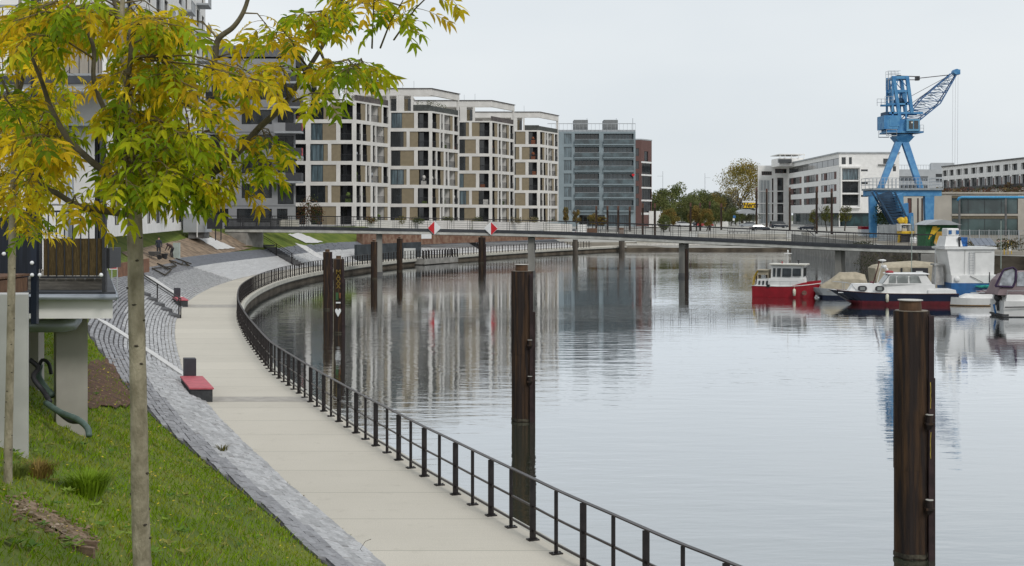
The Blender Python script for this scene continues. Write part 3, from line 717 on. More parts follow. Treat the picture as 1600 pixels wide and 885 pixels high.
# ------------------------------------------------------------------ white box, platform and dark retaining wall beyond the bridge
s, u = near(PX(650,170), 169); c, t, n = rail(s); T3 = Vector((t[0],t[1],0)); N3 = Vector((n[0],n[1],0)); c = Vector((c[0],c[1],0))
k = Vector((PX(642,168), 168, 0)); b = MB(); b.box(-.75,.75,-.3,.3,-.45,1.35); o = b.build('electrical_box', mat('box_white', (.62,.63,.62), .5, .04)); o.location = (k.x-.1, 167.2, 0.0)
tag(o, 'tall white cabinet standing at the promenade edge under the footbridge', 'cabinet')
pf = empty('viewing_platform', (PX(672,169), 169, 0), 'grey concrete platform with railing projecting over the water', 'platform')
b = MB(); A = Vector((PX(650,167), 166.2, 0)); B_ = Vector((PX(703,176), 175.2, 0)); dn = (B_-A).normalized(); nn = Vector((dn.y,-dn.x,0))
b.obox((A+B_)/2+Vector((0,0,-.35)), (B_-A)/2, nn*1.3, (0,0,.36)); b.build('slab', M_concg, pf, world=True)
b = MB(); e = nn*1.2
for z in (1.05,.5): b.bar(A+e+Vector((0,0,z)), B_+e+Vector((0,0,z)), .06)
b.build('rail', M_black, pf, world=True)
for i in range(14):
    q = A.lerp(B_, i/13)+e; b = MB(); b.obox(q+Vector((0,0,.53)), nn*.08, dn*.05, (0,0,.52)); b.build('post', M_black, pf, world=True)
wl = MB()
def wallpx(b, pa, pb, D0, D1, zt0, zt1, th=.4, zb=-.2, mi=0):
    a = Vector((PX(pa,D0),D0,0)); c = Vector((PX(pb,D1),D1,0)); d = (c-a).normalized(); n = Vector((-d.y,d.x,0))*th/2
    vs = [a-n+Vector((0,0,zb)), c-n+Vector((0,0,zb)), c+n+Vector((0,0,zb)), a+n+Vector((0,0,zb)), a-n+Vector((0,0,zt0)), c-n+Vector((0,0,zt1)), c+n+Vector((0,0,zt1)), a+n+Vector((0,0,zt0))]
    b.add(vs, [(0,3,2,1),(4,5,6,7),(0,1,5,4),(1,2,6,5),(2,3,7,6),(3,0,4,7)], mi)
wallpx(wl, 556, 656, 157, 173, 2.05, 2.05); tag(wl.build('retaining_wall', mat('dark_slate_wall', (.04,.048,.055), .8, .3, 1, .3)), 'dark slate coloured retaining wall behind the far promenade', 'wall')
b = MB(); wallpx(b, 562, 890, 168, 228, 3.35, 2.7, 1.0, 1.5)
M_hedge = mat('dry_ivy', (.15,.075,.05), .95, .5, 1.5, .8, 6, col2=(.25,.17,.12))
tag(b.build('ivy_bank', M_hedge), 'long reddish brown planted strip below the white apartment blocks', 'hedge')
b = MB(); wallpx(b, 556, 735, 178, 200, 4.95, 4.8, .3, 3.0); wallpx(b, 738, 850, 202, 228, 4.7, 4.3, .3, 3.0)
tag(b.build('garden_wall', M_white), 'low white garden wall at the foot of the white apartment blocks', 'wall')
b = MB(); wallpx(b, 850, 893, 229, 240, 4.3, 3.9, .3, 2.0)
tag(b.build('garden_wall', M_white), 'short white wall end left of the grey glass building', 'wall')
# ------------------------------------------------------------------ facades
class Fac:
    """local facade frame: u along the wall, v up, w inward"""
    def __init__(s, P0, d, inward): s.P = Vector(P0); s.d = Vector(d).normalized(); s.i = Vector(inward).normalized()
    def __call__(s, u, v, w=0): return s.P + s.d*u + Vector((0,0,v)) + s.i*w
    def box(s, b, u0, u1, v0, v1, w0, w1, mi=0):
        c = s((u0+u1)/2, (v0+v1)/2, (w0+w1)/2); b.obox(c, s.d*(u1-u0)/2, s.i*(w1-w0)/2, (0,0,(v1-v0)/2), mi)
def wall_holes(b, f, L, H, holes, t=.25, mi=0, v0=0, u0=0):
    us = sorted({u0, L, *[h[0] for h in holes], *[h[1] for h in holes]}); vs = sorted({v0, H, *[h[2] for h in holes], *[h[3] for h in holes]})
    inside = lambda u, v: any(h[0] < u < h[1] and h[2] < v < h[3] for h in holes)
    for a, c in zip(us, us[1:]):
        run = None
        for p, q in zip(vs, vs[1:]):
            if not inside((a+c)/2, (p+q)/2):
                b.add([f(a,p), f(c,p), f(c,q), f(a,q)], [(0,1,2,3)], mi)
    for h in holes:
        a, c, p, q = h[:4]
        b.add([f(a,p), f(c,p), f(c,q), f(a,q), f(a,p,t), f(c,p,t), f(c,q,t), f(a,q,t)], [(0,1,5,4),(1,2,6,5),(2,3,7,6),(3,0,4,7)], mi)
def window(f, parent, a, c, p, q, depth=.2, kind='glass', frame=M_anth, glass=M_glass, mull=1, fw=.07):
    fr = MB()
    f.box(fr, a, c, p, p+fw, depth-.06, depth); f.box(fr, a, c, q-fw, q, depth-.06, depth)
    f.box(fr, a, a+fw, p+fw, q-fw, depth-.06, depth); f.box(fr, c-fw, c, p+fw, q-fw, depth-.06, depth)
    for k in range(1, mull+1):
        m = a+(c-a)*k/(mull+1); f.box(fr, m-fw/2, m+fw/2, p+fw, q-fw, depth-.055, depth-.005)
    o = fr.build('window', frame, parent, world=True, fix=False)
    g = MB(); g.add([f(a,p,depth-.02), f(c,p,depth-.02), f(c,q,depth-.02), f(a,q,depth-.02)], [(0,1,2,3)])
    pane = g.build('pane', glass, o, fix=False)
    inv = Matrix.Translation(parent.location).inverted() if parent else Matrix()
    for v in pane.data.vertices: v.co = inv @ v.co
    return o
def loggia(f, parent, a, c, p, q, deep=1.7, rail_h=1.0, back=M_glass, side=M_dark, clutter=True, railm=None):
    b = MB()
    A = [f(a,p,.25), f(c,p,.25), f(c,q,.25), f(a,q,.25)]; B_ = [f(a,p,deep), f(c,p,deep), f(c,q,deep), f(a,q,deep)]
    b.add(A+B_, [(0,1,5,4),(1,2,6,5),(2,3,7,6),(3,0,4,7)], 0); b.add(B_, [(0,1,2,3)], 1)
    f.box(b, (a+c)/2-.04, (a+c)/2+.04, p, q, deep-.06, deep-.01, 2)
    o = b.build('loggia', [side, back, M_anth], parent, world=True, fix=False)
    r = MB(); f.box(r, a+.01, c-.01, p+rail_h-.05, p+rail_h, .06, .10)
    n = max(2, int((c-a)/.14))
    for i in range(n+1):
        u = a+.02+(c-a-.04)*i/n; f.box(r, u-.012, u+.012, p, p+rail_h-.05, .07, .09)
    x = r.build('railing', railm or M_anth, o, fix=False)
    inv = Matrix.Translation(parent.location).inverted()
    for v in x.data.vertices: v.co = inv @ v.co
    if clutter and FG.random() < .6:
        w_ = min(.9, (c-a)*.5); u0 = FG.uniform(a+.1, c-w_-.1); k = MB(); f.box(k, u0, u0+w_, p+.02, p+FG.uniform(.35,.95), .5, .9)
        if FG.random() < .5: k.blob(f(u0+w_/2, p+1.15, .6), .3, .3, .35, 0, 8, 6, .25, FG.randint(0,99))
        x = k.build('balcony_furniture', FG.choice([M_white, M_potleaf, M_potleaf, M_terra, M_greyl]), o, fix=False)
        for v in x.data.vertices: v.co = inv @ v.co
    return o
FG = random.Random(41)
def panelpart(f, parent, a, c, p, q, w=.12, m=M_beige):
    b = MB(); f.box(b, a, c, p, q, w, w+.05); return b.build('shutter_panel', m, parent, world=True, fix=False)
M_terra = mat('terracotta_pot', (.28,.10,.05), .8)
M_potleaf = mat('pot_plant_leaves', (.09,.13,.03), .8, .5, 4, .5)
# ------------------------------------------------------------------ the four white apartment blocks
def white_block(px, D, seed, label, garden):
    g = random.Random(seed); X = PX(px, D); z0 = 4.2; H = 18.0; L1, L2 = 14.0, 10.4
    root = empty('apartment_block', (X, D, z0), label, 'apartment block', 'white apartment blocks in a row')
    dl = Vector((-1,0,0)); dr = Vector((.39,.92,0)).normalized(); nr = Vector((dr.y,-dr.x,0))
    fl = Fac((X,D,z0), dl, (0,1,0)); fr_ = Fac((X,D,z0), dr, -nr)
    hl, hr, todo = [], [], []
    for k in range(6):
        v0, v1 = 3*k+.28, 3*k+2.74; vA = (k+seed) % 2
        if k == 0: v0 = .1
        if vA:
            L_ = [('log',.5,2.15),('pg',2.75,6.4),('log',7.2,8.9),('pg',9.6,13.4)]
        else:
            L_ = [('lp',.35,3.45),('gp',3.95,6.5),('lp',7.1,10.0),('gp',10.6,13.3)]
        for tp, a, c in L_:
            hl.append((a, c, v0, v1)); todo.append((fl, tp, a, c, v0, v1))
        sh = g.uniform(-.25,.25)
        if (k+g.randint(0,1)) % 2: R_ = [('log',.35,1.75),('lp',2.15,4.6),('log',5.2,6.0),('open',6.45+sh,9.9)]
        else: R_ = [('lp',.35,2.9+sh),('log',3.3+sh,4.2),('open',4.7,8.0),('log',8.4,10.0)]
        for tp, a, c in R_:
            hr.append((a, c, v0, v1)); todo.append((fr_, tp, a, c, v0, v1))
    b = MB(); wall_holes(b, fl, L1, H, hl, .25); wall_holes(b, fr_, L2, H, hr, .25)
    # far sides, roof and parapet step
    Cx = [fl(0,0), fl(L1,0), fl(L1,0)+dr*L2, fr_(L2,0)]
    for i, j in ((1,2),(2,3)):
        b.quad(Cx[i], Cx[j], Cx[j]+Vector((0,0,H)), Cx[i]+Vector((0,0,H)))
    b.add([c+Vector((0,0,H)) for c in Cx], [(0,1,2,3)])
    b.build('wall', M_white, root, world=True)
    # dark inner shell that closes the openings from behind
    for f, tp, a, c, p, q in todo:
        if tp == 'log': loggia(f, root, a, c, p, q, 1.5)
        elif tp == 'pg':
            m = a+(c-a)*g.uniform(.5,.6); panelpart(f, root, a, m, p, q); window(f, root, m, c, p, q, glass=M_glassb if g.random() < .35 else M_glass)
        elif tp == 'gp':
            m = a+(c-a)*g.uniform(.12,.3); panelpart(f, root, a, m, p, q); window(f, root, m, c, p, q, glass=M_glassb if g.random() < .3 else M_glass)
        elif tp == 'lp':
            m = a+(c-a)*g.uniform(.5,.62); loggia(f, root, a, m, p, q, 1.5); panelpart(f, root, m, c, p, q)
        else:
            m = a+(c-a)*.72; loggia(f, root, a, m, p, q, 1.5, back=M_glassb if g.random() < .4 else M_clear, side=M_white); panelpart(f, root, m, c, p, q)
    # penthouse: open frame with a high fascia
    T = Vector((0,0,H)); pr_ = MB()
    F1 = 1.05; Hp = 3.55
    sl = lambda P_, z: P_+Vector((0,0,z))
    for z0_, z1_, ins in ((H+Hp-F1, H+Hp, 0.0),):
        out_ = Cx; cen = sum(out_, Vector())/4; inn = [c.lerp(cen, .08) for c in out_]
        for i in range(4):
            j = (i+1) % 4; z0_ = H+Hp-F1 if i in (0, 3) else H+Hp-.4
            pr_.add([sl(out_[i],z0_),sl(out_[j],z0_),sl(out_[j],z1_),sl(out_[i],z1_),sl(inn[i],z0_),sl(inn[j],z0_),sl(inn[j],z1_),sl(inn[i],z1_)],
                    [(0,1,2,3),(7,6,5,4),(0,4,5,1),(3,2,6,7)])
    for f, us in ((fl, (2.9, 4.35, 5.2, 8.5, 13.7)), (fr_, (L2-.35,))):
        for u in us: f.box(pr_, u, u+.35, H+.002, H+Hp-F1-.002, .02, .37)
    fl.box(pr_, 4.6, 5.19, H+.002, H+Hp-F1-.002, .03, .3)
    o = pr_.build('penthouse_frame', M_white, root, world=True)
    rf = MB(); fl.box(rf, 3.3, L1-.9, H+Hp-F1+.01, H+Hp-F1+.2, 1.6, 9.3); rf.build('roof', M_white, root, world=True)
    cp = MB()
    for i in range(4):
        j = (i+1) % 4; a = sl(out_[i].lerp(cen,-.005), H+Hp+.05); c = sl(out_[j].lerp(cen,-.005), H+Hp+.05); cp.bar(a, c, .3, .09)
    cp.build('roof_edge', mat('dark_coping', (.06,.045,.045), .6), root, world=True)
    # set-back penthouse room
    ph = MB(); fl.box(ph, 3.4, L1-1, H+.01, H+Hp-F1, 2.2, 8.6, 0); fl.box(ph, 3.9, 5.4, H+.02, H+2.1, 2.05, 2.19, 1); fl.box(ph, 5.41, 6.6, H+.02, H+2.1, 2.04, 2.18, 2); fl.box(ph, 3.42, 3.88, H+.02, H+2.1, 2.04, 2.18, 2)
    ph.build('penthouse_room', [M_white, M_beige, M_glass], root, world=True)
    # parapet railing of the roof terrace with planting
    tr = MB(); fr_.box(tr, .1, L2-.1, H+.01, H+.85, .08, .16); fl.box(tr, 0.1, 2.9, H+.01, H+1.0, .08, .12) if seed % 2 == 0 else fl.box(tr, 1.6, 2.9, H+.01, H+.25, .4, .8)
    tr.build('terrace_railing', mat('terrace_screen_%d' % (seed % 2), (.07,.075,.07) if seed % 2 == 0 else (.10,.085,.08), .7, .3, 2), root, world=True)
    # lightning rods
    rd = MB()
    for k in range(3):
        q = Cx[0].lerp(Cx[2], .3+.2*k); rd.tube([sl(q, H+Hp-.3), sl(q, H+Hp+1.5)], .03, 5)
    rd.build('lightning_rod', M_greyl, root, world=True)
    if garden:
        for k in range(garden):
            u = .5+k*1.25+g.uniform(-.2,.2); f = fl if k < 2 else fr_
            uu = u if f is fl else (k-2)*1.6+1.0
            q = f(uu, H, .7); b = MB(); leaf_blob(b, q+Vector((0,0,g.uniform(.9,1.35))), .6, .6, g.uniform(.45,.8), 90, .16, g)
            ob = colored_mb('terrace_shrub', b, [(g.uniform(.03,.12), g.uniform(.06,.12), .02) for _ in range(len(b.f))], LEAF)
            tag(ob, None, 'shrub', 'shrubs on the roof terraces'); ob['label'] = TERR.pop(0)
    return root
def leaf_blob(b, c, rx, ry, rz, n, size, g, squash=1.0, shell=.55):
    c = Vector(c)
    for _ in range(n):
        while True:
            p = Vector((g.uniform(-1,1), g.uniform(-1,1), g.uniform(-1,1)))
            if .001 < p.length < 1: break
        l = p.length; p = p/l*(l**shell)
        q = c+Vector((p.x*rx, p.y*ry, p.z*rz)); a = Vector((g.gauss(0,1), g.gauss(0,1), g.gauss(0,1))).normalized(); d = a.cross(Vector((g.gauss(0,1), g.gauss(0,1), g.gauss(0,1)))).normalized()
        s = size*g.uniform(.6,1.3); b.add([q-a*s*.5, q+d*s*.3, q+a*s*.5, q-d*s*.3], [(0,1,2,3)])
def colored_mb(name, b, cols, m, parent=None, base=None):
    base = base if base is not None else (Vector(b.v[0]) if b.v else Vector())
    if parent is not None:
        vs = [tuple(Vector(v)-parent.location) for v in b.v]; return colored(name, vs, b.f, cols, m, parent)
    vs = [tuple(Vector(v)-base) for v in b.v]; o = colored(name, vs, b.f, cols, m); o.location = base; return o
TERR = ['leftmost green shrub on the roof terrace of the second white block', 'dark shrub beside the terrace corner of the second white block', 'yellowish shrub in the first planter behind the terrace corner of the second white block',
        'shrub in the middle planter along the side of the second white block', 'round dark shrub in the second last planter on the second white block', 'last shrub at the far end of the second white block roof terrace'] + ['small shrub on the terrace corner of the nearest white block', 'shrub next to the corner one on the nearest white block']
white_block(674, 203.4, 2, 'second white apartment block from the left, with shrubs on its roof terrace', 6)
white_block(555, 184.6, 5, 'nearest white apartment block, partly hidden by the autumn tree', 2)
white_block(768, 224.8, 3, 'third white apartment block from the left, with a bare dark terrace screen', 0)
white_block(843, 250, 8, 'fourth and farthest white apartment block, beside the grey glass building', 0)
# ------------------------------------------------------------------ grey apartment house
def grey_house():
    D = 156.0; x0, x1 = -52, PX(462, D); z0 = 4.2; L = x1-x0
    root = empty('grey_apartment_house', (x1, D, z0), 'plain grey apartment house with balconies, behind the foliage', 'apartment house')
    f = Fac((x1,D,z0), (-1,0,0), (0,1,0)); fs = Fac((x1,D,z0), (-.2,1,0), (-1,-.2,0))
    H = PZ(92,D)-z0; fh = 3.0; z1 = PZ(322,D)-z0
    holes = [(1.0,2.3,.3,z1-.35),(2.9,7.2,.6,z1-.35),(8.2,13,.6,z1-.35)]
    for k in range(5):
        v = z1+.95+k*fh
        for a, c in ((.0+3.9-1.0, 6.6),(9.2,11.6),(13.5,15.2),(18,20.4)):
            if a > 0: holes.append((a, c, v, v+1.75))
        holes.append((.25, 2.2, v-.75, v+1.6))
    b = MB(); wall_holes(b, f, L, H, holes, .2); b.quad(fs(0,0), fs(14,0), fs(14,H), fs(0,H)); b.quad(f(0,H), f(L,H), f(L,H,14), f(0,H,14))
    b.build('wall', M_greyw, root, world=True)
    for h in holes: window(f, root, *h, glass=M_glass, mull=1)
    b = MB()
    for k in range(6): f.box(b, 0, L, z1+k*fh-.03, z1+k*fh+.03, -.03, -.005)
    b.build('joint_trim', mat('grey_joint', (.12,.125,.135), .8), root, world=True)
    # set-back top storey
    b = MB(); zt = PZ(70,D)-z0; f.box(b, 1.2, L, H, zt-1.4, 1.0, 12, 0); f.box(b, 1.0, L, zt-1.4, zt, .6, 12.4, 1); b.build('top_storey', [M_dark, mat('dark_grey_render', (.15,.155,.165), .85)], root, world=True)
    for a, c in ((1.6,4.0),(4.6,7.0),(7.6,10)): window(Fac(f(0,0,1.0)+Vector((0,-.02,0)), (-1,0,0), (0,1,0)), root, a, c, H+.15, zt-1.5, depth=0.0, glass=M_glassb)
    # balconies on the right corner
    for k in range(6):
        y = 208+k*38.6-38.6*2; v = PZ(y, D)-z0
        if v < 4: continue
        bb_ = MB(); f.box(bb_, -.95, 2.4, v-.12, v+.12, -1.5, .0, 0); ob = bb_.build('balcony', M_greyl, root, world=True)
        b = MB(); f.box(b, 1.0, 2.4, v+.12, v+1.15, -1.48, -1.42, 0); f.box(b, -.93, .98, v+.14, v+1.12, -1.46, -1.42, 1); f.box(b, -.93, -.89, v+.14, v+1.12, -1.40, -.02, 1)
        x = b.build('balcony_screen', [M_greyw, mat('dark_perforated_metal', (.06,.062,.07), .6, .2, 20)], ob, fix=False)
        for vv in x.data.vertices: vv.co -= root.location
        if k in (2, 3):
            b = MB(); f.box(b, -.985, -.955, v+.2, v+1.1, -1.35, -.75); x = b.build('red_banner', mat('red_banner', (.5,.08,.09), .7, .5, 3), ob, fix=False)
            for vv in x.data.vertices: vv.co -= root.location
    # entrance porch, low wall
    b = MB(); f.box(b, 13, 16, 0, 3.0, -1.5, 0, 0); b.build('porch', M_concd, root, world=True)
grey_house()
# low grey garden wall and fence in front of the grey house
b = MB(); wallpx(b, 436, 467, 150, 150, 5.15, 5.15, .5, 3.8); tag(b.build('low_wall', M_conc), 'short block of pale wall in front of the grey house', 'wall')
fn = empty('slatted_fence', P(350,352,149), 'dark slatted fence in front of the grey house, above the bridge end', 'fence')
for i in range(46):
    b = MB(); x = PX(352+i*1.9, 149); b.box(x-.05, x+.05, 148.95, 149, 4.1, 5.3); b.build('slat', M_anth, fn, world=True)
b = MB(); b.box(PX(350,149), PX(440,149), 149.005, 149.05, 5.1, 5.2); b.box(PX(350,149), PX(440,149), 149.005, 149.05, 4.3, 4.4); b.build('cross_rail', M_anth, fn, world=True)
# ------------------------------------------------------------------ row of white houses at the far left
def row_house():
    D0, D1 = 85.0, 150.0; xa, xb = PX(150,D0), PX(321,D1)
    root = empty('white_row_house', (xb, D1, 4.2), 'tall white house with stacked balconies, mostly behind the yellow foliage', 'house')
    d = Vector((xa-xb, D0-D1, 0)); L = d.length; f = Fac((xb,D1,4.2), d, (-.9,.3,0)); H = 26
    iv = Vector((d.y, -d.x, 0)).normalized(); iv = iv if iv.x < 0 else -iv; f.i = iv
    H = PZ(-40, D1)-4.2; holes = []
    for k in range(int(H//3.1)):
        for j in range(int(L//5)):
            holes.append((1.2+5*j, 3.6+5*j, .8+3.1*k, 2.7+3.1*k))
    b = MB(); wall_holes(b, f, L, H, holes, .2); b.quad(f(L,0), f(L,0)+Vector((-14,0,0)), f(L,H)+Vector((-14,0,0)), f(L,H))
    b.quad(f(0,0), f(0,0)+Vector((-14,0,0)), f(0,H)+Vector((-14,0,0)), f(0,H)); b.add([f(0,H), f(L,H), f(L,H)+Vector((-14,0,0)), f(0,H)+Vector((-14,0,0))], [(0,1,2,3)])
    b.build('wall', M_wall, root, world=True)
    for h in holes: window(f, root, *h, glass=M_glass)
    for k in range(1, int(H//3.1)):
        for j in range(1, int(L//5)):
            if (j) % 3 == 1:
                b = MB(); f.box(b, .8+5*j, 4.0+5*j, 3.1*k-.1, 3.1*k+.1, -1.3, 0); f.box(b, .8+5*j, 4.0+5*j, 3.1*k+1.0, 3.1*k+1.06, -1.3, -1.25)
                for q in range(12): f.box(b, .8+5*j+q*.28, .83+5*j+q*.28, 3.1*k+.1, 3.1*k+1.0, -1.29, -1.26)
                b.build('balcony', M_greyl, root, world=True)
row_house()
# ------------------------------------------------------------------ near terrace house on columns (left edge)
def terrace_house():
    root = empty('terrace_house', (PX(112,20.4), 20.4, 2.5), 'near white house with a raised terrace on concrete columns at the left edge', 'house')
    # columns under the terrace
    b = MB(); b.prism([(PX(88,20.4),20.4),(PX(137,20.4),20.4),(PX(137,20.8),20.8),(PX(84,20.8),20.8)], 1.6, PZ(500,20.4)); b.build('column', mat('column_concrete', (.40,.38,.35), .85, .12, 1.2, .15), root, world=True)
    b = MB(); b.box(PX(40,24), PX(60,24), 24, 24.3, 1.8, 4.2); b.build('column', mat('column_concrete', (0,0,0)), root, world=True)
    b = MB(); b.prism([(-9.5,15.7),(PX(44,15.7),15.7),(PX(45,16.1),16.1),(-9.5,16.1)], 1.8, PZ(458,15.7)-.02); b.build('side_wall', M_concrete_l, root, world=True)
    # terrace slab with fascia, roofing felt and gutter
    zt, zb = PZ(463,19.6), PZ(498,19.6); xr = PX(176,19.6)
    sk = lambda x, e=0: [(-14,19.6-e),(x+e,19.6-e),(x+e-.335*7.4,27),(-14,27)]
    b = MB(); b.prism(sk(xr), zb, zt-.04); b.build('slab', M_wall, root, world=True)
    b = MB(); b.prism(sk(xr,.07), zt-.038, zt+.07); b.build('terrace_surface', M_zincd, root, world=True)
    b = MB(); b.tube([(-14,19.46,zt-.005),(xr+.1,19.46,zt-.005)], .045, 8); b.tube([(xr+.1,19.46,zt-.005),(xr+.1-.335*5,24.46,zt-.005)], .04, 8); b.build('gutter', M_zinc, root, world=True, smooth=True)
    # wooden deck edge on the terrace
    zd = PZ(437,19.6)
    b = MB(); b.box(PX(44,20), PX(162,20), 20.0, 20.1, zt+.072, zd-.02, 0); b.build('deck_edge', mat('weathered_board', (.22,.20,.17), .85, .2, 6, stretch=(1,1,8)), root, world=True)
    for i in range(8):
        b = MB(); u = PX(45+i*15,20); b.prism([(u,19.97),(u+.13,19.97),(u+.13-.335*3,23),(u-.335*3,23)], zd-.018, zd+.015); b.build('deck_board', mat('weathered_board', (0,0,0)), root, world=True)
    # railing with reed screen
    x0, x1, D = PX(63,19.3), PX(164,19.3), 19.3; zr = PZ(329,D); zl = PZ(435,D)
    b = MB(); b.box(x0, x1, D-.01, D+.01, zr-.03+.0, zr); b.build('railing_rail', M_anth, root, world=True); b = MB(); b.box(x0, x1, D-.01, D+.01, zl, zl+.03); b.build('railing_rail', M_anth, root, world=True)
    for i in range(9):
        b = MB(); x = x0+(x1-x0)*i/8; b.box(x-.008, x+.008, D-.008, D+.008, zl+.031, zr-.031); b.build('railing_bar', M_anth, root, world=True)
    b = MB(); b.tube([(x0-.02,D,zr+.09),(x1+.02,D,zr+.09)], .018, 8); b.build('railing_handrail', mat('stainless_tube', (.6,.6,.6), .25, .05, 3, metal=.8), root, world=True)
    b = MB(); b.box(PX(67,D), PX(161,D), D+.03, D+.05, zl+.04, PZ(373,D)); b.build('reed_screen', M_willow, root, world=True)
    b = MB(); b.box(PX(161,19.3), PX(166.5,19.3), 19.25, 19.33, zt-.0+.08, PZ(318,19.3)); b.box(PX(162,19.3),PX(170,19.3),19.34,19.9,PZ(420,19.3),PZ(388,19.3)); b.build('corner_post', M_anth, root, world=True)
    # dark steel post and dark screen on the left
    b = MB(); b.box(PX(50,18.9), PX(59,18.9), 18.85, 18.95, zb-.02, PZ(-60,18.9)); b.box(PX(8,18.9), PX(50,18.9)-.002, 18.87, 18.93, PZ(490,18.9), PZ(464,18.9)); b.build('steel_post', mat('dark_blue_steel', (.012,.018,.032), .4, .1, 3), root, world=True)
    b = MB(); b.box(-9.6, PX(56,20.5), 20.5, 20.6, zt+.08, PZ(338,20.5)); b.build('dark_screen', mat('dark_blue_panel', (.014,.018,.028), .5, .3, 5, stretch=(6,1,.3)), root, world=True)
    b = MB()
    for i in range(5): b.box(-9.2, PX(44,18.6), 17.2+i*.3, 17.46+i*.3, PZ(428,18.6)-.03, PZ(428,18.6))
    b.build('bench_slats', M_wood, root, world=True)
    b = MB(); b.box(-9.2, PX(43,18.6), 17.15, 18.6, PZ(455,18.6), PZ(430,18.6)-.032); b.build('bench_box', M_wood, root, world=True)
    # wall lamps
    for px, py in ((50,411),(6,397),(50,430),(62,430),(158,430)):
        b = MB(); b.blob(P(px,py,18.8), .03,.03,.03); b.build('round_lamp', M_signw, root, world=True, smooth=True)
    # pipe under the slab
    z = PZ(510,20); b = MB(); pts = [(-8.5,20.1,z),(PX(100,20.1),20.1,z),(PX(115,20.2),20.15,z+.02),(PX(121,20.3),20.2,z+.08),(PX(122,20.3),20.2,z+.2)]
    b.tube(pts, [.105]*5, 12); b.build('drain_pipe', M_zinc, root, world=True, smooth=True)
    # main house body behind
    Dw = 27.0; f = Fac((PX(168,Dw),Dw,4.2), (-1,0,0), (-.34,1,0)); L = 9
    v = lambda py: PZ(py,Dw)-4.2; u = lambda px: (PX(168,Dw)-PX(px,Dw))
    holes = [(u(166),u(148),v(445),v(200)), (u(66)+.0,u(40),v(445),v(200)), (u(160),u(40),v(128),v(15))]
    b = MB(); H = v(-260); wall_holes(b, f, L, H, holes, .2)
    b.quad(f(0,0), f(0,0,14), f(0,H,14), f(0,H)); b.quad(f(0,H), f(L,H), f(L,H,14), f(0,H,14)); b.build('wall', M_wall, root, world=True)
    window(f, root, *holes[0], mull=0); window(f, root, *holes[1], mull=0)
    b = MB(); f.box(b, holes[2][0], holes[2][1], holes[2][2], holes[2][3], .15, .2); b.build('curtain', mat('beige_curtain', (.33,.30,.26), .9, .1, 3, stretch=(8,1,.3)), root, world=True)
    b = MB(); f.box(b, u(163), u(146), v(268), v(262), .01, .09); f.box(b, u(163), u(146)-.02, v(276), v(269), .05, .12); b.build('window_sill', M_greyl, root, world=True)
    # projecting upper slab with gutter, second gutter, downpipe
    b = MB(); f.box(b, u(200), L, v(148), v(130), -1.2, -.002, 0); f.box(b, u(200)-.1, L, v(139.5), v(130)+.02, -1.3, -1.2, 1); f.box(b, u(176), L, v(199), v(195), -.5, -.002, 2); b.build('upper_slab', [M_wall, M_zincd, M_zinc], root, world=True)
    b = MB(); b.tube([f(u(200)-.1, v(151), -1.25), f(L, v(151), -1.25)], .05, 8); b.build('upper_gutter', M_zinc, root, world=True, smooth=True)
    b = MB(); b.tube([f(u(111), v(199), -.35), f(u(111), 0, -.35)], .058, 10); 
    for py in (205,298,400): b.tube([f(u(111), v(py), -.35), f(u(111), v(py+4), -.35)], .068, 10)
    b.build('downpipe', M_zinc, root, world=True, smooth=True)
    # upper balcony railing
    for i in range(18):
        b = MB(); x = u(196)+i*.155*1.25; f.box(b, x, x+.02, v(128), v(25), -1.15, -1.13); b.build('balcony_bar', M_anth, root, world=True)
    b = MB(); f.box(b, u(196), u(0), v(25), v(21), -1.17, -1.11); b.build('balcony_rail', M_greyl, root, world=True); b = MB(); f.box(b, u(196), u(0), v(127), v(124), -1.17, -1.11); b.build('balcony_rail', M_greyl, root, world=True)
M_concrete_l = mat('white_washed_concrete', (.50,.49,.47), .85, .1, 1.5, .15)
terrace_house()
# hoses and pipes thrown down below the terrace
m_hose = mat('green_grey_hose', (.10,.15,.13), .6, .2, 5, .2); m_hoseb = mat('black_hose', (.03,.03,.035), .6, .3, 5)
def hose(pts, r, m, label):
    q = []
    for x, y, D, dz in pts: p = P(x, y, D); q.append(p+Vector((0,0,dz)))
    qq = []
    for i in range(len(q)-1):
        p0, p1, p2, p3_ = q[max(i-1,0)], q[i], q[i+1], q[min(i+2,len(q)-1)]
        for t in (0,.25,.5,.75): qq.append(.5*((2*p1)+(p2-p0)*t+(2*p0-5*p1+4*p2-p3_)*t*t+(3*p1-p0-3*p2+p3_)*t**3))
    qq.append(q[-1]); b = MB(); b.tube(qq, r, 9); return tag(b.build('hose', m, smooth=True), label, 'hose', 'hoses lying below the terrace')
hose([(62,570,21,0),(60,588,21,0),(70,605,20.8,0),(82,618,20.6,0)], .055, m_hose, 'thick pale green hose curling beside the terrace column')
hose([(60,575,21,.0),(66,563,21,0),(76,568,21,0),(80,585,21,0)], .03, m_hoseb, 'thin black hose looped over the pale green one')
hose([(46,562,20.5,0),(60,575,20.5,0),(52,590,20.3,0),(68,612,20.2,0),(78,628,20,0)], .04, m_hoseb, 'black hose hanging left of the pale green hose')
hose([(72,630,19.5,0),(95,645,19,0),(120,655,18.6,0),(136,668,18.3,0),(139,682,18.2,0)], .045, m_hose, 'grey green hose lying in the grass at the column foot')
hose([(76,633,19.6,.02),(92,648,19.2,.03),(110,658,19,.0),(128,660,18.8,0),(137,672,18.6,.0)], .035, m_hoseb, 'black hose lying along the grey green one in the grass')
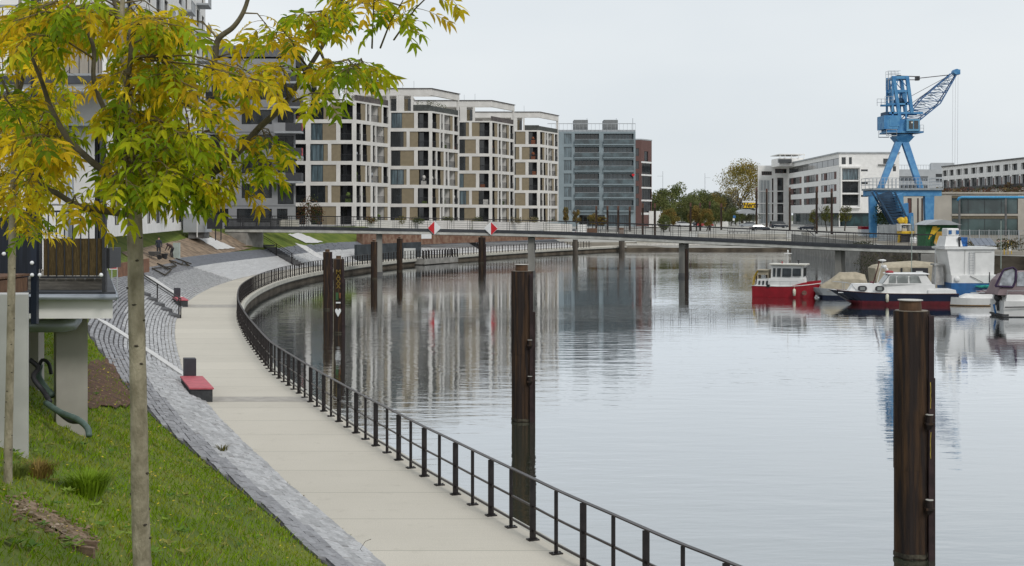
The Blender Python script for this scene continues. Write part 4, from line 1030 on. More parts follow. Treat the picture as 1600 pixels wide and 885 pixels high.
# ------------------------------------------------------------------ grey glass building with balconies
def glass_building():
    D = 290.0; m = D/F; x1 = PX(993,D); x0 = PX(876,D)-3; z0 = 3.0; L = x1-x0
    root = empty('balcony_building', (x1, D, z0), 'grey blue building with glazed balconies on every floor', 'apartment building')
    f = Fac((x1,D,z0), (-1,0,0), (0,1,0)); v = lambda py: PZ(py,D)-z0; u = lambda px: x1-PX(px,D)
    mt = mat('blue_grey_cladding', (.235,.285,.31), .7, .06, .5)
    H = v(206); fh = 20.7*m
    rows = [v(232+20.7*k+ -4) for k in range(6)]     # tops
    b = MB(); holes = []
    for k in range(6):
        t = v(209+20.75*k); bt = v(209+20.75*(k+1)-4.5)
        holes += [(u(990), u(943), bt, t), (u(936), u(898), bt, t), (u(893), u(881), bt, t)]
    holes += [(u(985), u(950), .1, v(336)), (u(945), u(905), .1, v(336))]
    wall_holes(b, f, L, H, holes, 2.0)
    b.quad(f(0,0), f(0,0)+Vector((.6,12,0)), f(0,H)+Vector((.6,12,0)), f(0,H)); b.quad(f(0,H), f(L,H), f(L,H,12), f(0,H,12)); b.build('wall', mt, root, world=True)
    for i, h in enumerate(holes):
        deep = 1.9 if h[1]-h[0] > 3 else .3
        window(f, root, *h, depth=deep, mull=5 if deep > 1 else 1, glass=[M_glass, M_glassb][(i*7) % 3 != 1], fw=.06, frame=mt)
        if deep > 1 and i < 18:
            r = MB(); zb = h[2]
            f.box(r, h[0]-.1, h[1]+.1, zb-.28, zb-.02, -.6, -.003, 0); o = r.build('balcony_slab', mt, root, world=True)
            r = MB(); f.box(r, h[0], h[1], zb, zb+1.0, -.55, -.52, 0); f.box(r, h[0], h[1], zb+1.02, zb+1.08, -.58, -.5, 1)
            x = r.build('glass_railing', [mat('railing_glass', (.05,.075,.085), .12, .5, .6, spec=.8), M_greyl], o, fix=False)
            for vv in x.data.vertices: vv.co -= root.location
    b = MB()
    for a, c in ((966,944),(919,897)): f.box(b, u(a), u(c), H+.02, v(187), 1, 6)
    b.build('roof_box', mat('roof_box_grey', (.20,.21,.215), .7), root, world=True)
    b = MB()
    for k in range(22):
        q = k*L/22; f.box(b, q, q+.05, H+.002, v(194), .05, .1)
    f.box(b, 0, L, v(194), v(193), .04, .1); f.box(b, 0, L-2, H+.003, v(203), .3, .5); b.build('roof_railing', M_greyl, root, world=True)
    b = MB()
    for px in (965, 919, 991): b.tube([f(u(px-1), H, 2), f(u(px-1), v(184), 2)], .06, 5)
    b.build('roof_mast', M_greyl, root, world=True)
    b = MB(); c = f(u(989), v(274), -.7); s = .42
    b.add([c+Vector((x*s, e, z*s)) for e in (-.03,.03) for x, z in ((0,-1),(.75,0),(.8,.5),(.4,.75),(0,.4),(-.4,.75),(-.8,.5),(-.75,0))], [tuple(range(8)), tuple(range(15,7,-1))]+[(i,(i+1)%8,8+(i+1)%8,8+i) for i in range(8)])
    b.build('red_heart', M_signr, root, world=True)
glass_building()
def brick_building():
    D = 315.0; xc = PX(1002,D); z0 = 2.8
    root = empty('brick_building', (xc, D, z0), 'narrow red brick building with white bands and dark windows', 'brick building')
    v = lambda py: PZ(py,D)-z0
    fl = Fac((xc,D,z0), (-1,0,0), (0,1,0)); dr = Vector((.56,.83,0)).normalized(); fr_ = Fac((xc,D,z0), dr, (-dr.y,dr.x,0))
    H = v(219); L1, L2 = 6.5, 5.5
    hl = [(.6,1.6,v(y+8),v(y-4)) for y in (236,256,275,295,314)]
    hr = [(1.6,3.6,v(254),v(236))]+[(.35,L2-.25,v(y+17),v(y)) for y in (255,275,295,315)]
    b = MB(); wall_holes(b, fl, L1, H, hl, .2); wall_holes(b, fr_, L2, H, hr, .2); c = fr_(L2,0)
    b.quad(c, c+Vector((-8,0,0)), c+Vector((-8,0,H)), c+Vector((0,0,H))); b.add([fl(0,H), fl(L1,H), c+Vector((-8,0,H)), c+Vector((0,0,H))], [(0,1,2,3)])
    b.build('wall', M_brick, root, world=True)
    for h in hl: window(fl, root, *h, mull=0, fw=.05)
    for h in hr: window(fr_, root, *h, mull=3, fw=.06)
    b = MB()
    for y in (253.5,273.5,293.5,313.5): fr_.box(b, 0, L2, v(y+1.3), v(y-1.3), -.05, -.003)
    fr_.box(b, 0, L2, v(336), v(332.5), -.05, -.003); b.build('white_band', M_whitep, root, world=True)
    b = MB(); fr_.box(b, -.05, L2+.1, H, H+.3, -.05, .4); fl.box(b, .0, L1, H, H+.3, -.05, .4); b.build('roof_edge', M_greyl, root, world=True)
brick_building()
b = MB(); a = P(1014,330,318); b.box(a.x, PX(1032,318), 318, 330, 2.6, PZ(330,318)); tag(b.build('flat_house', M_wall), 'low pale flat roofed house right of the red brick building', 'house')
# ------------------------------------------------------------------ white office building behind the crane
def office_building():
    D = 320.0; z0 = 2.6; xc = PX(1311,D)
    root = empty('office_building', (xc, D, z0), 'large white office building with ribbon windows and a stacked glass bay, behind the crane', 'office building')
    v = lambda py: PZ(py,D)-z0; m = D/F
    ff = Fac((xc,D,z0), (1,0,0), (0,1,0))                      # front, frontal
    ds_ = Vector((.03,1,0)).normalized(); fs = Fac((xc,D,z0), ds_, (ds_.y,-ds_.x,0))   # long side running away
    H = v(240); u = lambda px: PX(px,D)-xc
    hf = [(u(1315),u(1321.5),v(257),v(246)),(u(1326.5),u(1331),v(257),v(246)),(u(1316),u(1341),v(281.5),v(264)),(u(1316),u(1341),v(301.5),v(284)),(u(1316),u(1341),v(321.5),v(304.5)),
          (u(1344),u(1356),v(268),v(265)),(u(1344),u(1356),v(288),v(285)),(u(1344),u(1356),v(308),v(305)),(u(1380),u(1389),v(256.5),v(248)),(u(1395),u(1400),v(268),v(260))]
    gf = (-.0+u(1312), u(1397), .15, v(333))
    def L_at(px):       # distance along the side wall for a photo column
        k = (px-800)/F; return (xc-k*D)/(k*ds_.y-ds_.x)
    L = L_at(1232)
    hs = []
    pr = [(1307,1283),(1278.5,1256),(1252.5,1232.8)]
    for y0, y1 in ((298.5,-0.0),): pass
    for top, bot in ((267.5,279.5),(287.5,298.5),(307.5,318.5)):
        for a, c in pr: hs.append((L_at(a), min(L-.2, L_at(c)), v(bot), v(top)))
    ribbon = (L_at(1311)+.3, L-.5, v(258), v(247)); hs.append(ribbon)
    hs.append((L_at(1311)+.3, L-3, .15, v(333)))
    b = MB(); FW = u(1405)
    wall_holes(b, ff, FW, H, hf+[gf], .3); wall_holes(b, fs, L, H, hs, .3)
    b.quad(ff(0,H), ff(FW,H), ff(FW,H)+Vector((10,60,0)), fs(L,H)); b.quad(ff(FW,0), ff(FW,0)+Vector((10,60,0)), ff(FW,H)+Vector((10,60,0)), ff(FW,H)); b.build('wall', M_wall, root, world=True)
    for h in hf[2:5]: window(ff, root, *h, mull=1, glass=M_glassb if h is hf[2] else M_glass, fw=.09)
    for h in hf[:2]+hf[5:]: window(ff, root, *h, mull=0)
    window(ff, root, *gf, depth=.9, mull=6, glass=mat('lobby_glass', (.02,.05,.055), .12, .4, .5, spec=.8))
    window(fs, root, *hs[-1], depth=.9, mull=12, glass=mat('lobby_glass', (0,0,0)))
    window(fs, root, *ribbon, mull=9)
    for h in hs[:-2]:
        a, c = h[0], h[1]; n = 6; M3 = [M_brick, M_glassb, M_glass, M_glassb, M_brick, M_brick]
        o = window(fs, root, *h, mull=5)
        for k in (0, 4):
            bb_ = MB(); fs.box(bb_, a+(c-a)*k/n+.1, a+(c-a)*(k+1)/n-.1, h[2]+.1, h[3]-.1, .06, .12); x = bb_.build('shutter', M_brick, o, fix=False)
            for vv in x.data.vertices: vv.co -= root.location
    b = MB(); ff.box(b, u(1312.5), u(1344), v(262.5), v(260), -.8, -.003); ff.box(b, u(1312.5), u(1344), v(325.5), v(323), -.8, -.003)
    for px in (1313.5,1343): ff.box(b, u(px-.9), u(px+.9), v(322.9), v(262.6), -.8, -.003)
    for y in (282.7,303): ff.box(b, u(1314.5), u(1342), v(y+.9), v(y-.9), -.6, -.003)
    b.build('bay_frame', M_wall, root, world=True)
    b = MB(); ff.box(b, -.3, FW+.2, H+.002, H+.35, -.3, .6); fs.box(b, .61, L, H+.002, H+.35, -.3, .6); b.build('roof_edge', M_greyl, root, world=True)
    b = MB(); ff.box(b, u(1372), u(1398), v(258.6), v(257.2), -.5, -.003); b.build('canopy', M_concd, root, world=True)
    # rounded far end with tall grid glazing
    De = 392.0; vv_ = lambda py: PZ(py,De)-z0
    f2 = Fac((PX(1232,De),De,z0), (-1,-.0,0), (.22,1,0)); L2 = PX(1232,De)-PX(1184,De); uu = lambda px: PX(1232,De)-PX(px,De)
    h2 = [(uu(1204.5),uu(1186),vv_(350),vv_(281)), (uu(1208.5),uu(1206),vv_(345),vv_(279)), (uu(1224),uu(1214.5),vv_(347),vv_(278)), (uu(1229),uu(1211),vv_(271),vv_(264)), (uu(1206),uu(1190),vv_(274),vv_(268))]
    b = MB(); wall_holes(b, f2, L2, vv_(259), h2, .3); b.quad(f2(L2,0), f2(L2,0,20), f2(L2,vv_(259),20), f2(L2,vv_(259))); b.quad(f2(0,vv_(259)), f2(L2,vv_(259)), f2(L2,vv_(259),20), f2(0,vv_(259),20)); b.build('end_wing', M_wall, root, world=True)
    for i, h in enumerate(h2):
        window(f2, root, *h, mull=[7,0,0,3,4][i], glass=M_glassb if i == 0 else M_glass, fw=.22 if i == 0 else .12, frame=M_whitep if i in (0,) else M_brick)
    b = MB()
    for py in (299,318,334): f2.box(b, uu(1224), uu(1186), vv_(py+.8), vv_(py-.8), -.1, .05)
    b.build('wing_band', M_wall, root, world=True)
    # roof pavilion
    Dp = 380.0; vp = lambda py: PZ(py,Dp)
    b = MB(); b.box(PX(1218,Dp), PX(1256,Dp), Dp, Dp+12, vp(259.5), vp(247), 0); b.box(PX(1215,Dp), PX(1236,Dp), Dp-1, Dp-.01, vp(255), vp(249), 1); b.box(PX(1217,Dp), PX(1257,Dp), Dp-.6, Dp+12.5, vp(242), vp(240.8), 0)
    for px in (1218,1226,1236,1247,1256): b.box(PX(px,Dp), PX(px+1,Dp), Dp-.4, Dp-.1, vp(247), vp(242), 0)
    b.build('roof_pavilion', [M_wall, M_glass], root, world=True)
office_building()
# ------------------------------------------------------------------ buildings behind and right of the crane
def block(name, px0, px1, D, py_top, z0, depth, m, label, cat, holes=(), glass=M_glass, mull=2, parts=None):
    root = empty(name, (PX(px0,D), D, z0), label, cat); v = lambda py: PZ(py,D)-z0; x0 = PX(px0,D); u = lambda px: PX(px,D)-x0; H = v(py_top)
    f = Fac((x0,D,z0), (1,0,0), ((px0-800)/F,1,0)); L = u(px1); hs = [(u(a),u(c),max(.05,v(q)),v(p)) for a, c, p, q in holes]
    b = MB(); wall_holes(b, f, L, H, hs, .25); b.quad(f(0,0), f(0,0,depth), f(0,H,depth), f(0,H)); b.quad(f(L,0), f(L,0,depth), f(L,H,depth), f(L,H)); b.quad(f(0,H), f(L,H), f(L,H,depth), f(0,H,depth)); b.build('wall', m, root, world=True)
    for h in hs: window(f, root, *h, mull=mull, glass=glass)
    return root, f, u, v, L, H
r_, f, u, v, L, H = block('grey_office_block', 1385, 1480, 340, 265, 2.6, 20, mat('light_grey_facade', (.40,.42,.44), .8, .05, .5), 'light grey office block seen between the crane legs', 'office building', [(1400,1450,276,283),(1400,1450,289,296),(1462,1476,272,277),(1462,1476,280,285),(1400,1476,302,309),(1400,1476,315,322)], M_glass, 8)
b = MB(); f.box(b, u(1455), u(1492), H+.01, v(254), 3, 14); b.build('roof_box', mat('light_grey_facade', (0,)*3), r_, world=True)
b = MB()
for k in range(14): f.box(b, u(1396)+k*.72, u(1396)+k*.72+.08, H+.01, H+1.1, 0, .08)
f.box(b, u(1396), u(1396)+9.6, H+1.1, H+1.2, 0, .08); b.build('roof_railing', M_greyl, r_, world=True)
block('striped_white_building', 1412, 1450, 240, 305, 2.3, 12, mat('pale_cream_facade', (.55,.52,.46), .8, .05, .5), 'pale building with tall narrow windows inside the crane portal', 'building', [(1418,1424.5,310,364),(1433,1435.5,310,364),(1439.5,1442,310,364)], M_brick, 0)
r_, f, u, v, L, H = block('glass_front_building', 1456, 1720, 215, 303, 2.2, 16, mat('pale_stone_facade', (.44,.41,.36), .85, .08, .5), 'low pale stone building with a wide two storey glass front, at the right edge', 'building', [(1487,1590.5,306,334.5),(1487,1590.5,338,372),(1612,1680,306,370)], mat('greenish_glass', (.045,.075,.075), .08, .5, .25, spec=.9), 3)
b = MB(); f.box(b, u(1456), u(1720), H+.002, v(300.5), -.25, .6); f.box(b, u(1487), u(1590), v(337.4), v(334.8), -.1, .02); b.build('roof_edge', mat('pale_stone_facade', (0,)*3), r_, world=True)
b = MB(); f.box(b, u(1487.5), u(1590), v(310), v(306.2), .05, .2); f.box(b, u(1487.5), u(1590), v(342), v(338.2), .05, .2); b.build('bronze_lintel', mat('bronze_trim', (.13,.11,.07), .6), r_, world=True)
b = MB(); f.box(b, 0, -u(1446)*-1 if False else .01, 0, 1, 0, .1); 
r2, f, u, v, L, H2 = block('dark_window_annex', 1443, 1455.8, 217, 306, 2.2, 12, mat('pale_stone_facade', (0,)*3), 'narrow annex with dark windows between the crane and the glass front building', 'building', [(1445,1455.9,308,338),(1445,1455.9,341,345)], M_glass, 1)
# long white residential building with a slanting roof line (runs towards the viewer)
def long_building():
    D0, D1 = 295.0, 237.0; xa, xb = PX(1472,D0), PX(1640,D1); root = empty('long_white_building', (xa, D0, 2.4), 'long white residential building with balconies and rust coloured planting, behind the glass front building', 'apartment building')
    d = Vector((xb-xa, D1-D0, 0)); L = d.length; dn = d.normalized(); f = Fac((xa,D0,2.4), dn, (-dn.y, dn.x, 0) if -dn.y*0+dn.x > 0 else (dn.y,-dn.x,0)); f.i = Vector((-dn.y, dn.x, 0)); 
    if f.i.y < 0: f.i = -f.i
    H = PZ(262,D0)-2.4; holes = []
    nb = 13; w = L/nb
    vt = lambda py: PZ(py,D0)-2.4
    for i in range(nb):
        holes.append((i*w+.3, i*w+w*.66, vt(276), vt(267))); 
        if i % 2 == 0: holes.append((i*w+w*.74, i*w+w*.90, vt(276), vt(267)))
        holes.append((i*w+.2, i*w+w*.84, vt(295), vt(282)))
        holes.append((i*w+.4, i*w+w*.86, vt(314), vt(303)))
    b = MB(); wall_holes(b, f, L, H, holes, .5); b.quad(f(0,0), f(0,0,12), f(0,H,12), f(0,H)); b.quad(f(0,H), f(L,H), f(L,H,12), f(0,H,12)); b.build('wall', M_wall, root, world=True)
    for h in holes: window(f, root, *h, depth=.45, mull=1)
    for i in range(nb):
        b = MB(); f.box(b, i*w+w*.865, i*w+w*.99, vt(295), vt(284), -.02, .1); b.build('brick_pier', M_brick, root, world=True)
    b = MB(); f.box(b, 0, L, vt(299), vt(294.5), -1.4, -.002); b.build('balcony_band', M_anth, root, world=True)
    b = MB(); f.box(b, 0, L, H+.002, H+.3, -.2, .5); b.build('roof_edge', M_concd, root, world=True)
    g = random.Random(5); b = MB(); cols = []
    for k in range(16):
        q = f(g.uniform(0,L), vt(301)+g.uniform(-.6,.3), -2); n0 = len(b.f); leaf_blob(b, q, 1.5, 1.0, .9, 60, .5, g)
        c = g.choice([(.16,.08,.05),(.13,.07,.05),(.17,.12,.06),(.09,.09,.04)]); cols += [c]*(len(b.f)-n0)
    o = colored_mb('roof_planting', b, cols, LEAF, root)
long_building()
# roof garden strip on the glass front building
g = random.Random(15); b = MB(); cols = []
for k in range(22):
    q = Vector((PX(1450+k*11,219), 219.5, PZ(300.5,219)+g.uniform(0,.3))); n0 = len(b.f); leaf_blob(b, q, 1.1, .7, g.uniform(.4,1.0), 70, .32, g)
    c = g.choice([(.18,.085,.05),(.15,.08,.06),(.20,.14,.06),(.10,.09,.04),(.40,.38,.35),(.45,.43,.40)]); cols += [c]*(len(b.f)-n0)
tag(colored_mb('roof_garden', b, cols, LEAF), 'row of rust coloured bushes along the roof of the low glass front building', 'bushes')
# raised blue pipe on posts in front of it
o = empty('blue_pipe_rack', P(1497,372,205), 'bright blue pipe carried on grey posts in front of the glass front building', 'pipe')
b = MB(); b.tube([P(1496,314,205), P(1498.5,309.5,205), P(1503,308.5,205), P(1690,308.7,205)], .2, 8); b.build('pipe', mat('light_blue_pipe', (.06,.30,.55), .4, .1), o, world=True, smooth=True)
for px in (1499,1571.5,1650):
    b = MB(); q = P(px,309,205); b.box(q.x-.15,q.x+.15,204.9,205.1,2,q.z-.12); b.build('post', M_concd, o, world=True)
# ------------------------------------------------------------------ harbour crane
def crane():
    D = 200.0; z0 = 2.2; cx = lambda px: PX(px,D); cz = lambda py: PZ(py,D)
    o = empty('harbour_crane', (cx(1409), D, z0), 'tall bright blue harbour crane with lattice jib on a portal', 'crane')
    def part(nm, fn, m=M_blue):
        b = MB(); fn(b); return b.build(nm, m, o, world=True)
    yf, yb = D-2.4, D+2.4
    for x, w in ((1364,1.2),(1451,1.45)):
        for y in (yf, yb):
            def leg(b): 
                c = PX(x, y); b.add([(c-w/2*.8,y-.45,z0-.3),(c+w/2*.8,y-.45,z0-.3),(c+w/2*.8,y+.45,z0-.3),(c-w/2*.8,y+.45,z0-.3),(c-w/2,y-.5,cz(307)),(c+w/2,y-.5,cz(307)),(c+w/2,y+.5,cz(307)),(c-w/2,y+.5,cz(307))],[(0,3,2,1),(4,5,6,7),(0,1,5,4),(1,2,6,5),(2,3,7,6),(3,0,4,7)])
            part('portal_leg', leg)
    part('portal_beam', lambda b: [b.box(cx(1356.5), cx(1461.5), y-.55, y+.55, cz(306.9), cz(298)) for y in (yf, yb)])
    part('portal_cross_beam', lambda b: [b.box(cx(a), cx(c), yf+.551, yb-.551, cz(306), cz(299)) for a, c in ((1357,1366),(1452,1461))])
    part('platform', lambda b: b.box(cx(1355), cx(1463), yf-.9, yb+.9, cz(297.9)+.0, cz(295)), mat('crane_deck_grey', (.30,.33,.35), .7))
    def rl(b):
        for y in (yf-.85, yb+.85):
            for py in (279,284,289): b.bar((cx(1355),y,cz(py)), (cx(1463),y,cz(py)), .06)
            for k in range(19): b.bar((cx(1355+k*6),y,cz(295)), (cx(1355+k*6),y,cz(279)), .07)
        for x in (1355,1463):
            for py in (279,284,289): b.bar((cx(x),yf-.85,cz(py)), (cx(x),yb+.85,cz(py)), .06)
    part('platform_railing', rl, mat('railing_grey_paint', (.42,.45,.48), .6))
    def tap(b, p, q, w0, w1):
        p, q = Vector(p), Vector(q); secs = []
        for c, w in ((p,w0),(q,w1)): secs.append([c+Vector((-w/2,-.4,0)), c+Vector((w/2,-.4,0)), c+Vector((w/2,.4,0)), c+Vector((-w/2,.4,0))])
        b.loft(secs)
    for xa, xb in ((1375.5,1404),(1438,1413.5)):
        for y, yt in ((yf, D-.7), (yb, D+.7)): part('tower_leg', lambda b: tap(b, (PX(xa,y),y,cz(294.9)), (PX(xb,yt),yt,cz(222)), .85, 1.05))
    def head(b):
        b.loft([[(cx(1401),D-1.1,cz(223.5)),(cx(1417),D-1.1,cz(223.5)),(cx(1417),D+1.1,cz(223.5)),(cx(1401),D+1.1,cz(223.5))],[(cx(1394.5),D-1.6,cz(214)),(cx(1424.5),D-1.6,cz(214)),(cx(1424.5),D+1.6,cz(214)),(cx(1394.5),D+1.6,cz(214))]])
        b.lathe((cx(1409.5),D,cz(213.9)), [(1.6,0),(1.6,.35),(1.2,.4)], 20)
    part('tower_head', head); part('slewing_ring', lambda b: b.lathe((cx(1409.5),D,cz(210)), [(1.75,0),(1.75,.4)], 24), M_anth)
    part('slewing_platform', lambda b: b.box(cx(1380), cx(1437), D-2, D+2, cz(209), cz(206.5)))
    part('machinery_house', lambda b: (b.box(cx(1376), cx(1398), D-1.9, D+1.9, cz(203), cz(182)), b.box(cx(1382), cx(1410), D-1.7, D+1.7, cz(206.4), cz(188)+.0, 0), b.box(cx(1384),cx(1400),D-1.95,D-1.71,cz(199),cz(184))))
    cb = part('cabin', lambda b: b.box(cx(1409.6), cx(1430), D-2.3, D-.2, cz(206.4), cz(188)), mat('light_crane_blue', (.13,.33,.52), .5))
    def wn(b):
        for a, c in ((1413,1419.3),(1421,1427.5)): b.box(cx(a), cx(c), D-2.34, D-2.302, cz(203), cz(190.5))
    x = MB(); wn(x); q = x.build('cabin_window', [M_glass], cb, fix=False)
    for v_ in q.data.vertices: v_.co -= o.location
    x = MB(); x.blob((cx(1417.5),D-2.38,cz(193.5)), .14,.06,.14); q = x.build('cabin_lamp', mat('lamp_white', (.8,.8,.7)), cb, fix=False)
    for v_ in q.data.vertices: v_.co -= o.location
    # tower above (A-frame)
    for y in (D-1.5, D+1.5):
        part('frame_leg', lambda b: b.bar((cx(1401.5),y,cz(188)), (cx(1391.5),y,cz(122)), .5, .5))
        part('frame_leg', lambda b: b.bar((cx(1420),y,cz(178)), (cx(1412.5),y,cz(122)), .5, .5))
        part('rear_post', lambda b: b.bar((cx(1390),y,cz(184)), (cx(1390.5),y,cz(122)), .28, .3))
    def cross(b):
        for y in (D-1.5, D+1.5):
            b.bar((cx(1389),y,cz(123)), (cx(1415),y,cz(123)), .4, .45); b.bar((cx(1394),y,cz(144)), (cx(1415),y,cz(144)), .3, .35)
            b.bar((cx(1380),y,cz(164)), (cx(1419),y,cz(164)), .25, .3); b.bar((cx(1385),y,cz(178)), (cx(1437),y,cz(178)), .3, .3)
            b.bar((cx(1399),y,cz(126)), (cx(1394),y,cz(143)), .1); b.bar((cx(1403),y,cz(126)), (cx(1411),y,cz(136)), .1)
            b.bar((cx(1411),y,cz(144)), (cx(1411),y,cz(186)), .25)
        for z in (123,144,164,178): b.bar((cx(1392),D-1.5,cz(z)), (cx(1392),D+1.5,cz(z)), .3); b.bar((cx(1413),D-1.5,cz(z)), (cx(1413),D+1.5,cz(z)), .3)
    part('cross_beams', cross)
    part('winch', lambda b: (b.tube([(cx(1404),D-1,cz(159)),(cx(1404),D+1,cz(159))], .55, 12), b.box(cx(1398), cx(1416), D-1, D+1, cz(163), cz(160)), b.box(cx(1380), cx(1400), D-1.4, D+1.4, cz(182), cz(176))), mat('dark_crane_blue', (.02,.06,.12), .6))
    part('sheave_block', lambda b: (b.box(cx(1401), cx(1406.5), D-.5, D+.5, cz(124), cz(118)), b.box(cx(1430.5), cx(1436), D-.4, D+.4, cz(126), cz(119.5))), M_anth)
    def cage(b):
        for y in (D-1.4, D-.2):
            for px in (1383.5,1388,1393,1399): b.bar((cx(px),y,cz(112.5)), (cx(px),y,cz(142 if px < 1390 else 119)), .05)
            for py in (112.5,117,125): b.bar((cx(1383.5),y,cz(py)), (cx(1403 if py < 120 else 1391),y,cz(py)), .05)
    part('ladder_cage', cage, mat('railing_grey_paint', (0,)*3))
    for y in (D-2.1, D+2.1):
        def g1(b):
            for py in (153,158.5): b.bar((cx(1376.5),y,cz(py)), (cx(1390),y,cz(py)), .05)
            for px in (1376.5,1383,1389): b.bar((cx(px),y,cz(164)), (cx(px),y,cz(153)), .05)
        def g2(b):
            for py in (204,209): b.bar((cx(1379),y,cz(py)), (cx(1395),y,cz(py)), .05)
            b.bar((cx(1378.5),y,cz(213.6)), (cx(1395),y,cz(213.6)), .12); b.bar((cx(1379),y,cz(213.6)), (cx(1379),y,cz(203.5)), .05); b.bar((cx(1395),y,cz(213.6)), (cx(1395),y,cz(203.5)), .05)
        def g3(b):
            for py in (197,202): b.bar((cx(1430),y,cz(py)), (cx(1436.5),y,cz(py)), .05)
            for px in (1431,1436.5): b.bar((cx(px),y,cz(207)), (cx(px),y,cz(197)), .05)
        for fn in (g1, g2, g3): part('gallery_railing', fn, mat('railing_grey_paint', (0,)*3))
    # jib
    def jib(b):
        A = [(1405,194),(1414,189)]; Bq = [(1428,189.5),(1437,187)]
        ends = [Vector((cx(1488),0,cz(119))), Vector((cx(1494),0,cz(116)))]
        base = [(Vector((cx(1405),D-1.2,cz(193.5)))), Vector((cx(1405),D+1.2,cz(193.5))), Vector((cx(1432),D-1.2,cz(190))), Vector((cx(1432),D+1.2,cz(190)))]
        top = [Vector((cx(1486),D-.35,cz(115))), Vector((cx(1486),D+.35,cz(115))), Vector((cx(1493),D-.35,cz(118))), Vector((cx(1493),D+.35,cz(118)))]
        mid = [p.lerp(q,.45) for p, q in zip(base, top)]
        mid[0] += Vector((-.35,0,.3)); mid[1] += Vector((-.35,0,.3)); mid[2] += Vector((.7,0,-.5)); mid[3] += Vector((.7,0,-.5))
        def at(i, t): return base[i].lerp(mid[i], t/.45) if t < .45 else mid[i].lerp(top[i], (t-.45)/.55)
        for i in range(4): b.bar(at(i,0), at(i,.45), .15); b.bar(at(i,.45), at(i,1), .15)
        n = 12
        for k in range(n):
            t0, t1 = k/n, (k+1)/n
            for i, j in ((0,2),(1,3),(0,1),(2,3)):
                b.bar(at(i,t0), at(j,t0), .06); b.bar(at(i if k % 2 else j, t0), at(j if k % 2 else i, t1), .06)
    part('jib', jib, mat('jib_dark_blue', (.04,.13,.30), .5, .2))
    def walk(b):
        for t in np.linspace(.06,.88,14):
            p = Vector((cx(1412),D,cz(191.5))).lerp(Vector((cx(1488),D,cz(117))), t); b.box(p.x-.45,p.x+.45,D-.6+.3*t,D+.6-.3*t,p.z-.03,p.z+.03)
    part('jib_walkway', walk, mat('pale_blue_rung', (.25,.38,.5), .6))
    part('jib_head', lambda b: (b.box(cx(1490.5), cx(1498.5), D-.6, D+.6, cz(117), cz(109.5)), b.tube([(cx(1493),D-.7,cz(113)),(cx(1493),D+.7,cz(113))], .45, 14)))
    def cab(b):
        for y in (D-.25, D+.25):
            b.tube([(cx(1404),y,cz(119)),(cx(1433),y,cz(120))], .045, 5); b.tube([(cx(1404),y,cz(125)),(cx(1433),y,cz(125))], .035, 5)
            b.tube([(cx(1436),y,cz(122.5)),(cx(1482),y,cz(117.5))], .045, 5); b.tube([(cx(1419),y,cz(153)),(cx(1482),y,cz(119))], .02, 4); b.tube([(cx(1421),y,cz(164)),(cx(1488),y,cz(117))], .02, 4)
        for px in (1489,1493,1497): b.tube([(cx(px),D,cz(112)),(cx(px-1),D,cz(258))], .014, 4)
    part('cable', cab, mat('wire_rope', (.07,.06,.07), .6))
crane()
# blue stair tower / conveyor leaning through the portal, hedge behind
def conveyor():
    D = 190.0; o = empty('blue_conveyor', P(1405,365,D), 'dark blue lattice conveyor slanting down under the crane portal', 'conveyor')
    A, B_ = P(1380,300,D), P(1412,362,D); w = 2.0
    b = MB()
    for e in (-1, 1):
        for y in (-1, 1):
            b.bar(A+Vector((e*w*.7,y,0)), B_+Vector((e*w*.55,y,0)), .22)
    for k in range(15):
        p = A.lerp(B_, k/14); b.bar(p+Vector((-w*.62,-1,0)), p+Vector((w*.62,-1,0)), .1); q = A.lerp(B_, min(1,(k+1)/14)); b.bar(p+Vector((-w*.62,-1,0)), q+Vector((w*.62,-1,0)), .07)
    b.build('lattice', mat('dark_crane_blue', (0,)*3), o, world=True)
    b = MB(); b.obox(A.lerp(B_,.45)+Vector((0,.6,0)), (B_-A)*.42, Vector((w*.5,0,w*.2)), (0,.05,0)); b.build('belt_cover', mat('conveyor_sheet', (.035,.07,.12), .5, .4, 1.2), o, world=True)
    b = MB()
    for t, s in ((.25,1.0),(.5,.9),(.75,.75)):
        p = A.lerp(B_, t)+Vector((1.9,0,0)); b.loft([[p+Vector((-.5*s,-.5,-1.4)),p+Vector((.3*s,-.5,-1.4)),p+Vector((.3*s,.5,-1.4)),p+Vector((-.5*s,.5,-1.4))],[p+Vector((-.9*s,-.7,.9)),p+Vector((.1*s,-.7,1.3)),p+Vector((.1*s,.7,1.3)),p+Vector((-.9*s,.7,.9))]])
    b.build('chute', M_blue, o, world=True)
conveyor()
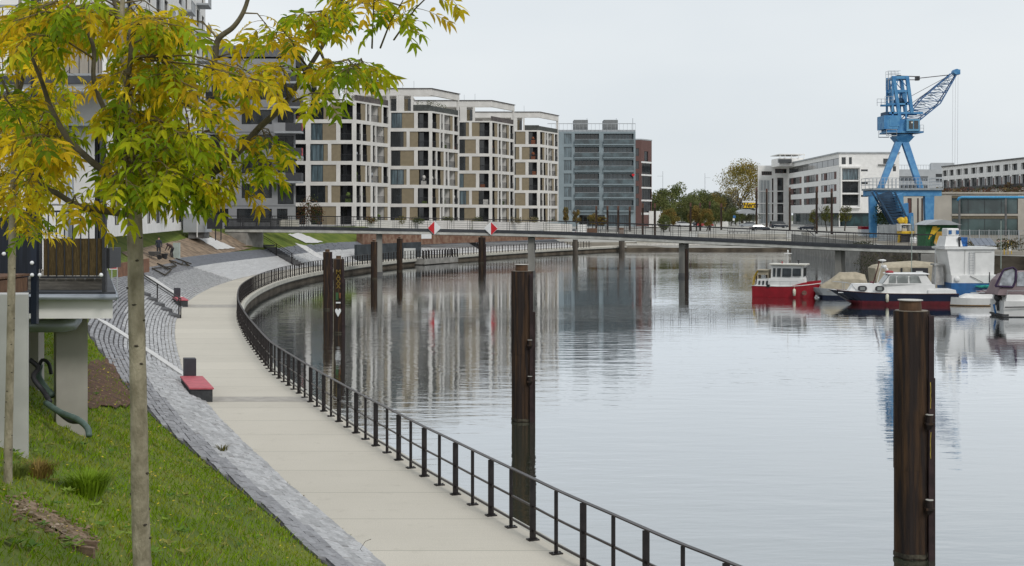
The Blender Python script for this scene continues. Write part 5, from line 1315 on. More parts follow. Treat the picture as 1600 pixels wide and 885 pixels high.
# ------------------------------------------------------------------ boats
def hull(b, L, B, fb, sheer=.35, keel=.35, tr=.75, mats=(0,0,1), rows=(-.35,.12,1.0), n=17, flare=.12, deck=0, bowx=0.0, plumb=.12):
    """bow towards +x, centre at 0. rows: heights as fractions of freeboard; one material per band; last col = deck"""
    secs = []
    for i in range(n):
        t = i/(n-1); x = -L/2 + L*t
        if t < .55: hb = B/2*(tr+(1-tr)*math.sin(t/.55*math.pi/2))
        else: hb = B/2*max(.012, (1-((t-.55)/.45)**2.3))
        zt = fb*(1+sheer*max(0,(t-.35)/.65)**2+.05*(1-t))
        row = []
        hs = [r*fb if r < .95 else zt for r in rows]
        for z in hs:
            f = min(1, max(0, (z+keel)/(zt+keel))); w = hb*(.80-flare*max(0,(t-.5))*2 + (.20+flare*max(0,(t-.5))*2)*f**.7)
            xx = x + (plumb*L*.25*(f-1)*max(0,(t-.75)/.25))
            row.append((xx, w, z))
        secs.append((row, zt))
    v0 = len(b.v); k = len(rows)
    for row, zt in secs:
        for x, w, z in row: b.v.append((x, w, z))
        for x, w, z in row: b.v.append((x, -w, z))
    for i in range(n-1):
        for side in (0, 1):
            for j in range(k-1):
                a = v0+i*2*k+side*k+j; c = v0+(i+1)*2*k+side*k+j
                q = (a, c, c+1, a+1) if side else (a, a+1, c+1, c); b.f.append(q); b.m.append(mats[j])
        a = v0+i*2*k+k-1; c = v0+(i+1)*2*k+k-1; b.f.append((a, a+k, c+k, c)); b.m.append(deck)
        a = v0+i*2*k; c = v0+(i+1)*2*k; b.f.append((a, c, c+k, a+k)); b.m.append(mats[0])
    for j in range(k-1):
        a = v0+j; b.f.append((a, a+k, a+k+1, a+1)); b.m.append(mats[j]); a = v0+(n-1)*2*k+j; b.f.append((a, a+1, a+k+1, a+k)); b.m.append(mats[j])
    return [(-L/2+L*i/(n-1), secs[i][0][-1][1], secs[i][1]) for i in range(n)]
def gunwale(b, rim, r, mi=0):
    for s in (1, -1): b.tube([(x, s*w, z+r*.3) for x, w, z in rim], r, 6, mi)
def house(b, x0, x1, w0, w1, z0, z1, rake0=.1, rake1=.3, tum=.9, mi=0):
    """cabin block: base x0..x1, half widths, raked ends"""
    b.loft([[(x0,-w0,z0),(x1,-w1,z0),(x1,w1,z0),(x0,w0,z0)],[(x0+rake0,-w0*tum,z1),(x1-rake1,-w1*tum,z1),(x1-rake1,w1*tum,z1),(x0+rake0,w0*tum,z1)]], mi)
def boat(name, px, py, D, yaw, label):
    return empty(name, (PX(px,D), D, WZ), label, 'boat', 'boats moored along the right bank', rz=yaw)
def rectside(b, x0, x1, z0, z1, y, sl0=0, sl1=0, th=.02, mi=0):
    """thin plate on a cabin side at y; sl = slant at top"""
    s = 1 if y > 0 else -1
    vs = [(x0,y,z0),(x1,y,z0),(x1+sl1,y,z1),(x0+sl0,y,z1)]; vs2 = [(x,yy+s*th,z) for x,yy,z in vs]
    b.add(vs+vs2, [(0,1,2,3),(4,5,6,7),(0,1,5,4),(1,2,6,5),(2,3,7,6),(3,0,4,7)], mi)
# red work boat
D = 102.0
o = boat('red_motor_boat', 1230, 464, D, R(-22), 'red hulled motor boat with a white wheelhouse and yellow ladder at the stern')
b = MB(); rim = hull(b, 5.3, 2.1, .92, sheer=.35, tr=.86, mats=(0,0), rows=(-.35,.06,1.0), deck=1, plumb=.5); b.build('hull', [M_red, M_whitep], o, smooth=False)
b = MB(); gunwale(b, rim, .035); b.build('rubbing_strake', M_whitep, o, smooth=True)
b = MB(); n_ = len(rim)
for s in (1,-1):
    q = rim[9:]; secs = [[(x,s*w*.98,z),(x,s*w*.93,z),(x,s*w*.93,z+.26*min(1,i*.3)),(x,s*w*.98,z+.26*min(1,i*.3))] for i, (x,w,z) in enumerate(q)]; b.loft(secs)
b.build('bulwark', M_red, o)
b = MB(); house(b, -2.3,-1.1,.75,.80,.93,1.55,.05,0,.95); house(b, -1.35,1.45,.86,.80,.93,1.62,0,.05,.98); house(b, -1.15,1.35,.82,.76,1.60,2.75,.05,-.03,.95); w_ = b.build('wheelhouse', M_whitep, o)
b = MB()
for y in (-.835,.835): 
    rectside(b, -.98,-.78,1.78,2.5,y,.02,.02); rectside(b, -.66,-.38,1.78,2.5,y,.02,.04); rectside(b, -.25,.45,1.78,2.5,y,.03,.02); rectside(b, .57,1.22,1.85,2.5,y,.02,.0)
x = [(1.375,-.62,1.8),(1.375,.62,1.8),(1.40,.60,2.55),(1.40,-.60,2.55)]; b.add(x+[(a+.02,c,d) for a,c,d in x], [(0,1,2,3),(4,5,6,7),(0,1,5,4),(1,2,6,5),(2,3,7,6),(3,0,4,7)])
b.build('window', M_glassw, w_)
b = MB(); b.box(-1.3,1.62,-.98,.98,2.76,2.87); b.build('roof', mat('cream_roof', (.62,.60,.54), .6), w_, bevel=.02)
b = MB()
for y in (-.79,.79):
    for k in range(3): rectside(b, -2.15+k*.3,-2.0+k*.3,1.05,1.4,y,.03,.03)
b.build('porthole', M_glassw, o)
b = MB(); b.box(-2.2,-1.38,-.6,.6,1.9,2.25); b.box(-2.3,-1.35,-.75,.75,2.26,2.33); b.box(-2.25,-2.2,-.7,.7,1.5,1.9); b.box(-1.42,-1.38,-.7,.7,1.5,1.9); b.build('stern_canopy', M_canvas, o)
b = MB(); 
for y in (-.25,.25): b.tube([(-2.72,y,.9),(-2.6,y,1.7),(-2.3,y,2.25)], .04, 6)
for k in range(5): b.tube([(-2.70+.05*k,-.25,1.0+.25*k),(-2.70+.05*k,.25,1.0+.25*k)], .03, 6)
b.build('ladder', M_yellow, o)
b = MB(); b.tube([(.9,0,2.85),(.9,0,3.1)], .04); b.blob((.9,0,3.15),.12,.12,.08); b.build('horn', M_anth, o)
b = MB(); b.tube([(-.4,0,2.85),(-.4,0,3.05)], .05); b.build('red_lamp', M_red, o); b = MB(); b.tube([(0,.3,2.85),(0,.3,3.7)], .02); b.blob((0,.3,3.72),.35,.06,.05); b.blob((0,.3,3.9),.06,.06,.15); b.build('antenna', M_whitep, o)
def fender(o, x, y, z, m=None):
    b = MB(); b.lathe((x,y,z), [(.04,-.38),(.10,-.33),(.12,-.1),(.12,.15),(.05,.24)], 10); b.tube([(x,y,z+.2),(x,y*.97,z+.55)], .012, 5); return b.build('fender', m or mat('white_fender', (.70,.68,.55), .5), o, smooth=True)
fender(o, .75, -1.13, .55)
b = MB(); b.tube([(1.5,-.93,.45),(1.5,-.97,.45)], .20, 16); b.build('round_emblem', mat('emblem_grey', (.20,.10,.08), .7, .4, 12), o)
b = MB(); b.box(-1.45,-1.2,-1.06,-.95,.88,1.1); b.build('fender', M_tyre, o)
b = MB()
for y in (-.98,.98): b.tube([(-1.2,y*.95,.95),(-1.2,y*.95,1.35),(.2,y,1.38),(1.0,y*.95,1.4),(1.0,y*.95,.98)], .014, 5); b.tube([(-.4,y,.95),(-.4,y,1.36)], .012, 5); b.tube([(.4,y,.95),(.4,y,1.38)], .012, 5)
b.build('side_rail', M_greyl, o)
b = MB(); b.tube([(2.45,-.1,1.2),(3.2,-.6,.6),(4.2,-1.0,.75)], .014, 5); b.build('mooring_rope', M_canvas, o)
o.scale = (1, 1, .93)
# navy cabin cruiser
D = 94.0
o = boat('navy_cabin_cruiser', 1392, 476, D, R(180-5), 'navy blue cabin cruiser with white superstructure, oval portholes and a red waterline stripe')
b = MB(); rim = hull(b, 9.1, 2.9, .80, sheer=.35, tr=.86, mats=(1,1,0), rows=(-.35,.10,.38,1.0), deck=2, plumb=1.0); b.build('hull', [M_navy, mat('dark_red_antifoul', (.11,.008,.015), .5, .2), M_whitep], o)
b = MB(); gunwale(b, rim[:-1], .03); b.build('rubbing_strake', mat('varnished_teak', (.07,.02,.015), .4), o, smooth=True)
b = MB(); house(b, -4.4,-2.4,1.24,1.3,.80,1.12,.05,0,.96); house(b, -2.9,3.2,1.18,.55,.84,1.5,.0,.45,.93); w_ = b.build('cabin_trunk', M_whitep, o)
b = MB(); house(b, -2.75,.75,1.0,.95,1.50,2.22,.45,.55,.90); w2 = b.build('wheelhouse', M_whitep, o)
b = MB(); house(b, -2.55,.42,1.02,.98,2.225,2.30,.03,.05,.97); b.build('roof', M_whitep, w2, bevel=.02)
b = MB()
for y in (-.985,.985):
    s = 1 if y > 0 else -1
    rectside(b, -1.98,-1.15,1.6,2.12,y*.98,.22,.0,.02); rectside(b, -1.02,-.28,1.6,2.12,y*.97,.0,.0,.03); rectside(b, -.16,.34,1.6,2.12,y*.96,0,-.1,.035)
x = [(.72,-.75,1.56),(.72,.75,1.56),(.30,.72,2.14),(.30,-.72,2.14)]; b.add(x+[(a+.03,c,d) for a,c,d in x], [(0,1,2,3),(4,5,6,7),(0,1,5,4),(1,2,6,5),(2,3,7,6),(3,0,4,7)])
b.build('window', mat('pale_boat_glass', (.23,.25,.24), .12, .3, 2, spec=.8), w2)
for x_, wd in ((2.2,.80),(1.0,.97)):
    for s in (1,-1):
        b = MB(); b.tube([(x_-.13,s*wd,1.18),(x_-.13,s*(wd+.05),1.18)], .20, 14); b.box(x_-.13,x_+.13,min(s*wd,s*(wd+.05)),max(s*wd,s*(wd+.05)),.98,1.38); b.tube([(x_+.13,s*wd,1.18),(x_+.13,s*(wd+.05),1.18)], .20, 14)
        p_ = b.build('porthole', M_anth, w_); b = MB(); b.box(x_-.17,x_+.17,min(s*(wd+.05),s*(wd+.07)),max(s*(wd+.05),s*(wd+.07)),1.06,1.3); b.build('porthole_glass', mat('pale_boat_glass', (0,)*3), p_)
fender(o, .55, 1.42, .60)
b = MB(); b.blob((.1,0,2.36),.32,.25,.12); b.build('life_ring_cover', M_red, o); b = MB(); b.tube([(1.0,0,1.5),(.55,0,3.3)], .03, 6); b.blob((.62,0,3.2),.3,.3,.09); b.blob((.5,.1,2.75),.2,.2,.15); b.blob((.25,-.2,2.5),.12,.12,.15); b.build('mast', M_whitep, o)
b = MB(); b.tube([(1.3,.1,1.5),(.95,.1,2.7),(.85,.1,3.2)], .045, 6); b.build('flagpole', mat('varnished_teak', (0,)*3), o)
b = MB()
for s in (1,-1): b.tube([(2.6,s*.6,1.05),(3.0,s*.55,1.55),(4.2,s*.12,1.65)], .018, 5); b.tube([(3.4,s*.42,1.05),(3.4,s*.42,1.58)], .015, 5)
b.build('bow_rail', M_greyl, o); b = MB(); b.tube([(-3.1,.3,1.2),(-3.1,.3,4.6)], .025, 5); b.build('whip_antenna', M_greyl, o)
b = MB()
for s in (1,-1): rectside(b, 3.45,3.9,.84,.90,s*.60); 
b.build('bow_name_stripe', M_signw, o)
# tarpaulin covered boat between them
D = 101.0
o = boat('covered_motor_boat', 1312, 455, D, R(170), 'small white boat under a wrinkled beige tarpaulin, between the red and the navy boats')
b = MB(); hull(b, 5.4, 2.1, .7, sheer=.3, tr=.85, mats=(0,1), rows=(-.3,.35,1.0), deck=1, plumb=1.2); b.build('hull', [M_navy, M_greyl], o)
b = MB(); g = random.Random(2); secs = []
for i, (x, h, w) in enumerate(((-.9-1.3,.1,.95),(-1.9+.0,1.15,.8),(-1.2,1.35,.78),(-.3,1.25,.8),(.0,1.32,.7),(.7,.75,.7),(1.5,.25,.55))):
    secs.append([(x+g.uniform(-.05,.05), -w*1.1, .72), (x, -w*.95, .72+h*.6+g.uniform(-.05,.05)), (x+g.uniform(-.05,.05), -w*.4, .72+h+g.uniform(-.04,.04)), (x, w*.4, .72+h), (x, w*.95, .72+h*.6), (x, w*1.1, .72)])
b.loft(secs, closed=True); b.build('tarpaulin', M_canvas, o)
b = MB(); b.box(-2.6,-2.35,-.5,.5,.9,1.3); b.blob((-.5,-.95,.95),.45,.12,.16,rough=.2); b.build('deck_gear', mat('maroon_bundle', (.16,.04,.06), .8, .4), o)
# small dark dinghy hull in front of it
# houseboat with beige canopy
D = 106.0
o = boat('canopy_boat', 1410, 446, D, R(180), 'boat with a boxy beige canvas canopy behind the navy cabin cruiser')
b = MB(); hull(b, 6.6, 2.5, .8, sheer=.2, tr=.9, mats=(0,0), rows=(-.3,.2,1.0), deck=0); b.build('hull', M_canvas, o)
b = MB(); b.loft([[(-2.6,-1.15,.8),(2.45,-1.15,.8),(2.45,1.15,.8),(-2.6,1.15,.8)],[(-2.55,-1.12,2.35),(2.55,-1.12,2.15),(2.55,1.12,2.15),(-2.55,1.12,2.35)],[(-2.3,-.9,2.62),(2.3,-.9,2.36),(2.3,.9,2.36),(-2.3,.9,2.62)],[(-1.2,-.5,2.74),(1.2,-.5,2.60),(1.2,.5,2.60),(-1.2,.5,2.74)]]); b.build('canopy', M_canvas, o)
b = MB()
for s in (-1,1): rectside(b, -1.75,-.35,1.3,2.2,s*1.155); rectside(b, .35,.5,.9,2.2,s*1.155)
b.build('canopy_opening', mat('dark_opening', (.03,.03,.035)), o)
b = MB()
for s in (-1,1): rectside(b, -1.3,-.75,1.3,1.95,s*1.18)
b.build('white_locker', M_whitep, o)
# white houseboat with solar panels on a blue hull
D = 97.0
o = boat('solar_houseboat', 1508, 455, D, R(0), 'tall white houseboat on a blue hull with tilted solar panels on its roof')
mm = D/F; X = lambda px: (px-1508)*mm; Z = lambda py: HC-(py-HY)*mm-WZ
b = MB(); b.loft([[(X(1476),-1.5,-.4),(X(1556),-1.3,-.4),(X(1556),1.3,-.4),(X(1476),1.5,-.4)],[(X(1475),-1.6,Z(441)),(X(1562),-1.4,Z(441)),(X(1562),1.4,Z(441)),(X(1475),1.6,Z(441))]]); b.build('hull', M_bluehull, o)
b = MB(); b.box(X(1476),X(1553),-1.55,1.5,Z(441)+.003,Z(429)); b.build('bulwark', M_whitep, o)
b = MB(); b.loft([[(X(1477),-1.3,Z(429)),(X(1543),-1.3,Z(429)),(X(1543),1.3,Z(429)),(X(1477),1.3,Z(429))],[(X(1470),-1.35,Z(389)),(X(1543.5),-1.35,Z(389)),(X(1543.5),1.35,Z(389)),(X(1470),1.35,Z(389))]]); cb = b.build('cabin', M_whitep, o)
b = MB(); b.box(X(1466),X(1546),-1.5,1.5,Z(389)+.002,Z(385.5)); b.build('roof', M_whitep, cb)
b = MB(); b.add([(X(1496.5),-1.365,Z(428)),(X(1497.4),-1.38,Z(390)),(X(1498),-1.38,Z(390)),(X(1497.2),-1.365,Z(428))], [(0,1,2,3)]); rectside(b, X(1513),X(1513.4),Z(428),Z(393),-1.372); rectside(b, X(1513.4),X(1539),Z(393.4),Z(393),-1.372); b.build('door_joint', mat('shadow_joint', (.38,.38,.37)), cb)
b = MB()
for px in (1504,1511): b.tube([(X(px),-1.42,Z(428)),(X(px+.5),-1.42,Z(393))], .02, 6)
for k in range(9): b.tube([(X(1504),-1.42,Z(426-k*4)),(X(1511),-1.42,Z(426-k*4))], .015, 5)
b.build('ladder', M_greyl, cb)
b = MB(); b.loft([[(X(1469),-1.0,Z(385)),(X(1497),-1.0,Z(385)),(X(1497),1.0,Z(385)),(X(1469),1.0,Z(385))],[(X(1473),-.8,Z(369)),(X(1494),-.8,Z(369)),(X(1494),.8,Z(369)),(X(1473),.8,Z(369))]]); b.build('roof_housing', M_whitep, o)
b = MB(); b.box(X(1475.5),X(1494.5),-.6,.6,Z(369)+.002,Z(357),0); w_ = b.build('lookout_cabin', M_whitep, o, bevel=.08); b = MB(); b.box(X(1478),X(1482.5),-.66,-.605,Z(366),Z(360)); b.box(X(1489.5),X(1493.5),-.66,-.605,Z(366),Z(360)); b.build('window', M_bluehull, w_)
b = MB(); b.box(X(1496),X(1508),-.5,.5,Z(385),Z(371)); b.build('blue_roof_crate', mat('crate_blue', (.02,.12,.38), .6, .4, 5), o)
for k in range(4):
    b = MB(); a, c = X(1509+k*8.6), X(1509+k*8.6+8.2); q = X(2.4+1508)
    b.add([(a+.15,-1.45,Z(385)+.1),(c+.15,-1.45,Z(385)+.1),(c-.02,-.75,Z(372)),(a-.02,-.75,Z(372)),(a+.15,-1.41,Z(385)+.06),(c+.15,-1.41,Z(385)+.06),(c-.02,-.71,Z(372)-.04),(a-.02,-.71,Z(372)-.04)], [(0,1,2,3),(7,6,5,4),(0,4,5,1),(1,5,6,2),(2,6,7,3),(3,7,4,0)]); b.build('solar_panel', M_solar, o, bevel=.012)
b = MB(); b.tube([(X(1492),-1.0,Z(385)),(X(1492),-1.0,Z(374))], .07); b.blob((X(1492),-1.0,Z(373)),.14,.14,.16); b.build('loudspeaker', M_anth, o)
b = MB(); b.tube([(X(1504),-1.6,Z(430)),(X(1512),-1.62,Z(434)),(X(1524),-1.62,Z(440))], .02, 5); b.tube([(X(1534),-1.58,Z(440)),(X(1534),-1.58,Z(424))], .04, 6); b.build('mooring_rope', M_anth, o)
b = MB(); b.blob((X(1484),-1.62,Z(435)),.22,.15,.22); b.build('white_drum', M_whitep, o)
b = MB(); b.loft([[(X(1458),-.5,Z(445)),(X(1472),-.5,Z(445)),(X(1472),.5,Z(445)),(X(1458),.5,Z(445))],[(X(1460),-.4,Z(415)),(X(1470),-.4,Z(415)),(X(1470),.4,Z(415)),(X(1460),.4,Z(415))]]); b.box(X(1457),X(1472),-.5,.5,Z(414.8),Z(412)); b.build('stern_locker', mat('aged_white', (.45,.44,.42), .7, .2, 3), o)
b = MB(); b.blob((X(1532),-1.7,Z(446)),1.1,.25,.12, rough=.1); b.build('teal_tarpaulin', mat('teal_cloth', (.02,.26,.22), .8, .3, 4), o)
# small white runabout with clutter
D = 92.5
o = boat('white_runabout', 1522, 477, D, R(178), 'small low white runabout between the navy cruiser and the purple canopied boat')
b = MB(); hull(b, 3.7, 1.5, .55, sheer=.15, tr=.8, mats=(0,1,2), rows=(-.2,.08,.16,1.0), deck=2); b.build('hull', [M_anth, mat('ochre_stripe', (.35,.2,.05)), M_whitep], o)
b = MB(); house(b, -1.3,1.2,.65,.45,.56,.85,.2,.7,.85); b.build('foredeck', M_whitep, o)
b = MB()
for a, c in (((-.3,-.65,.72),(.3,-.62,.60)),((.2,-.66,.62),(.7,-.55,.56))): b.bar(a, c, .1, .05)
b.build('grey_decal', M_concd, o)
b = MB(); g = random.Random(4)
for k in range(9): q = Vector((g.uniform(-1.7,-.3), g.uniform(-.4,.4), .95)); b.bar(q, q+Vector((g.uniform(.3,.9),g.uniform(-.3,.3),g.uniform(-.05,.22))), .07)
b.build('folded_frame', M_greyl, o); b = MB(); b.blob((-.9,0,.95),.75,.45,.2, rough=.2); b.build('crumpled_cover', M_mauve, o)
# cruiser with purple and mauve canopy, cut by the right edge
D = 83.0
o = boat('canopied_cruiser', 1640, 494, D, R(0), 'white motor cruiser with a purple edged mauve canopy, cut off by the right edge')
mm = D/F; X = lambda px: (px-1640)*mm; Z = lambda py: HC-(py-HY)*mm-WZ
b = MB(); hull(b, 6.8, 2.6, 1.0, sheer=.2, tr=.92, mats=(0,0,1), rows=(-.3,.0,.06,1.0), deck=1); b.box(X(1556),X(1566),-1.1,1.1,.08,.2); b.build('hull', [M_anth, M_whitep], o)
b = MB(); rim2 = [(-3.42,-1.23,.72),(3.2,-.5,.95)]; b.bar((-3.4,-1.315,.66),(.6,-1.33,.72), .02, .07); b.bar((-3.4,1.315,.66),(.6,1.33,.72), .02, .07); b.build('hull_stripe', M_anth, o)
b = MB(); house(b, -3.3,2.0,1.2,1.0,1.0,1.45,.1,.6,.93); b.build('cockpit', M_whitep, o)
b = MB(); secs = []
for x, h in ((X(1549),.06),(X(1556),.95),(X(1566),1.38),(X(1580),1.47),(X(1600),1.52),(X(1650),1.46),(X(1690),1.2)):
    w = 1.08; z = 1.42; secs.append([(x,-w,z),(x,-w*.98,z+h*.6),(x,-w*.8,z+h*.93),(x,-w*.3,z+h),(x,w*.3,z+h),(x,w*.8,z+h*.93),(x,w*.98,z+h*.6),(x,w,z)])
b.loft(secs); cv = b.build('canopy', [M_mauve], o)
b = MB()
def side(pts, off=.02, mi=0):
    vs = [(X(px), -1.09-off, Z(py)) for px, py in pts]; n = len(vs); b.add(vs+[(x,-1.075,z) for x,y,z in vs], [tuple(range(n)), tuple(range(2*n-1,n-1,-1))]+[(i,(i+1)%n,n+(i+1)%n,n+i) for i in range(n)], mi)
side([(1551,446),(1557,424),(1572,419),(1577,424),(1574,446)], .012); side([(1578,446),(1580,424),(1640,424),(1640,446)], .014)
b.build('clear_panel', M_clear, cv)
b = MB()
for pts in ([(1545,446),(1556,424),(1559,420),(1572,417)],[(1572,417),(1577,421),(1576,438),(1572,447)],[(1572,447),(1545,446)]):
    b.tube([(X(a),-1.13,Z(c)) for a, c in pts], .07, 6)
b.build('canopy_edge', M_purple, cv)
b = MB(); b.tube([(X(1557),-.3,Z(485)),(X(1555),-.3,Z(468))], .09, 8); b.blob((X(1556),-.3,Z(465)),.24,.22,.24); b.tube([(X(1557),-.3,Z(468)),(X(1550),-.35,Z(478))], .05, 6); b.build('outboard_motor', M_anth, o)
b = MB(); b.tube([(X(1549),-.4,Z(475)),(X(1552),-.4,Z(489))], .06, 6); b.build('blue_bracket', M_bluehull, o)
b = MB(); b.tube([(X(1562),-1.25,1.45),(X(1562),-1.25,1.7),(X(1600),-1.25,1.7),(X(1640),-1.25,1.7)], .02, 6); b.build('side_rail', M_greyl, o)
# white pole and antenna
# ------------------------------------------------------------------ right bank: walls, fences, yard things
b = MB(); wallpx(b, 1238, 1345, 224, 168, 2.35, 2.2, .4, -2.5); tag(b.build('harbour_ramp_wall', M_concg), 'grey concrete ramp wall behind the right half of the footbridge', 'wall')
o = empty('ramp_stairs', P(1255,372,226), 'pale flight of steps set against the grey ramp wall', 'stairs')
b = MB(); A, B_ = P(1256,363,223), P(1275,379,220.5)
for k in range(12): q = A.lerp(B_, k/11); b.box(q.x-.5, q.x+.5, q.y-1.5, q.y-.3, .3, q.z)
b.build('steps', M_conc, o, world=True); b = MB(); b.bar(A+Vector((0,-1.6,.6)), B_+Vector((0,-1.6,.6)), .12); b.build('handrail', M_concd, o, world=True)
o = empty('long_bench_wall', P(1160,372,246), 'very long low step wall on the harbour plaza', 'bench')
b = MB(); b.box(PX(1090,247), PX(1228,247), 246.3, 247.3, .2, 2.0+.0); b.build('seat_wall', M_conc, o, world=True); b = MB(); b.box(PX(1088,246), PX(1229,246), 245.0, 246.2, .2, 1.35); b.build('lower_step', M_concg, o, world=True)
o = empty('quay_ledge', P(1100,384,237), 'pale stone ledge along the far quay edge', 'ledge')
b = MB(); b.box(PX(978,238), PX(1225,238), 237.6, 238.6, 0, .35, 0); b.build('ledge_stone', mat('white_stone', (.62,.60,.56), .8), o, world=True)
b = MB(); b.box(PX(995,241), PX(1245,241), 240.8, 241.4, .0, 1.1, 0); b.build('ledge_back', M_conc, o, world=True)
def mesh_fence(p0, p1, h, n, label, m=M_greyl, infill=True, D=None):
    a, c = Vector(p0), Vector(p1); o = empty('mesh_fence', a, label, 'fence')
    for k in range(n+1):
        q = a.lerp(c, k/n); b = MB(); b.box(q.x-.04,q.x+.04,q.y-.04,q.y+.04,q.z,q.z+h); b.build('post', m, o, world=True)
    b = MB(); nn = int((c-a).length/.16)
    for k in range(nn): q = a.lerp(c, k/nn); b.box(q.x-.012,q.x+.012,q.y+.045,q.y+.06,q.z+.05,q.z+h-.05)
    for z in (.1,h*.5,h-.08): b.bar(a+Vector((0,.07,z)), c+Vector((0,.07,z)), .04)
    b.build('wire_infill', m, o, world=True); return o
mesh_fence((PX(1372,170),170,2.2), (PX(1460,160),160,2.2), 2.3, 9, 'grey mesh fence on the quay below the crane')
mesh_fence((PX(1500,134),134,2.2), (PX(1640,128),128,2.2), 2.0, 9, 'mesh fence on the quay in front of the glass front building')
b = MB(); wallpx(b, 1373, 1404, 178, 178, 4.3, 4.3, .2, 2.0); tag(b.build('sheet_fence', mat('galvanised_sheet', (.26,.28,.29), .6, .15, 1, metal=.4)), 'grey sheet metal fence between the left crane legs', 'fence')
# kiosk with green and yellow tarpaulins
o = empty('market_hut', P(1470,388,136), 'green and yellow tarpaulined hut with a curved grey roof, beside the bridge end', 'hut')
m = lambda px: PX(px,136); z = lambda py: PZ(py,136)
b = MB(); b.box(m(1447), m(1496), 136, 139, 2.1, z(352)); b.build('wall', M_green, o, world=True)
b = MB(); secs = []
for k in range(7): t = k/6; secs.append([(m(1443+57*t),135.3,z(352-8*math.sin(math.pi*min(1,t*1.05)))+.02),(m(1443+57*t),139.5,z(352-8*math.sin(math.pi*min(1,t*1.05)))+.02),(m(1443+57*t),139.5,z(351.5)),(m(1443+57*t),135.3,z(351.5))])
b.loft(secs); b.build('roof', M_greyl, o, world=True)
b = MB(); b.add([(m(1450),135.9,z(374)),(m(1457),135.9,z(354)),(m(1464),135.9,z(354)),(m(1452),135.9,z(374)),], [(0,1,2,3)]); b.add([(m(1455),135.88,z(368)),(m(1459),135.88,z(356)),(m(1469),135.88,z(356)),(m(1458),135.88,z(368)),], [(0,1,2,3)]); b.build('yellow_cloth', M_yellow, o, world=True, fix=False)
b = MB(); b.add([(m(1455),135.2,z(380)),(m(1466),134.9,z(388)),(m(1476),135.2,z(362)),(m(1462),135.6,z(362))], [(0,1,2,3)]); b.build('ochre_sail', mat('ochre_cloth', (.40,.23,.03), .8, .25, 2, .3), o, world=True, fix=False)
# excavator
o = empty('yellow_excavator', P(1412,372,165), 'small yellow excavator under the crane portal', 'excavator')
m = lambda px: PX(px,165); z = lambda py: PZ(py,165)
b = MB(); b.box(m(1405.5), m(1427), 164, 166.2, z(366), z(361.5)); b.build('body', M_yellow, o, world=True, bevel=.05)
b = MB(); b.box(m(1407), m(1414), 164.2, 166, z(361.4), z(357)); b.build('cab', mat('beige_cab', (.5,.45,.35)), o, world=True)
b = MB(); b.box(m(1404), m(1420), 164.2, 165.9, z(351.5), z(350)); b.box(m(1404.5), m(1405.5), 164.2, 165.9, z(361), z(351.5)); b.box(m(1418.5), m(1419.5), 164.2, 165.9, z(361), z(351.5)); b.build('cab_roof', M_whitep, o, world=True)
b = MB(); b.tube([(m(1406),165,z(366)),(m(1404.5),165,z(383))], .22, 8); b.bar((m(1400),165,z(384)),(m(1408),165,z(384)), .5, .2); b.build('boom', M_yellow, o, world=True)
b = MB(); b.box(m(1406), m(1427), 164.3, 166, z(383), z(366)); b.build('engine_frame', M_anth, o, world=True)
b = MB(); b.blob((m(1408),165,z(345)),.55,.4,.45,0,8,5,.15); b.blob((m(1415),165,z(346)),.3,.3,.6,0,8,5,.15); b.build('arm_joint', M_yellow, o, world=True)
# sacks, red white container and yard clutter
b = MB(); g = random.Random(8)
for k in range(7): b.blob(P(1423+k*2.6,379,160)+Vector((0,g.uniform(-.2,.2),0)), .17,.25,.7,0,8,6,.1,k)
tag(b.build('white_sacks', M_whitep), 'bundle of white sacks leaning beside the excavator', 'sacks')
o = empty('red_white_container', P(1350,366,205), 'small container with red top stripe at the foot of the left crane leg', 'container')
b = MB(); b.box(PX(1343,205), PX(1357,205), 204, 206, 2.3, PZ(358.5,205), 0); b.build('box', M_whitep, o, world=True); b = MB(); b.box(PX(1343,205)-.02, PX(1357,205)+.02, 203.97, 206.03, PZ(358.4,205), PZ(354,205)); b.build('red_top', M_red, o, world=True)
o = empty('signpost', P(1582,395,118), 'yellow posts with a small white notice and a striped board on the quay wall', 'sign')
q = lambda px, py: P(px,py,118)
b = MB(); b.bar(q(1580.5,399), q(1580.5,376), .06); b.bar(q(1575,399), q(1575,376), .06); b.bar(q(1569,408), q(1569,387), .08); b.build('post', M_yellow, o, world=True)
b = MB(); b.box(q(1575.5,0).x, q(1580,0).x, 117.9, 117.94, q(0,392).z, q(0,383).z); b.build('notice', M_signw, o, world=True)
b = MB(); b.box(q(1557,0).x, q(1585,0).x, 117.98, 118.03, q(0,378.5).z, q(0,375.5).z); b.build('striped_board', mat('faded_board', (.55,.42,.38), .7, .2, 3), o, world=True)
b = MB(); b.tube([P(1564,420,108), P(1564,345,108)], .035, 6); tag(b.build('thin_pole', mat('pale_green_pole', (.35,.42,.38))), 'tall thin pale green pole on the quay at the right', 'pole')
b = MB(); b.tube([P(1424,470,104)*1.0, P(1425,338,104)], .03, 6); b.v = [(x,y,max(z_,WZ-.5)) for x,y,z_ in b.v]; tag(b.build('thin_pole', mat('pale_green_pole', (0,)*3)), 'thin pale pole rising in front of the footbridge end', 'pole')
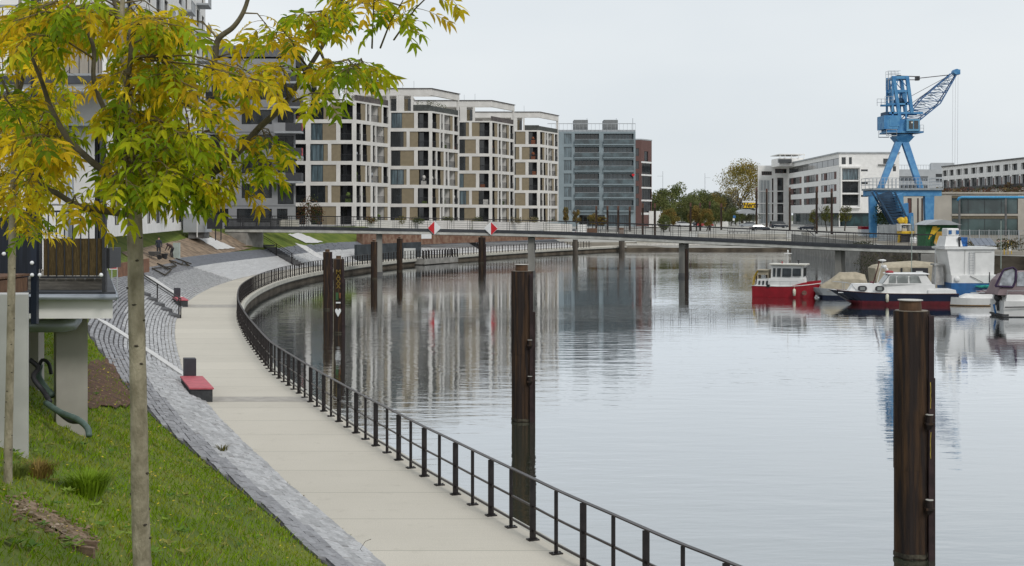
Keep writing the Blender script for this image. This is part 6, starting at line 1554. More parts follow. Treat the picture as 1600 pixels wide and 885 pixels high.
def person(name, loc, h, label, pose='stand', coat=(.03,.035,.05), legs=(.03,.03,.035), face=0.0, skin=(.45,.28,.2), hair=(.05,.035,.025)):
    """continuous body grown with a skin modifier; facing +x before rotation by face"""
    o = empty(name, loc, label, 'person', rz=face)
    k = h/1.75
    if pose == 'stand':
        J = {'pel':(0,0,.95),'sp':(0,0,1.18),'ch':(.01,0,1.38),'nk':(.01,0,1.52),'hd':(.03,0,1.63),'top':(.02,0,1.73)}
        arms = [[(0,s*.19,1.42),(.02,s*.25,1.15),(.14,s*.22,.95),(.18,s*.21,.86)] for s in (1,-1)]
        lg = [[(0,s*.10,.92),(.02,s*.11,.50),(-.02,s*.12,.08),(.13,s*.13,.04)] for s in (1,-1)]
    elif pose == 'walk':
        J = {'pel':(0,0,.93),'sp':(.02,0,1.16),'ch':(.05,0,1.37),'nk':(.07,0,1.50),'hd':(.11,0,1.61),'top':(.11,0,1.71)}
        arms = [[(.04,s*.19,1.40),(.0+s*.14,s*.25,1.15),(.12+s*.2,s*.22,.97),(.16+s*.22,s*.21,.9)] for s in (1,-1)]
        lg = [[(0,s*.10,.90),(.12*s,s*.11,.50),(.26*s-.05,s*.12,.09),(.26*s+.10,s*.13,.04)] for s in (1,-1)]
    else:
        J = {'pel':(-.12,0,.88),'sp':(.08,0,1.06),'ch':(.26,0,1.18),'nk':(.38,0,1.24),'hd':(.48,0,1.26),'top':(.56,0,1.28)}
        arms = [[(.28,s*.18,1.16),(.36,s*.24,.92),(.50,s*.2,.72),(.54,s*.2,.64)] for s in (1,-1)]
        lg = [[(-.12,s*.10,.86),(.02,s*.12,.48),(-.08,s*.12,.08),(.07,s*.13,.04)] for s in (1,-1)]
    vs, es, rs = [], [], []
    def add(p, r, par=None):
        vs.append(tuple(c*k for c in p)); rs.append(r*k)
        if par is not None: es.append((par, len(vs)-1))
        return len(vs)-1
    pel = add(J['pel'], .15); sp = add(J['sp'], .135, pel); ch = add(J['ch'], .15, sp); nk = add(J['nk'], .06, ch); hd = add(J['hd'], .095, nk); add(J['top'], .07, hd)
    for a in arms:
        q = ch
        for p, r in zip(a, (.075,.05,.04,.045)): q = add(p, r, q)
    for a in lg:
        q = pel
        for p, r in zip(a, (.095,.07,.055,.045)): q = add(p, r, q)
    me = bpy.data.meshes.new('body'); me.from_pydata(vs, es, []); b_ = bpy.data.objects.new('body', me); COL.objects.link(b_); b_.parent = o
    md = b_.modifiers.new('skin', 'SKIN'); md.use_smooth_shade = True
    for v_, r in zip(me.skin_vertices[0].data, rs): v_.radius = (r, r)
    me.skin_vertices[0].data[0].use_root = True
    b_.modifiers.new('sub', 'SUBSURF').levels = 1; b_.modifiers['sub'].render_levels = 1
    m_ = bpy.data.materials.new('clothes'); m_.use_nodes = True; t = m_.node_tree; bs = t.nodes['Principled BSDF']; bs.inputs['Roughness'].default_value = .9
    tc = t.nodes.new('ShaderNodeTexCoord'); sp_ = t.nodes.new('ShaderNodeSeparateXYZ'); t.links.new(tc.outputs['Object'], sp_.inputs[0])
    cr = t.nodes.new('ShaderNodeValToRGB'); cr.color_ramp.interpolation = 'CONSTANT'; mr = t.nodes.new('ShaderNodeMapRange'); mr.inputs['From Max'].default_value = 1.8*k; t.links.new(sp_.outputs['Z'], mr.inputs['Value']); t.links.new(mr.outputs[0], cr.inputs[0])
    e = cr.color_ramp.elements; e[0].color = (.02,.018,.016,1); e[1].position = .06; e[1].color = (*legs,1); n_ = e.new(.50); n_.color = (*coat,1); n_ = e.new(.845 if pose != 'bend' else .99); n_.color = (*skin,1)
    t.links.new(cr.outputs[0], bs.inputs['Base Color']); me.materials.append(m_)
    b = MB(); hh = Vector(J['top'])*k; b.blob(hh+Vector((-.02,0,-.035*k)), .105*k,.09*k,.085*k, n=12, k=8); b.build('hair', mat('hair_%.2f' % hair[0], hair, .8, .3, 20), o, smooth=True)
    return o
q = hit(248,403); q.z = gz(q.x,q.y); person('person', q, 1.75, 'person in dark work clothes standing on the bank beside a wheelbarrow', 'stand', face=R(-60))
q = hit(268,403); q.z = gz(q.x,q.y); person('person', q, 1.7, 'person in a dark brown coat bending beside a pale crate', 'bend', coat=(.045,.025,.025), face=R(160), hair=(.35,.3,.28))
# wheelbarrow, bucket, pale crate
q = hit(240,406); o = empty('wheelbarrow', q, 'dark wheelbarrow standing beside the worker on the bank', 'wheelbarrow')
b = MB(); b.loft([[(-.25,-.2,.35),(.35,-.2,.35),(.35,.2,.35),(-.25,.2,.35)],[(-.4,-.33,.68),(.55,-.33,.68),(.55,.33,.68),(-.4,.33,.68)]]); b.build('tray', M_concd, o)
b = MB(); b.tube([(.5,-.05,.2),(.5,.05,.2)], .2, 16); b.build('wheel', M_tyre, o)
for s in (-1,1): b = MB(); b.tube([(.5,s*.06,.2),(-.2,s*.25,.36),(-.95,s*.3,.62)], .022, 6); b.build('handle', M_anth, o); b = MB(); b.tube([(-.25,s*.24,.36),(-.32,s*.26,0)], .02, 6); b.build('leg', M_anth, o)
q = hit(257,405); b = MB(); b.lathe((0,0,0), [(.2,0),(.3,.45),(.31,.47)], 14); o = b.build('mortar_bucket', M_anth); o.location = q; tag(o, 'black mortar bucket between the two workers', 'bucket')
q = hit(276,405); b = MB(); b.box(-.28,.28,-.2,.2,.05,1.45); o = b.build('pale_crate', mat('pale_green_crate', (.40,.45,.42), .7, .1, 3)); o.location = q; tag(o, 'upright pale green crate beside the bending worker', 'crate')
# red white warning sign on posts near the terrace
D = 62.0; q = P(177,422,D); o = empty('warning_sign', q, 'white sign with a red frame on two posts beside the terrace', 'sign')
b = MB(); b.box(PX(171,D), PX(183.5,D), D-.02, D, PZ(421.5,D), PZ(389,D)); bd_ = b.build('board', M_signw, o, world=True)
b = MB()
for a, c, e, f_ in ((172,174.2,420,390.5),(181,182.6,420,390.5),(174.2,181,394,390.5),(174.2,181,420,415)): b.box(PX(a,D), PX(c,D), D-.03, D-.021, PZ(e,D), PZ(f_,D))
b.build('red_frame', M_signr, o, world=True)
b = MB(); b.add([P(178,397,D-.035),P(180,400,D-.035),P(180,409,D-.035),P(178,413,D-.035),P(176.5,409,D-.035),P(176.5,400,D-.035)], [(0,1,2,3,4,5)]); b.build('pictogram', M_anth, o, world=True, fix=False)
for px in (174.5,183.3): b = MB(); b.box(PX(px,D)-.02, PX(px,D)+.02, D+.001, D+.04, gz(q.x, D)-.1, PZ(421,D)); b.build('post', M_greyl, o, world=True)
b = MB(); wallpx(b, 184, 232, 66, 72, PZ(412,66), PZ(404,72), .1, 2.55); tag(b.build('board_fence', mat('reddish_boards', (.20,.10,.06), .85, .2, 3, stretch=(6,1,1))), 'low reddish board fence behind the warning sign', 'fence')
# site cabin and dark panel by the bridge end
D = 128.0; o = empty('site_cabin', P(305,366,D), 'pale grey metal site cabin raised on supports left of the bridge end', 'cabin')
b = MB(); b.box(PX(286,D), PX(320,D), D, D+3, PZ(363.5,D), PZ(334,D)); b.build('body', M_greyl, o, world=True, bevel=.03)
b = MB(); b.box(PX(307.4,D), PX(309,D), D-.03, D-.002, PZ(371,D), PZ(335,D)); b.build('door_post', M_whitep, o, world=True)
b = MB(); b.box(PX(293,D), PX(318,D), D+.3, D+2.5, PZ(373,D), PZ(363.6,D)); b.build('support', M_concd, o, world=True)
o = empty('dark_board', P(335,369,127), 'square dark board on two posts at the left end of the footbridge', 'board')
b = MB(); b.box(PX(323.5,127), PX(347.5,127), 126.95, 127.05, PZ(358,127), PZ(335.5,127)); b.build('panel', M_anth, o, world=True)
for px in (336.5,345): b = MB(); b.box(PX(px,127)-.05, PX(px,127)+.05, 127.06, 127.14, PZ(376,127), PZ(358,127)); b.build('post', M_anth, o, world=True)
# bare earth and a diagonal path on the upper bank
def drape(name, poly_px, m, label=None, lift=.03, n=10, kind='structure', wob=0):
    """four pixel corners a-b (upper edge) c-d (lower edge) laid on the bank"""
    a, b_, c, d = poly_px; mb = MB(); vs = []
    for i in range(n+1):
        for j in range(n+1):
            u, v_ = i/n, j/n; x = (a[0]*(1-u)+b_[0]*u)*(1-v_)+(d[0]*(1-u)+c[0]*u)*v_; y = (a[1]*(1-u)+b_[1]*u)*(1-v_)+(d[1]*(1-u)+c[1]*u)*v_
            if 0 < j < n and i in (0, n): x += rnd.uniform(-1,1)*wob*.6; y += rnd.uniform(-1,1)*wob*.3
            if j in (0, n): y += rnd.uniform(-1,1)*wob*.5
            q = hit(x, y); vs.append((q.x, q.y, gz(q.x,q.y)+lift))
    mb.add(vs, [(i*(n+1)+j, (i+1)*(n+1)+j, (i+1)*(n+1)+j+1, i*(n+1)+j+1) for i in range(n) for j in range(n)]); o = mb.build(name, m)
    o['kind'] = kind; return o
drape('bare_earth', [(190,395),(300,372),(395,389),(225,420)], M_soil, n=14)
drape('bare_earth', [(312,358),(345,364),(396,386),(352,388)], M_soil, lift=.06)
drape('footpath', [(303,371),(322,370),(368,390),(340,392)], M_rib, lift=.10)
drape('footpath', [(450,368),(468,366),(505,380),(478,382)], M_rib, lift=.08)
# ------------------------------------------------------------------ trees
def tree(px, py_base, D, py_top, wpx, label, kind='green', seed=1, trunk_h=.22, dens=1.0, group=None, bare=0.0, cols=None, name='broadleaf_tree', leaf=None, zb=None):
    g = random.Random(seed); base = P(px, py_base, D)
    if zb is not None: base.z = zb
    H = PZ(py_top, D)-base.z; Rw = wpx*D/F/2
    o = empty(name, base, label, 'tree', group)
    tr = MB(); tips = []
    def grow(p, d, L, r, lv):
        pts = [p]; q = Vector(p); dd = Vector(d)
        for k in range(4):
            dd = (dd + Vector((g.uniform(-.18,.18), g.uniform(-.18,.18), g.uniform(-.02,.14)))).normalized(); q = q+dd*L/4; pts.append(q.copy())
        tr.tube(pts, [r*(1-.13*k) for k in range(5)], 5 if lv else 7, cap=False)
        if lv >= 3 or L < H*.05: tips.append(q); return
        for k in range(g.choice((3,4)) if lv < 2 else 3):
            a = g.uniform(0, 2*math.pi); sp = g.uniform(.35,.8); nd = (dd + Vector((math.cos(a)*sp, math.sin(a)*sp, g.uniform(-.1,.25)))).normalized()
            st = pts[g.choice((2,3,4))] if lv else pts[g.choice((3,4))]
            grow(st, nd, L*g.uniform(.55,.75), r*.5, lv+1)
        tips.append(q)
    th = H*trunk_h
    grow(Vector((0,0,-.3)), Vector((0,0,1)), th+.3+H*.12, H*.022+.04, 0)
    tr.build('trunk', M_barkd, o)
    cr = MB(); cc = []
    ls = leaf or max(.2, H*.045); cen = Vector((0,0,(H+th)/2)); rz = (H-th)/2
    nclump = int(46*dens)
    pal = cols or {'green': [(.13,.155,.055),(.15,.175,.06),(.18,.185,.07),(.10,.12,.05)], 'yellow': [(.30,.24,.06),(.26,.22,.06),(.20,.18,.06),(.28,.20,.04)],
           'autumn': [(.19,.17,.05),(.22,.17,.05),(.14,.14,.045),(.25,.17,.05)], 'orange': [(.28,.20,.06),(.24,.17,.06),(.19,.16,.06)], 'dark': [(.10,.115,.08),(.11,.12,.075),(.13,.13,.07)]}[kind]
    for k in range(nclump):
        while True:
            p = Vector((g.uniform(-1,1), g.uniform(-1,1), g.uniform(-1,1)))
            if p.length < 1 and p.length > .1: break
        p = p.normalized()*p.length**.45; w_ = Rw*(1-.25*max(0,p.z)); c = cen+Vector((p.x*w_*.85, p.y*w_*.85, p.z*rz*.88))
        n0 = len(cr.f); s = g.uniform(.22,.40); leaf_blob(cr, c, Rw*s, Rw*s, rz*s*.9, int(110*(1-bare)), ls, g, shell=.75)
        col = g.choice(pal)
        for _ in range(len(cr.f)-n0): q = g.uniform(.75,1.3); cc.append(tuple(x*q for x in col))
    vs = [tuple(v) for v in cr.v]; colored('crown', vs, cr.f, cc, LEAF, o)
    return o
zp = lambda y: float(np.interp(y, [237,243,245,257,333,537], [0,0,.55,1.3,2.5,3.0]))
T = [(1030,352,330,294,54,'green','dense green tree right beside the red brick building',11),
     (1060,352,345,286,62,'green','tallest green tree left of the middle of the plaza trees',12),
     (1092,352,352,296,52,'green','green tree between the two thin light masts',13),
     (1116,352,360,302,48,'autumn','green and yellow tree behind the third dark plaza pole',14),
     (1132,350,380,306,34,'dark','dark bluish green tree left of the yellow sign',15),
     (1150,352,360,322,30,'green','small green tree directly below the yellow sign roof',16),
     (1046,354,290,326,32,'autumn','low olive and brown tree in front on the left of the plaza',17),
     (1038,356,282,336,22,'green','smallest low green tree on the left edge of the plaza',18),
     (1088,354,295,322,26,'orange','orange yellow tree behind the first pair of dark plaza poles',19),
     (1104,354,292,326,26,'autumn','olive brown tree just right of the orange yellow one',20),
     (1172,352,375,318,34,'dark','dark green tree under the yellow sign at the office end wing',21),
     (1080,350,430,306,80,'dark','far dark tree crown behind the plaza trees',22),
     (1018,352,400,312,26,'dark','dark tree just showing behind the brick building',23),
     (1076,352,335,306,48,'green','bushy green tree between the tallest tree and the orange yellow one',24),
     (1118,352,340,318,30,'green','low green tree behind the last of the four plaza poles',25),
     (1142,351,345,326,26,'green','low dark green tree right behind the blue road sign',26),
     (1122,350,420,300,44,'dark','hazy grey green tree between the right light mast and the large yellowing tree',27)]
for px, pb, D, pt, w_, kd, lab, sd_ in T: tree(px, pb, D, pt, w_, lab, kd, sd_, group='trees behind the plaza', zb=zp(D), trunk_h=.12 if sd_ not in (17,19,20) else .22)
tree(1160, 352, 430, 252, 84, 'large yellowing half bare tree standing behind the white office building', 'yellow', 31, .2, 2.6, bare=.2, name='half_bare_tree', zb=2.9, leaf=.5)
tree(1148, 352, 400, 300, 40, 'greyish bare bush like tree below the large yellowing tree', 'dark', 32, .1, .6, bare=.6, name='half_bare_tree', zb=2.9, cols=[(.12,.11,.10),(.09,.085,.07),(.14,.12,.09)])
for i, (px, w_, pt, kd, lab) in enumerate(((1292,16,322,'autumn','thin olive young tree in front of the office building glass front, left one'),(1320,18,320,'autumn','thin olive young tree in front of the office building, right one'),(1272,14,328,'autumn','small yellowish sapling left of the two thin trees before the office building'))):
    tree(px, 360, 290, pt, w_*1.3, lab, kd, 40+i, .35, .5, bare=.5, group='young trees before the office building', zb=zp(290), name='young_tree', cols=[(.16,.15,.03),(.11,.12,.03)])
for i, (px, pt, w_, lab) in enumerate(((901,326,12,'slim orange tree left of the four dark poles before the grey glass building'),(926,333,16,'low orange bush tree at the left pair of dark poles'),(941,338,14,'small orange bush tree between the dark poles before the grey glass building'),(884,322,8,'narrow orange tree at the corner of the last white apartment block'))):
    tree(px, 354, 268, pt, w_*1.2, lab, 'orange', 50+i, .25, .5, bare=.2, group='small orange trees before the grey glass building', zb=2.9, name='young_tree')
# hedge inside the crane portal, bush in front of the first white block
g = random.Random(77)
def bush(name, px, py0, py1, wpx, D, pal, label, n=900, ls=.3, depth=1.5, group=None):
    b = MB(); cols = []; base = P(px, py1, D); h = PZ(py0,D)-PZ(py1,D); Rw = wpx*D/F/2
    for k in range(14):
        c = base+Vector((g.uniform(-.6,.6)*Rw, g.uniform(-.5,.5)*depth, h*g.uniform(.25,.75))); n0 = len(b.f); leaf_blob(b, c, Rw*.5, depth*.6, h*.32, n//14, ls, g); c_ = g.choice(pal)
        for _ in range(len(b.f)-n0): q = g.uniform(.7,1.3); cols.append(tuple(x*q for x in c_))
    return tag(colored_mb(name, b, cols, LEAF), label, 'bush', group)
bush('bush', 486, 303, 352, 46, 168, [(.07,.09,.03),(.16,.08,.04),(.05,.07,.02)], 'green and reddish bush in front of the first white apartment block', 1500, .22)
bush('hedge', 1384, 305, 362, 38, 196, [(.045,.07,.015),(.035,.055,.012)], 'dark green hedge behind the left crane leg', 1600, .3, 2.0)
bush('hedge', 1404, 308, 360, 26, 205, [(.12,.12,.03),(.07,.09,.02)], 'olive hedge behind the blue conveyor', 700, .3, 2.0)
for i, (px, pal, lab, D) in enumerate(((624,[(.12,.12,.03),(.2,.17,.06)],'yellow green garden shrub left of the red and white diamond', 186),(655,[(.08,.10,.03)],'green garden shrub just left of the first diamond sign', 188),(700,[(.12,.13,.05),(.06,.08,.03)],'green hedge between the two diamond signs',196),(745,[(.10,.11,.04)],'low green hedge left of the second diamond sign',205),(808,[(.3,.25,.15),(.2,.17,.1)],'straw coloured grass clump before the third white block',215),(832,[(.3,.25,.15),(.12,.13,.05)],'straw and green clump before the fourth white block',232),(580,[(.09,.10,.03),(.3,.12,.03)],'shrub with orange tips before the nearest white block',180))):
    bush('garden_shrub', px, 338, 350, 22, D, pal, lab, 420, .2, .8, 'garden shrubs at the foot of the white apartment blocks')
for i, (px, D, w_, lab) in enumerate(((1340,150,60,'dark scrub on the quay left of the beige canopy boat'),(1580,116,60,'brown scrub on the quay wall at the right edge'),(1530,122,34,'small dry scrub behind the solar houseboat'))):
    bush('scrub_bush', px, 372 if i else 377, 392, w_, D, [(.07,.075,.03),(.12,.09,.05),(.045,.055,.02)], lab, 800, .16, 1.5, 'scrub along the right quay')
b = MB(); cols = []
for k in range(26):
    c = P(1325+k*5.2, 412, 1)*0; xq = 1240+g.uniform(100,180); Dq = float(np.interp(xq, [1340,1455], [150,125])); c = P(xq, g.uniform(395,440), Dq-1.2); n0 = len(b.f); leaf_blob(b, c, 1.0, .4, .9, 60, .16, g); c_ = g.choice([(.07,.08,.03),(.10,.085,.05),(.05,.06,.03)]); cols += [c_]*(len(b.f)-n0)
tag(colored_mb('wall_creeper', b, cols, LEAF), 'creeping plants hanging down the quay wall behind the boats', 'creeper')
# ------------------------------------------------------------------ rusty plaza poles, masts
PL = [(931.7,322,361,262),(949.2,322,360,266),(966,322,361,262),(984,323,360,266),(1004.2,318,362,258),(1023.2,318,368,246),(1079,317,356,290),(1094,317,355,296),(1109,315,355,296),(1127,318,354,302),(1182,293,352,302),(1198,295,352,300),(1234,293,352,296),(1276,293,362,272),(1299.5,295,364,268)]
LB = ['first from the left before the grey glass building','second before the grey glass building','third before the grey glass building','fourth before the grey glass building','next to the red brick building corner','standing alone right of the brick building',
      'first of the group of four before the orange trees','second of the group of four before the orange trees','third of the group, in front of the small yellow tree tip','fourth of the group, standing slightly apart','at the left edge of the office building','in front of the tall glass grid of the office building','before the narrow glazed stair of the office building','before the middle of the office building window rows','before the right end of the office building window rows']
for (px, pt, pb, D), lb in zip(PL, LB):
    q = P(px, pb, D); q.z = zp(D) if px > 1000 else q.z; o = empty('plaza_pole', q, 'dark rusty square pole '+lb, 'pole', 'dark rusty light poles on the plaza')
    w_ = .20; h = PZ(pt, D)-q.z; b = MB(); b.box(-w_,w_,-w_,w_,-.3,h-.9); b.build('shaft', M_rust, o); b = MB(); b.box(-w_*.96,w_*.96,-w_*.96,w_*.96,h-.89,h); b.build('lamp_head', mat('rusty_lamp_head', (.10,.045,.03), .7, .2, 3), o)
for px, pt, arm, lb in ((1035.6,268,(1027,1035.6),'left one, rising over the green trees'),(1101.5,271,(1101.5,1110),'right one, rising between the green and the yellow trees')):
    D = 420; q = P(px, 352, D); o = empty('light_mast', q, 'thin one armed light mast, '+lb, 'light mast', 'thin light masts behind the plaza'); h = PZ(pt,D)-q.z
    b = MB(); b.tube([(0,0,0),(0,0,h)], [.12,.06], 6); b.build('mast', M_greyl, o); b = MB(); z_ = PZ(275.5 if px < 1100 else 278, D)-q.z; b.bar((PX(arm[0],D)-q.x,0,z_), (PX(arm[1],D)-q.x,0,z_), .09, .07); b.build('arm', M_greyl, o)
# ------------------------------------------------------------------ car rental sign and roof
D = 345; o = empty('rental_sign', P(1165,352,D), 'yellow rental sign with black letters over a grey curved roof', 'sign')
b = MB(); b.box(PX(1161.5,D), PX(1182,D), D, D+.3, PZ(325,D), PZ(317,D)); b.build('board', mat('sign_yellow', (.75,.47,.01), .5, .05), o, world=True)
b = MB(); b.box(PX(1160,D), PX(1183,D), D-.1, D+.5, PZ(316.6,D), PZ(314.2,D)); b.build('top_strip', M_whitep, o, world=True)
tx = text('Hertz', 1.75, 'lettering', M_tyre, o, (0,0,0), bold=.04, shear=.3); tx.location = Vector((PX(1172.3,D), D-.03, PZ(321,D)))-o.location
b = MB(); secs = []
for k in range(9): t = k/8; secs.append([(PX(1149+32*t,D), D-1, PZ(333-6*math.sin(math.pi*min(1,t*.9)),D)), (PX(1149+32*t,D), D+5, PZ(333-6*math.sin(math.pi*min(1,t*.9)),D)), (PX(1149+32*t,D), D+5, PZ(334,D)), (PX(1149+32*t,D), D-1, PZ(334,D))])
b.loft(secs); b.build('curved_roof', M_greyl, o, world=True)
b = MB()
for px in (1157,1178): b.box(PX(px,D)-.1, PX(px,D)+.1, D+1, D+1.2, 2.5, PZ(333,D))
b.build('roof_post', M_anth, o, world=True)
o = empty('blue_road_sign', P(1147,350,320), 'blue road sign above a small white one on a post', 'road sign'); D = 320
b = MB(); b.box(PX(1145.5,D), PX(1149.5,D), D, D+.05, PZ(341,D), PZ(337,D)); b.build('blue_panel', M_bluehull, o, world=True); b = MB(); b.box(PX(1145,D), PX(1148,D), D, D+.05, PZ(345,D), PZ(341.6,D)); b.build('white_panel', M_signw, o, world=True); b = MB(); b.bar(P(1147,352,D+.2), P(1147,336,D+.2), .1); b.build('post', M_greyl, o, world=True)
b = MB(); b.box(PX(1063,340), PX(1138,340), 340, 340.3, 2.4, PZ(346.5,340)); tag(b.build('pale_wall', M_wall), 'long low pale wall behind the plaza trees', 'wall')
# ------------------------------------------------------------------ cars
def car(px, D, yaw, m, label, L=4.4, Wd=1.8, H=1.45, van=False):
    o = empty('parked_car', (PX(px,D), D, zp(D)+.005), label, 'car', 'cars around the plaza', rz=yaw)
    prof_ = [(-L/2,.35),(-L/2,.85),(-L*.44,1.0),(-L*.22,1.02),(L*.18,1.0),(L*.44,.85),(L/2,.68),(L/2,.35)]
    b = MB(); hw = Wd/2; b.loft([[(x, -hw*(.94 if z > .9 else 1), z) for x, z in prof_], [(x, hw*(.94 if z > .9 else 1), z) for x, z in prof_]]); b.build('body', m, o, bevel=.06)
    gh = [(-L*.46,.98),(-L*.34,H-.05),(-L*.2,H),(L*.05,H-.03),(L*.24,.99)] if not van else [(-L*.48,.98),(-L*.47,H),(L*.2,H),(L*.36,.99)]
    b = MB(); b.loft([[(x, -hw*(.92 if z < 1 else .74), z) for x, z in gh], [(x, hw*(.92 if z < 1 else .74), z) for x, z in gh]]); b.build('greenhouse', M_glass, o)
    b = MB(); r = [(x*.93-.02, z) for x, z in gh[1:-1]]; b.loft([[(x, -hw*.70, H+.004) for x, z in (gh[1], gh[-2])]+[(gh[-2][0], -hw*.70, H-.06), (gh[1][0], -hw*.70, H-.08)], [(x, hw*.70, H+.004) for x, z in (gh[1], gh[-2])]+[(gh[-2][0], hw*.70, H-.06), (gh[1][0], hw*.70, H-.08)]]); b.build('roof', m, o)
    for x in (-L*.30, L*.31):
        for s in (-1, 1):
            b = MB(); b.tube([(x, s*(hw-.12), .32), (x, s*(hw+.02), .32)], .32, 16); w_ = b.build('wheel', M_tyre, o); b = MB(); b.tube([(x, s*(hw+.021), .32), (x, s*(hw+.03), .32)], .19, 12); b.build('rim', M_greyl, w_)
    for s in (-1, 1):
        b = MB(); b.box(L/2-.06, L/2+.02, s*hw*.78-.15, s*hw*.78+.15, .62, .76); b.build('headlight', M_signw, o); b = MB(); b.box(-L/2-.02, -L/2+.04, s*hw*.8-.12, s*hw*.8+.12, .72, .9); b.build('tail_light', M_red, o)
    return o
M_cdark = mat('car_dark_blue', (.012,.018,.03), .25, .1, 2, coat=.5); M_cwhite = mat('car_white', (.62,.63,.64), .3, .05, 2, coat=.5); M_csil = mat('car_silver', (.32,.34,.36), .3, .05, 2, metal=.4, coat=.5); M_cred = mat('car_red', (.30,.02,.02), .3, .1, 2, coat=.5)
car(1187, 296, R(8), M_cdark, 'dark blue car parked on the plaza left of the office building')
car(1168, 325, R(170), M_csil, 'grey car behind the dark blue one near the yellow sign')
car(1217, 318, R(5), M_cdark, 'dark car before the glazed stair of the office building', van=True, H=1.8)
car(1262, 300, R(180), M_cdark, 'dark car parked at the left end of the lobby glass front')
car(1069, 330, R(0), M_cwhite, 'white car behind the first pair of plaza poles')
car(1087, 331, R(180), M_cdark, 'dark car between the second and third plaza pole')
car(1101, 330, R(0), M_cred, 'dark red car behind the third plaza pole')
car(1030, 322, R(4), M_cwhite, 'white car beside the low tree next to the brick building')
car(893, 262, R(90), M_cwhite, 'white car half hidden left of the dark poles before the grey glass building')
# low fence and benches before the grey glass building; planters
b = MB()
for k in range(34): b.box(PX(940+k*1.85,255)-.04, PX(940+k*1.85,255)+.04, 255, 255.08, 1.2, PZ(358,255)-.15)
tag(b.build('low_picket_fence', M_concg), 'low grey picket fence on the plaza below the four dark poles', 'fence')
for (px, w_, pt, lab) in ((924,18,357,'wide brown planter box left of the dark poles'),(971,7,356.5,'narrow brown planter between the third and fourth dark pole')):
    b = MB(); b.box(PX(px-w_/2,258), PX(px+w_/2,258), 258, 260, 1.0, PZ(pt,258)); o = b.build('planter_box', M_wood); tag(o, lab, 'planter', 'brown planter boxes before the grey glass building')
b = MB(); b.box(PX(903,256), PX(917,256), 256, 256.4, 1.0, PZ(351,256)); tag(b.build('white_board_wall', M_whitep), 'white upright board beside two dark posts left of the brown planter', 'board')
b = MB()
for k in range(6): b.box(PX(1140+k*6,262)-.04, PX(1140+k*6,262)+.04, 262, 262.1, zp(262), zp(262)+.9)
b.box(PX(1138,262), PX(1172,262), 262.11, 262.16, zp(262)+.8, zp(262)+.9); tag(b.build('plaza_railing', M_anth), 'short low railing on the plaza terrace', 'railing')
M_lawn = mat('plaza_grass', (.07,.09,.02), .95, .3, .3)
b = MB(); b.add([(PX(1035,262),262,zp(262)+.02),(PX(1128,270),270,zp(270)+.02),(PX(1120,280),280,zp(280)+.02),(PX(1030,274),274,zp(274)+.02)], [(0,1,2,3)]); b.build('lawn_strip', M_lawn)['kind'] = 'structure'
# ------------------------------------------------------------------ near ash trees in autumn leaf
YEL = [(.80,.59,.02),(.76,.56,.02),(.66,.54,.02),(.82,.62,.03),(.72,.49,.02),(.55,.38,.02),(.54,.50,.02),(.62,.56,.02)]
GRN = [(.30,.41,.015),(.22,.34,.012),(.38,.46,.015),(.17,.27,.012),(.45,.49,.015),(.50,.51,.015)]
def leaflet(b, p, d, nrm, L, w):
    """lance shaped leaflet folded along its midrib"""
    s = d.cross(nrm).normalized(); k = len(b.v); dn = nrm*-1
    c1 = p+d*L*.33+dn*L*.03; c2 = p+d*L*.68+dn*L*.07; tip = p+d*L+dn*L*.20
    f = nrm*w*.28
    b.v += [tuple(x) for x in (p, c1, c2, tip, c1+s*w*.5+f, c2+s*w*.36+f*.7, c1-s*w*.5+f, c2-s*w*.36+f*.7)]
    b.f += [(k,k+4,k+1),(k+1,k+4,k+5,k+2),(k+2,k+5,k+3),(k,k+1,k+6),(k+1,k+2,k+7,k+6),(k+2,k+3,k+7)]; b.m += [0]*6
def compound(b, cols, st, p, d, L, g, col, droop=.5):
    """pinnate leaf: rachis with pairs of leaflets and one at the tip"""
    n = g.choice((3,4,4)); q = Vector(p); dd = Vector(d).normalized(); pts = [q.copy()]
    side0 = dd.cross(Vector((0,0,1)));
    if side0.length < .1: side0 = Vector((1,0,0))
    side0.normalize(); a = g.uniform(-.9,.9)
    for k in range(n+1):
        dd = (dd+Vector((0,0,-droop*.22))+Vector((g.uniform(-.06,.06),g.uniform(-.06,.06),0))).normalized(); q = q+dd*L/(n+1); pts.append(q.copy())
        nrm = (side0.cross(dd)); nrm = nrm.normalized() if nrm.z > 0 else -nrm.normalized(); nrm = (Matrix.Rotation(a, 3, dd) @ nrm)
        sd = dd.cross(nrm).normalized(); ll = L*g.uniform(.36,.46)
        if k >= 1 and k <= n:
            for s in (1,-1):
                if g.random() < .07: continue
                ld = (sd*s*.8+dd*.62+Vector((0,0,-.35*g.random()))).normalized(); n0 = len(b.f); leaflet(b, q, ld, (nrm+Vector((g.uniform(-.6,.6),g.uniform(-.6,.6),g.uniform(-.5,.5)))).normalized(), ll, ll*g.uniform(.24,.36))
                v_ = g.uniform(.65,1.25); cols += [tuple(min(1,c*v_) for c in col)]*(len(b.f)-n0)
    n0 = len(b.f); leaflet(b, q, (dd+Vector((0,0,-.2))).normalized(), nrm, L*.44, L*.15); cols += [col]*(len(b.f)-n0)
    st.tube(pts, [.0022,.0018]+[.0014]*(n), 3, cap=False)
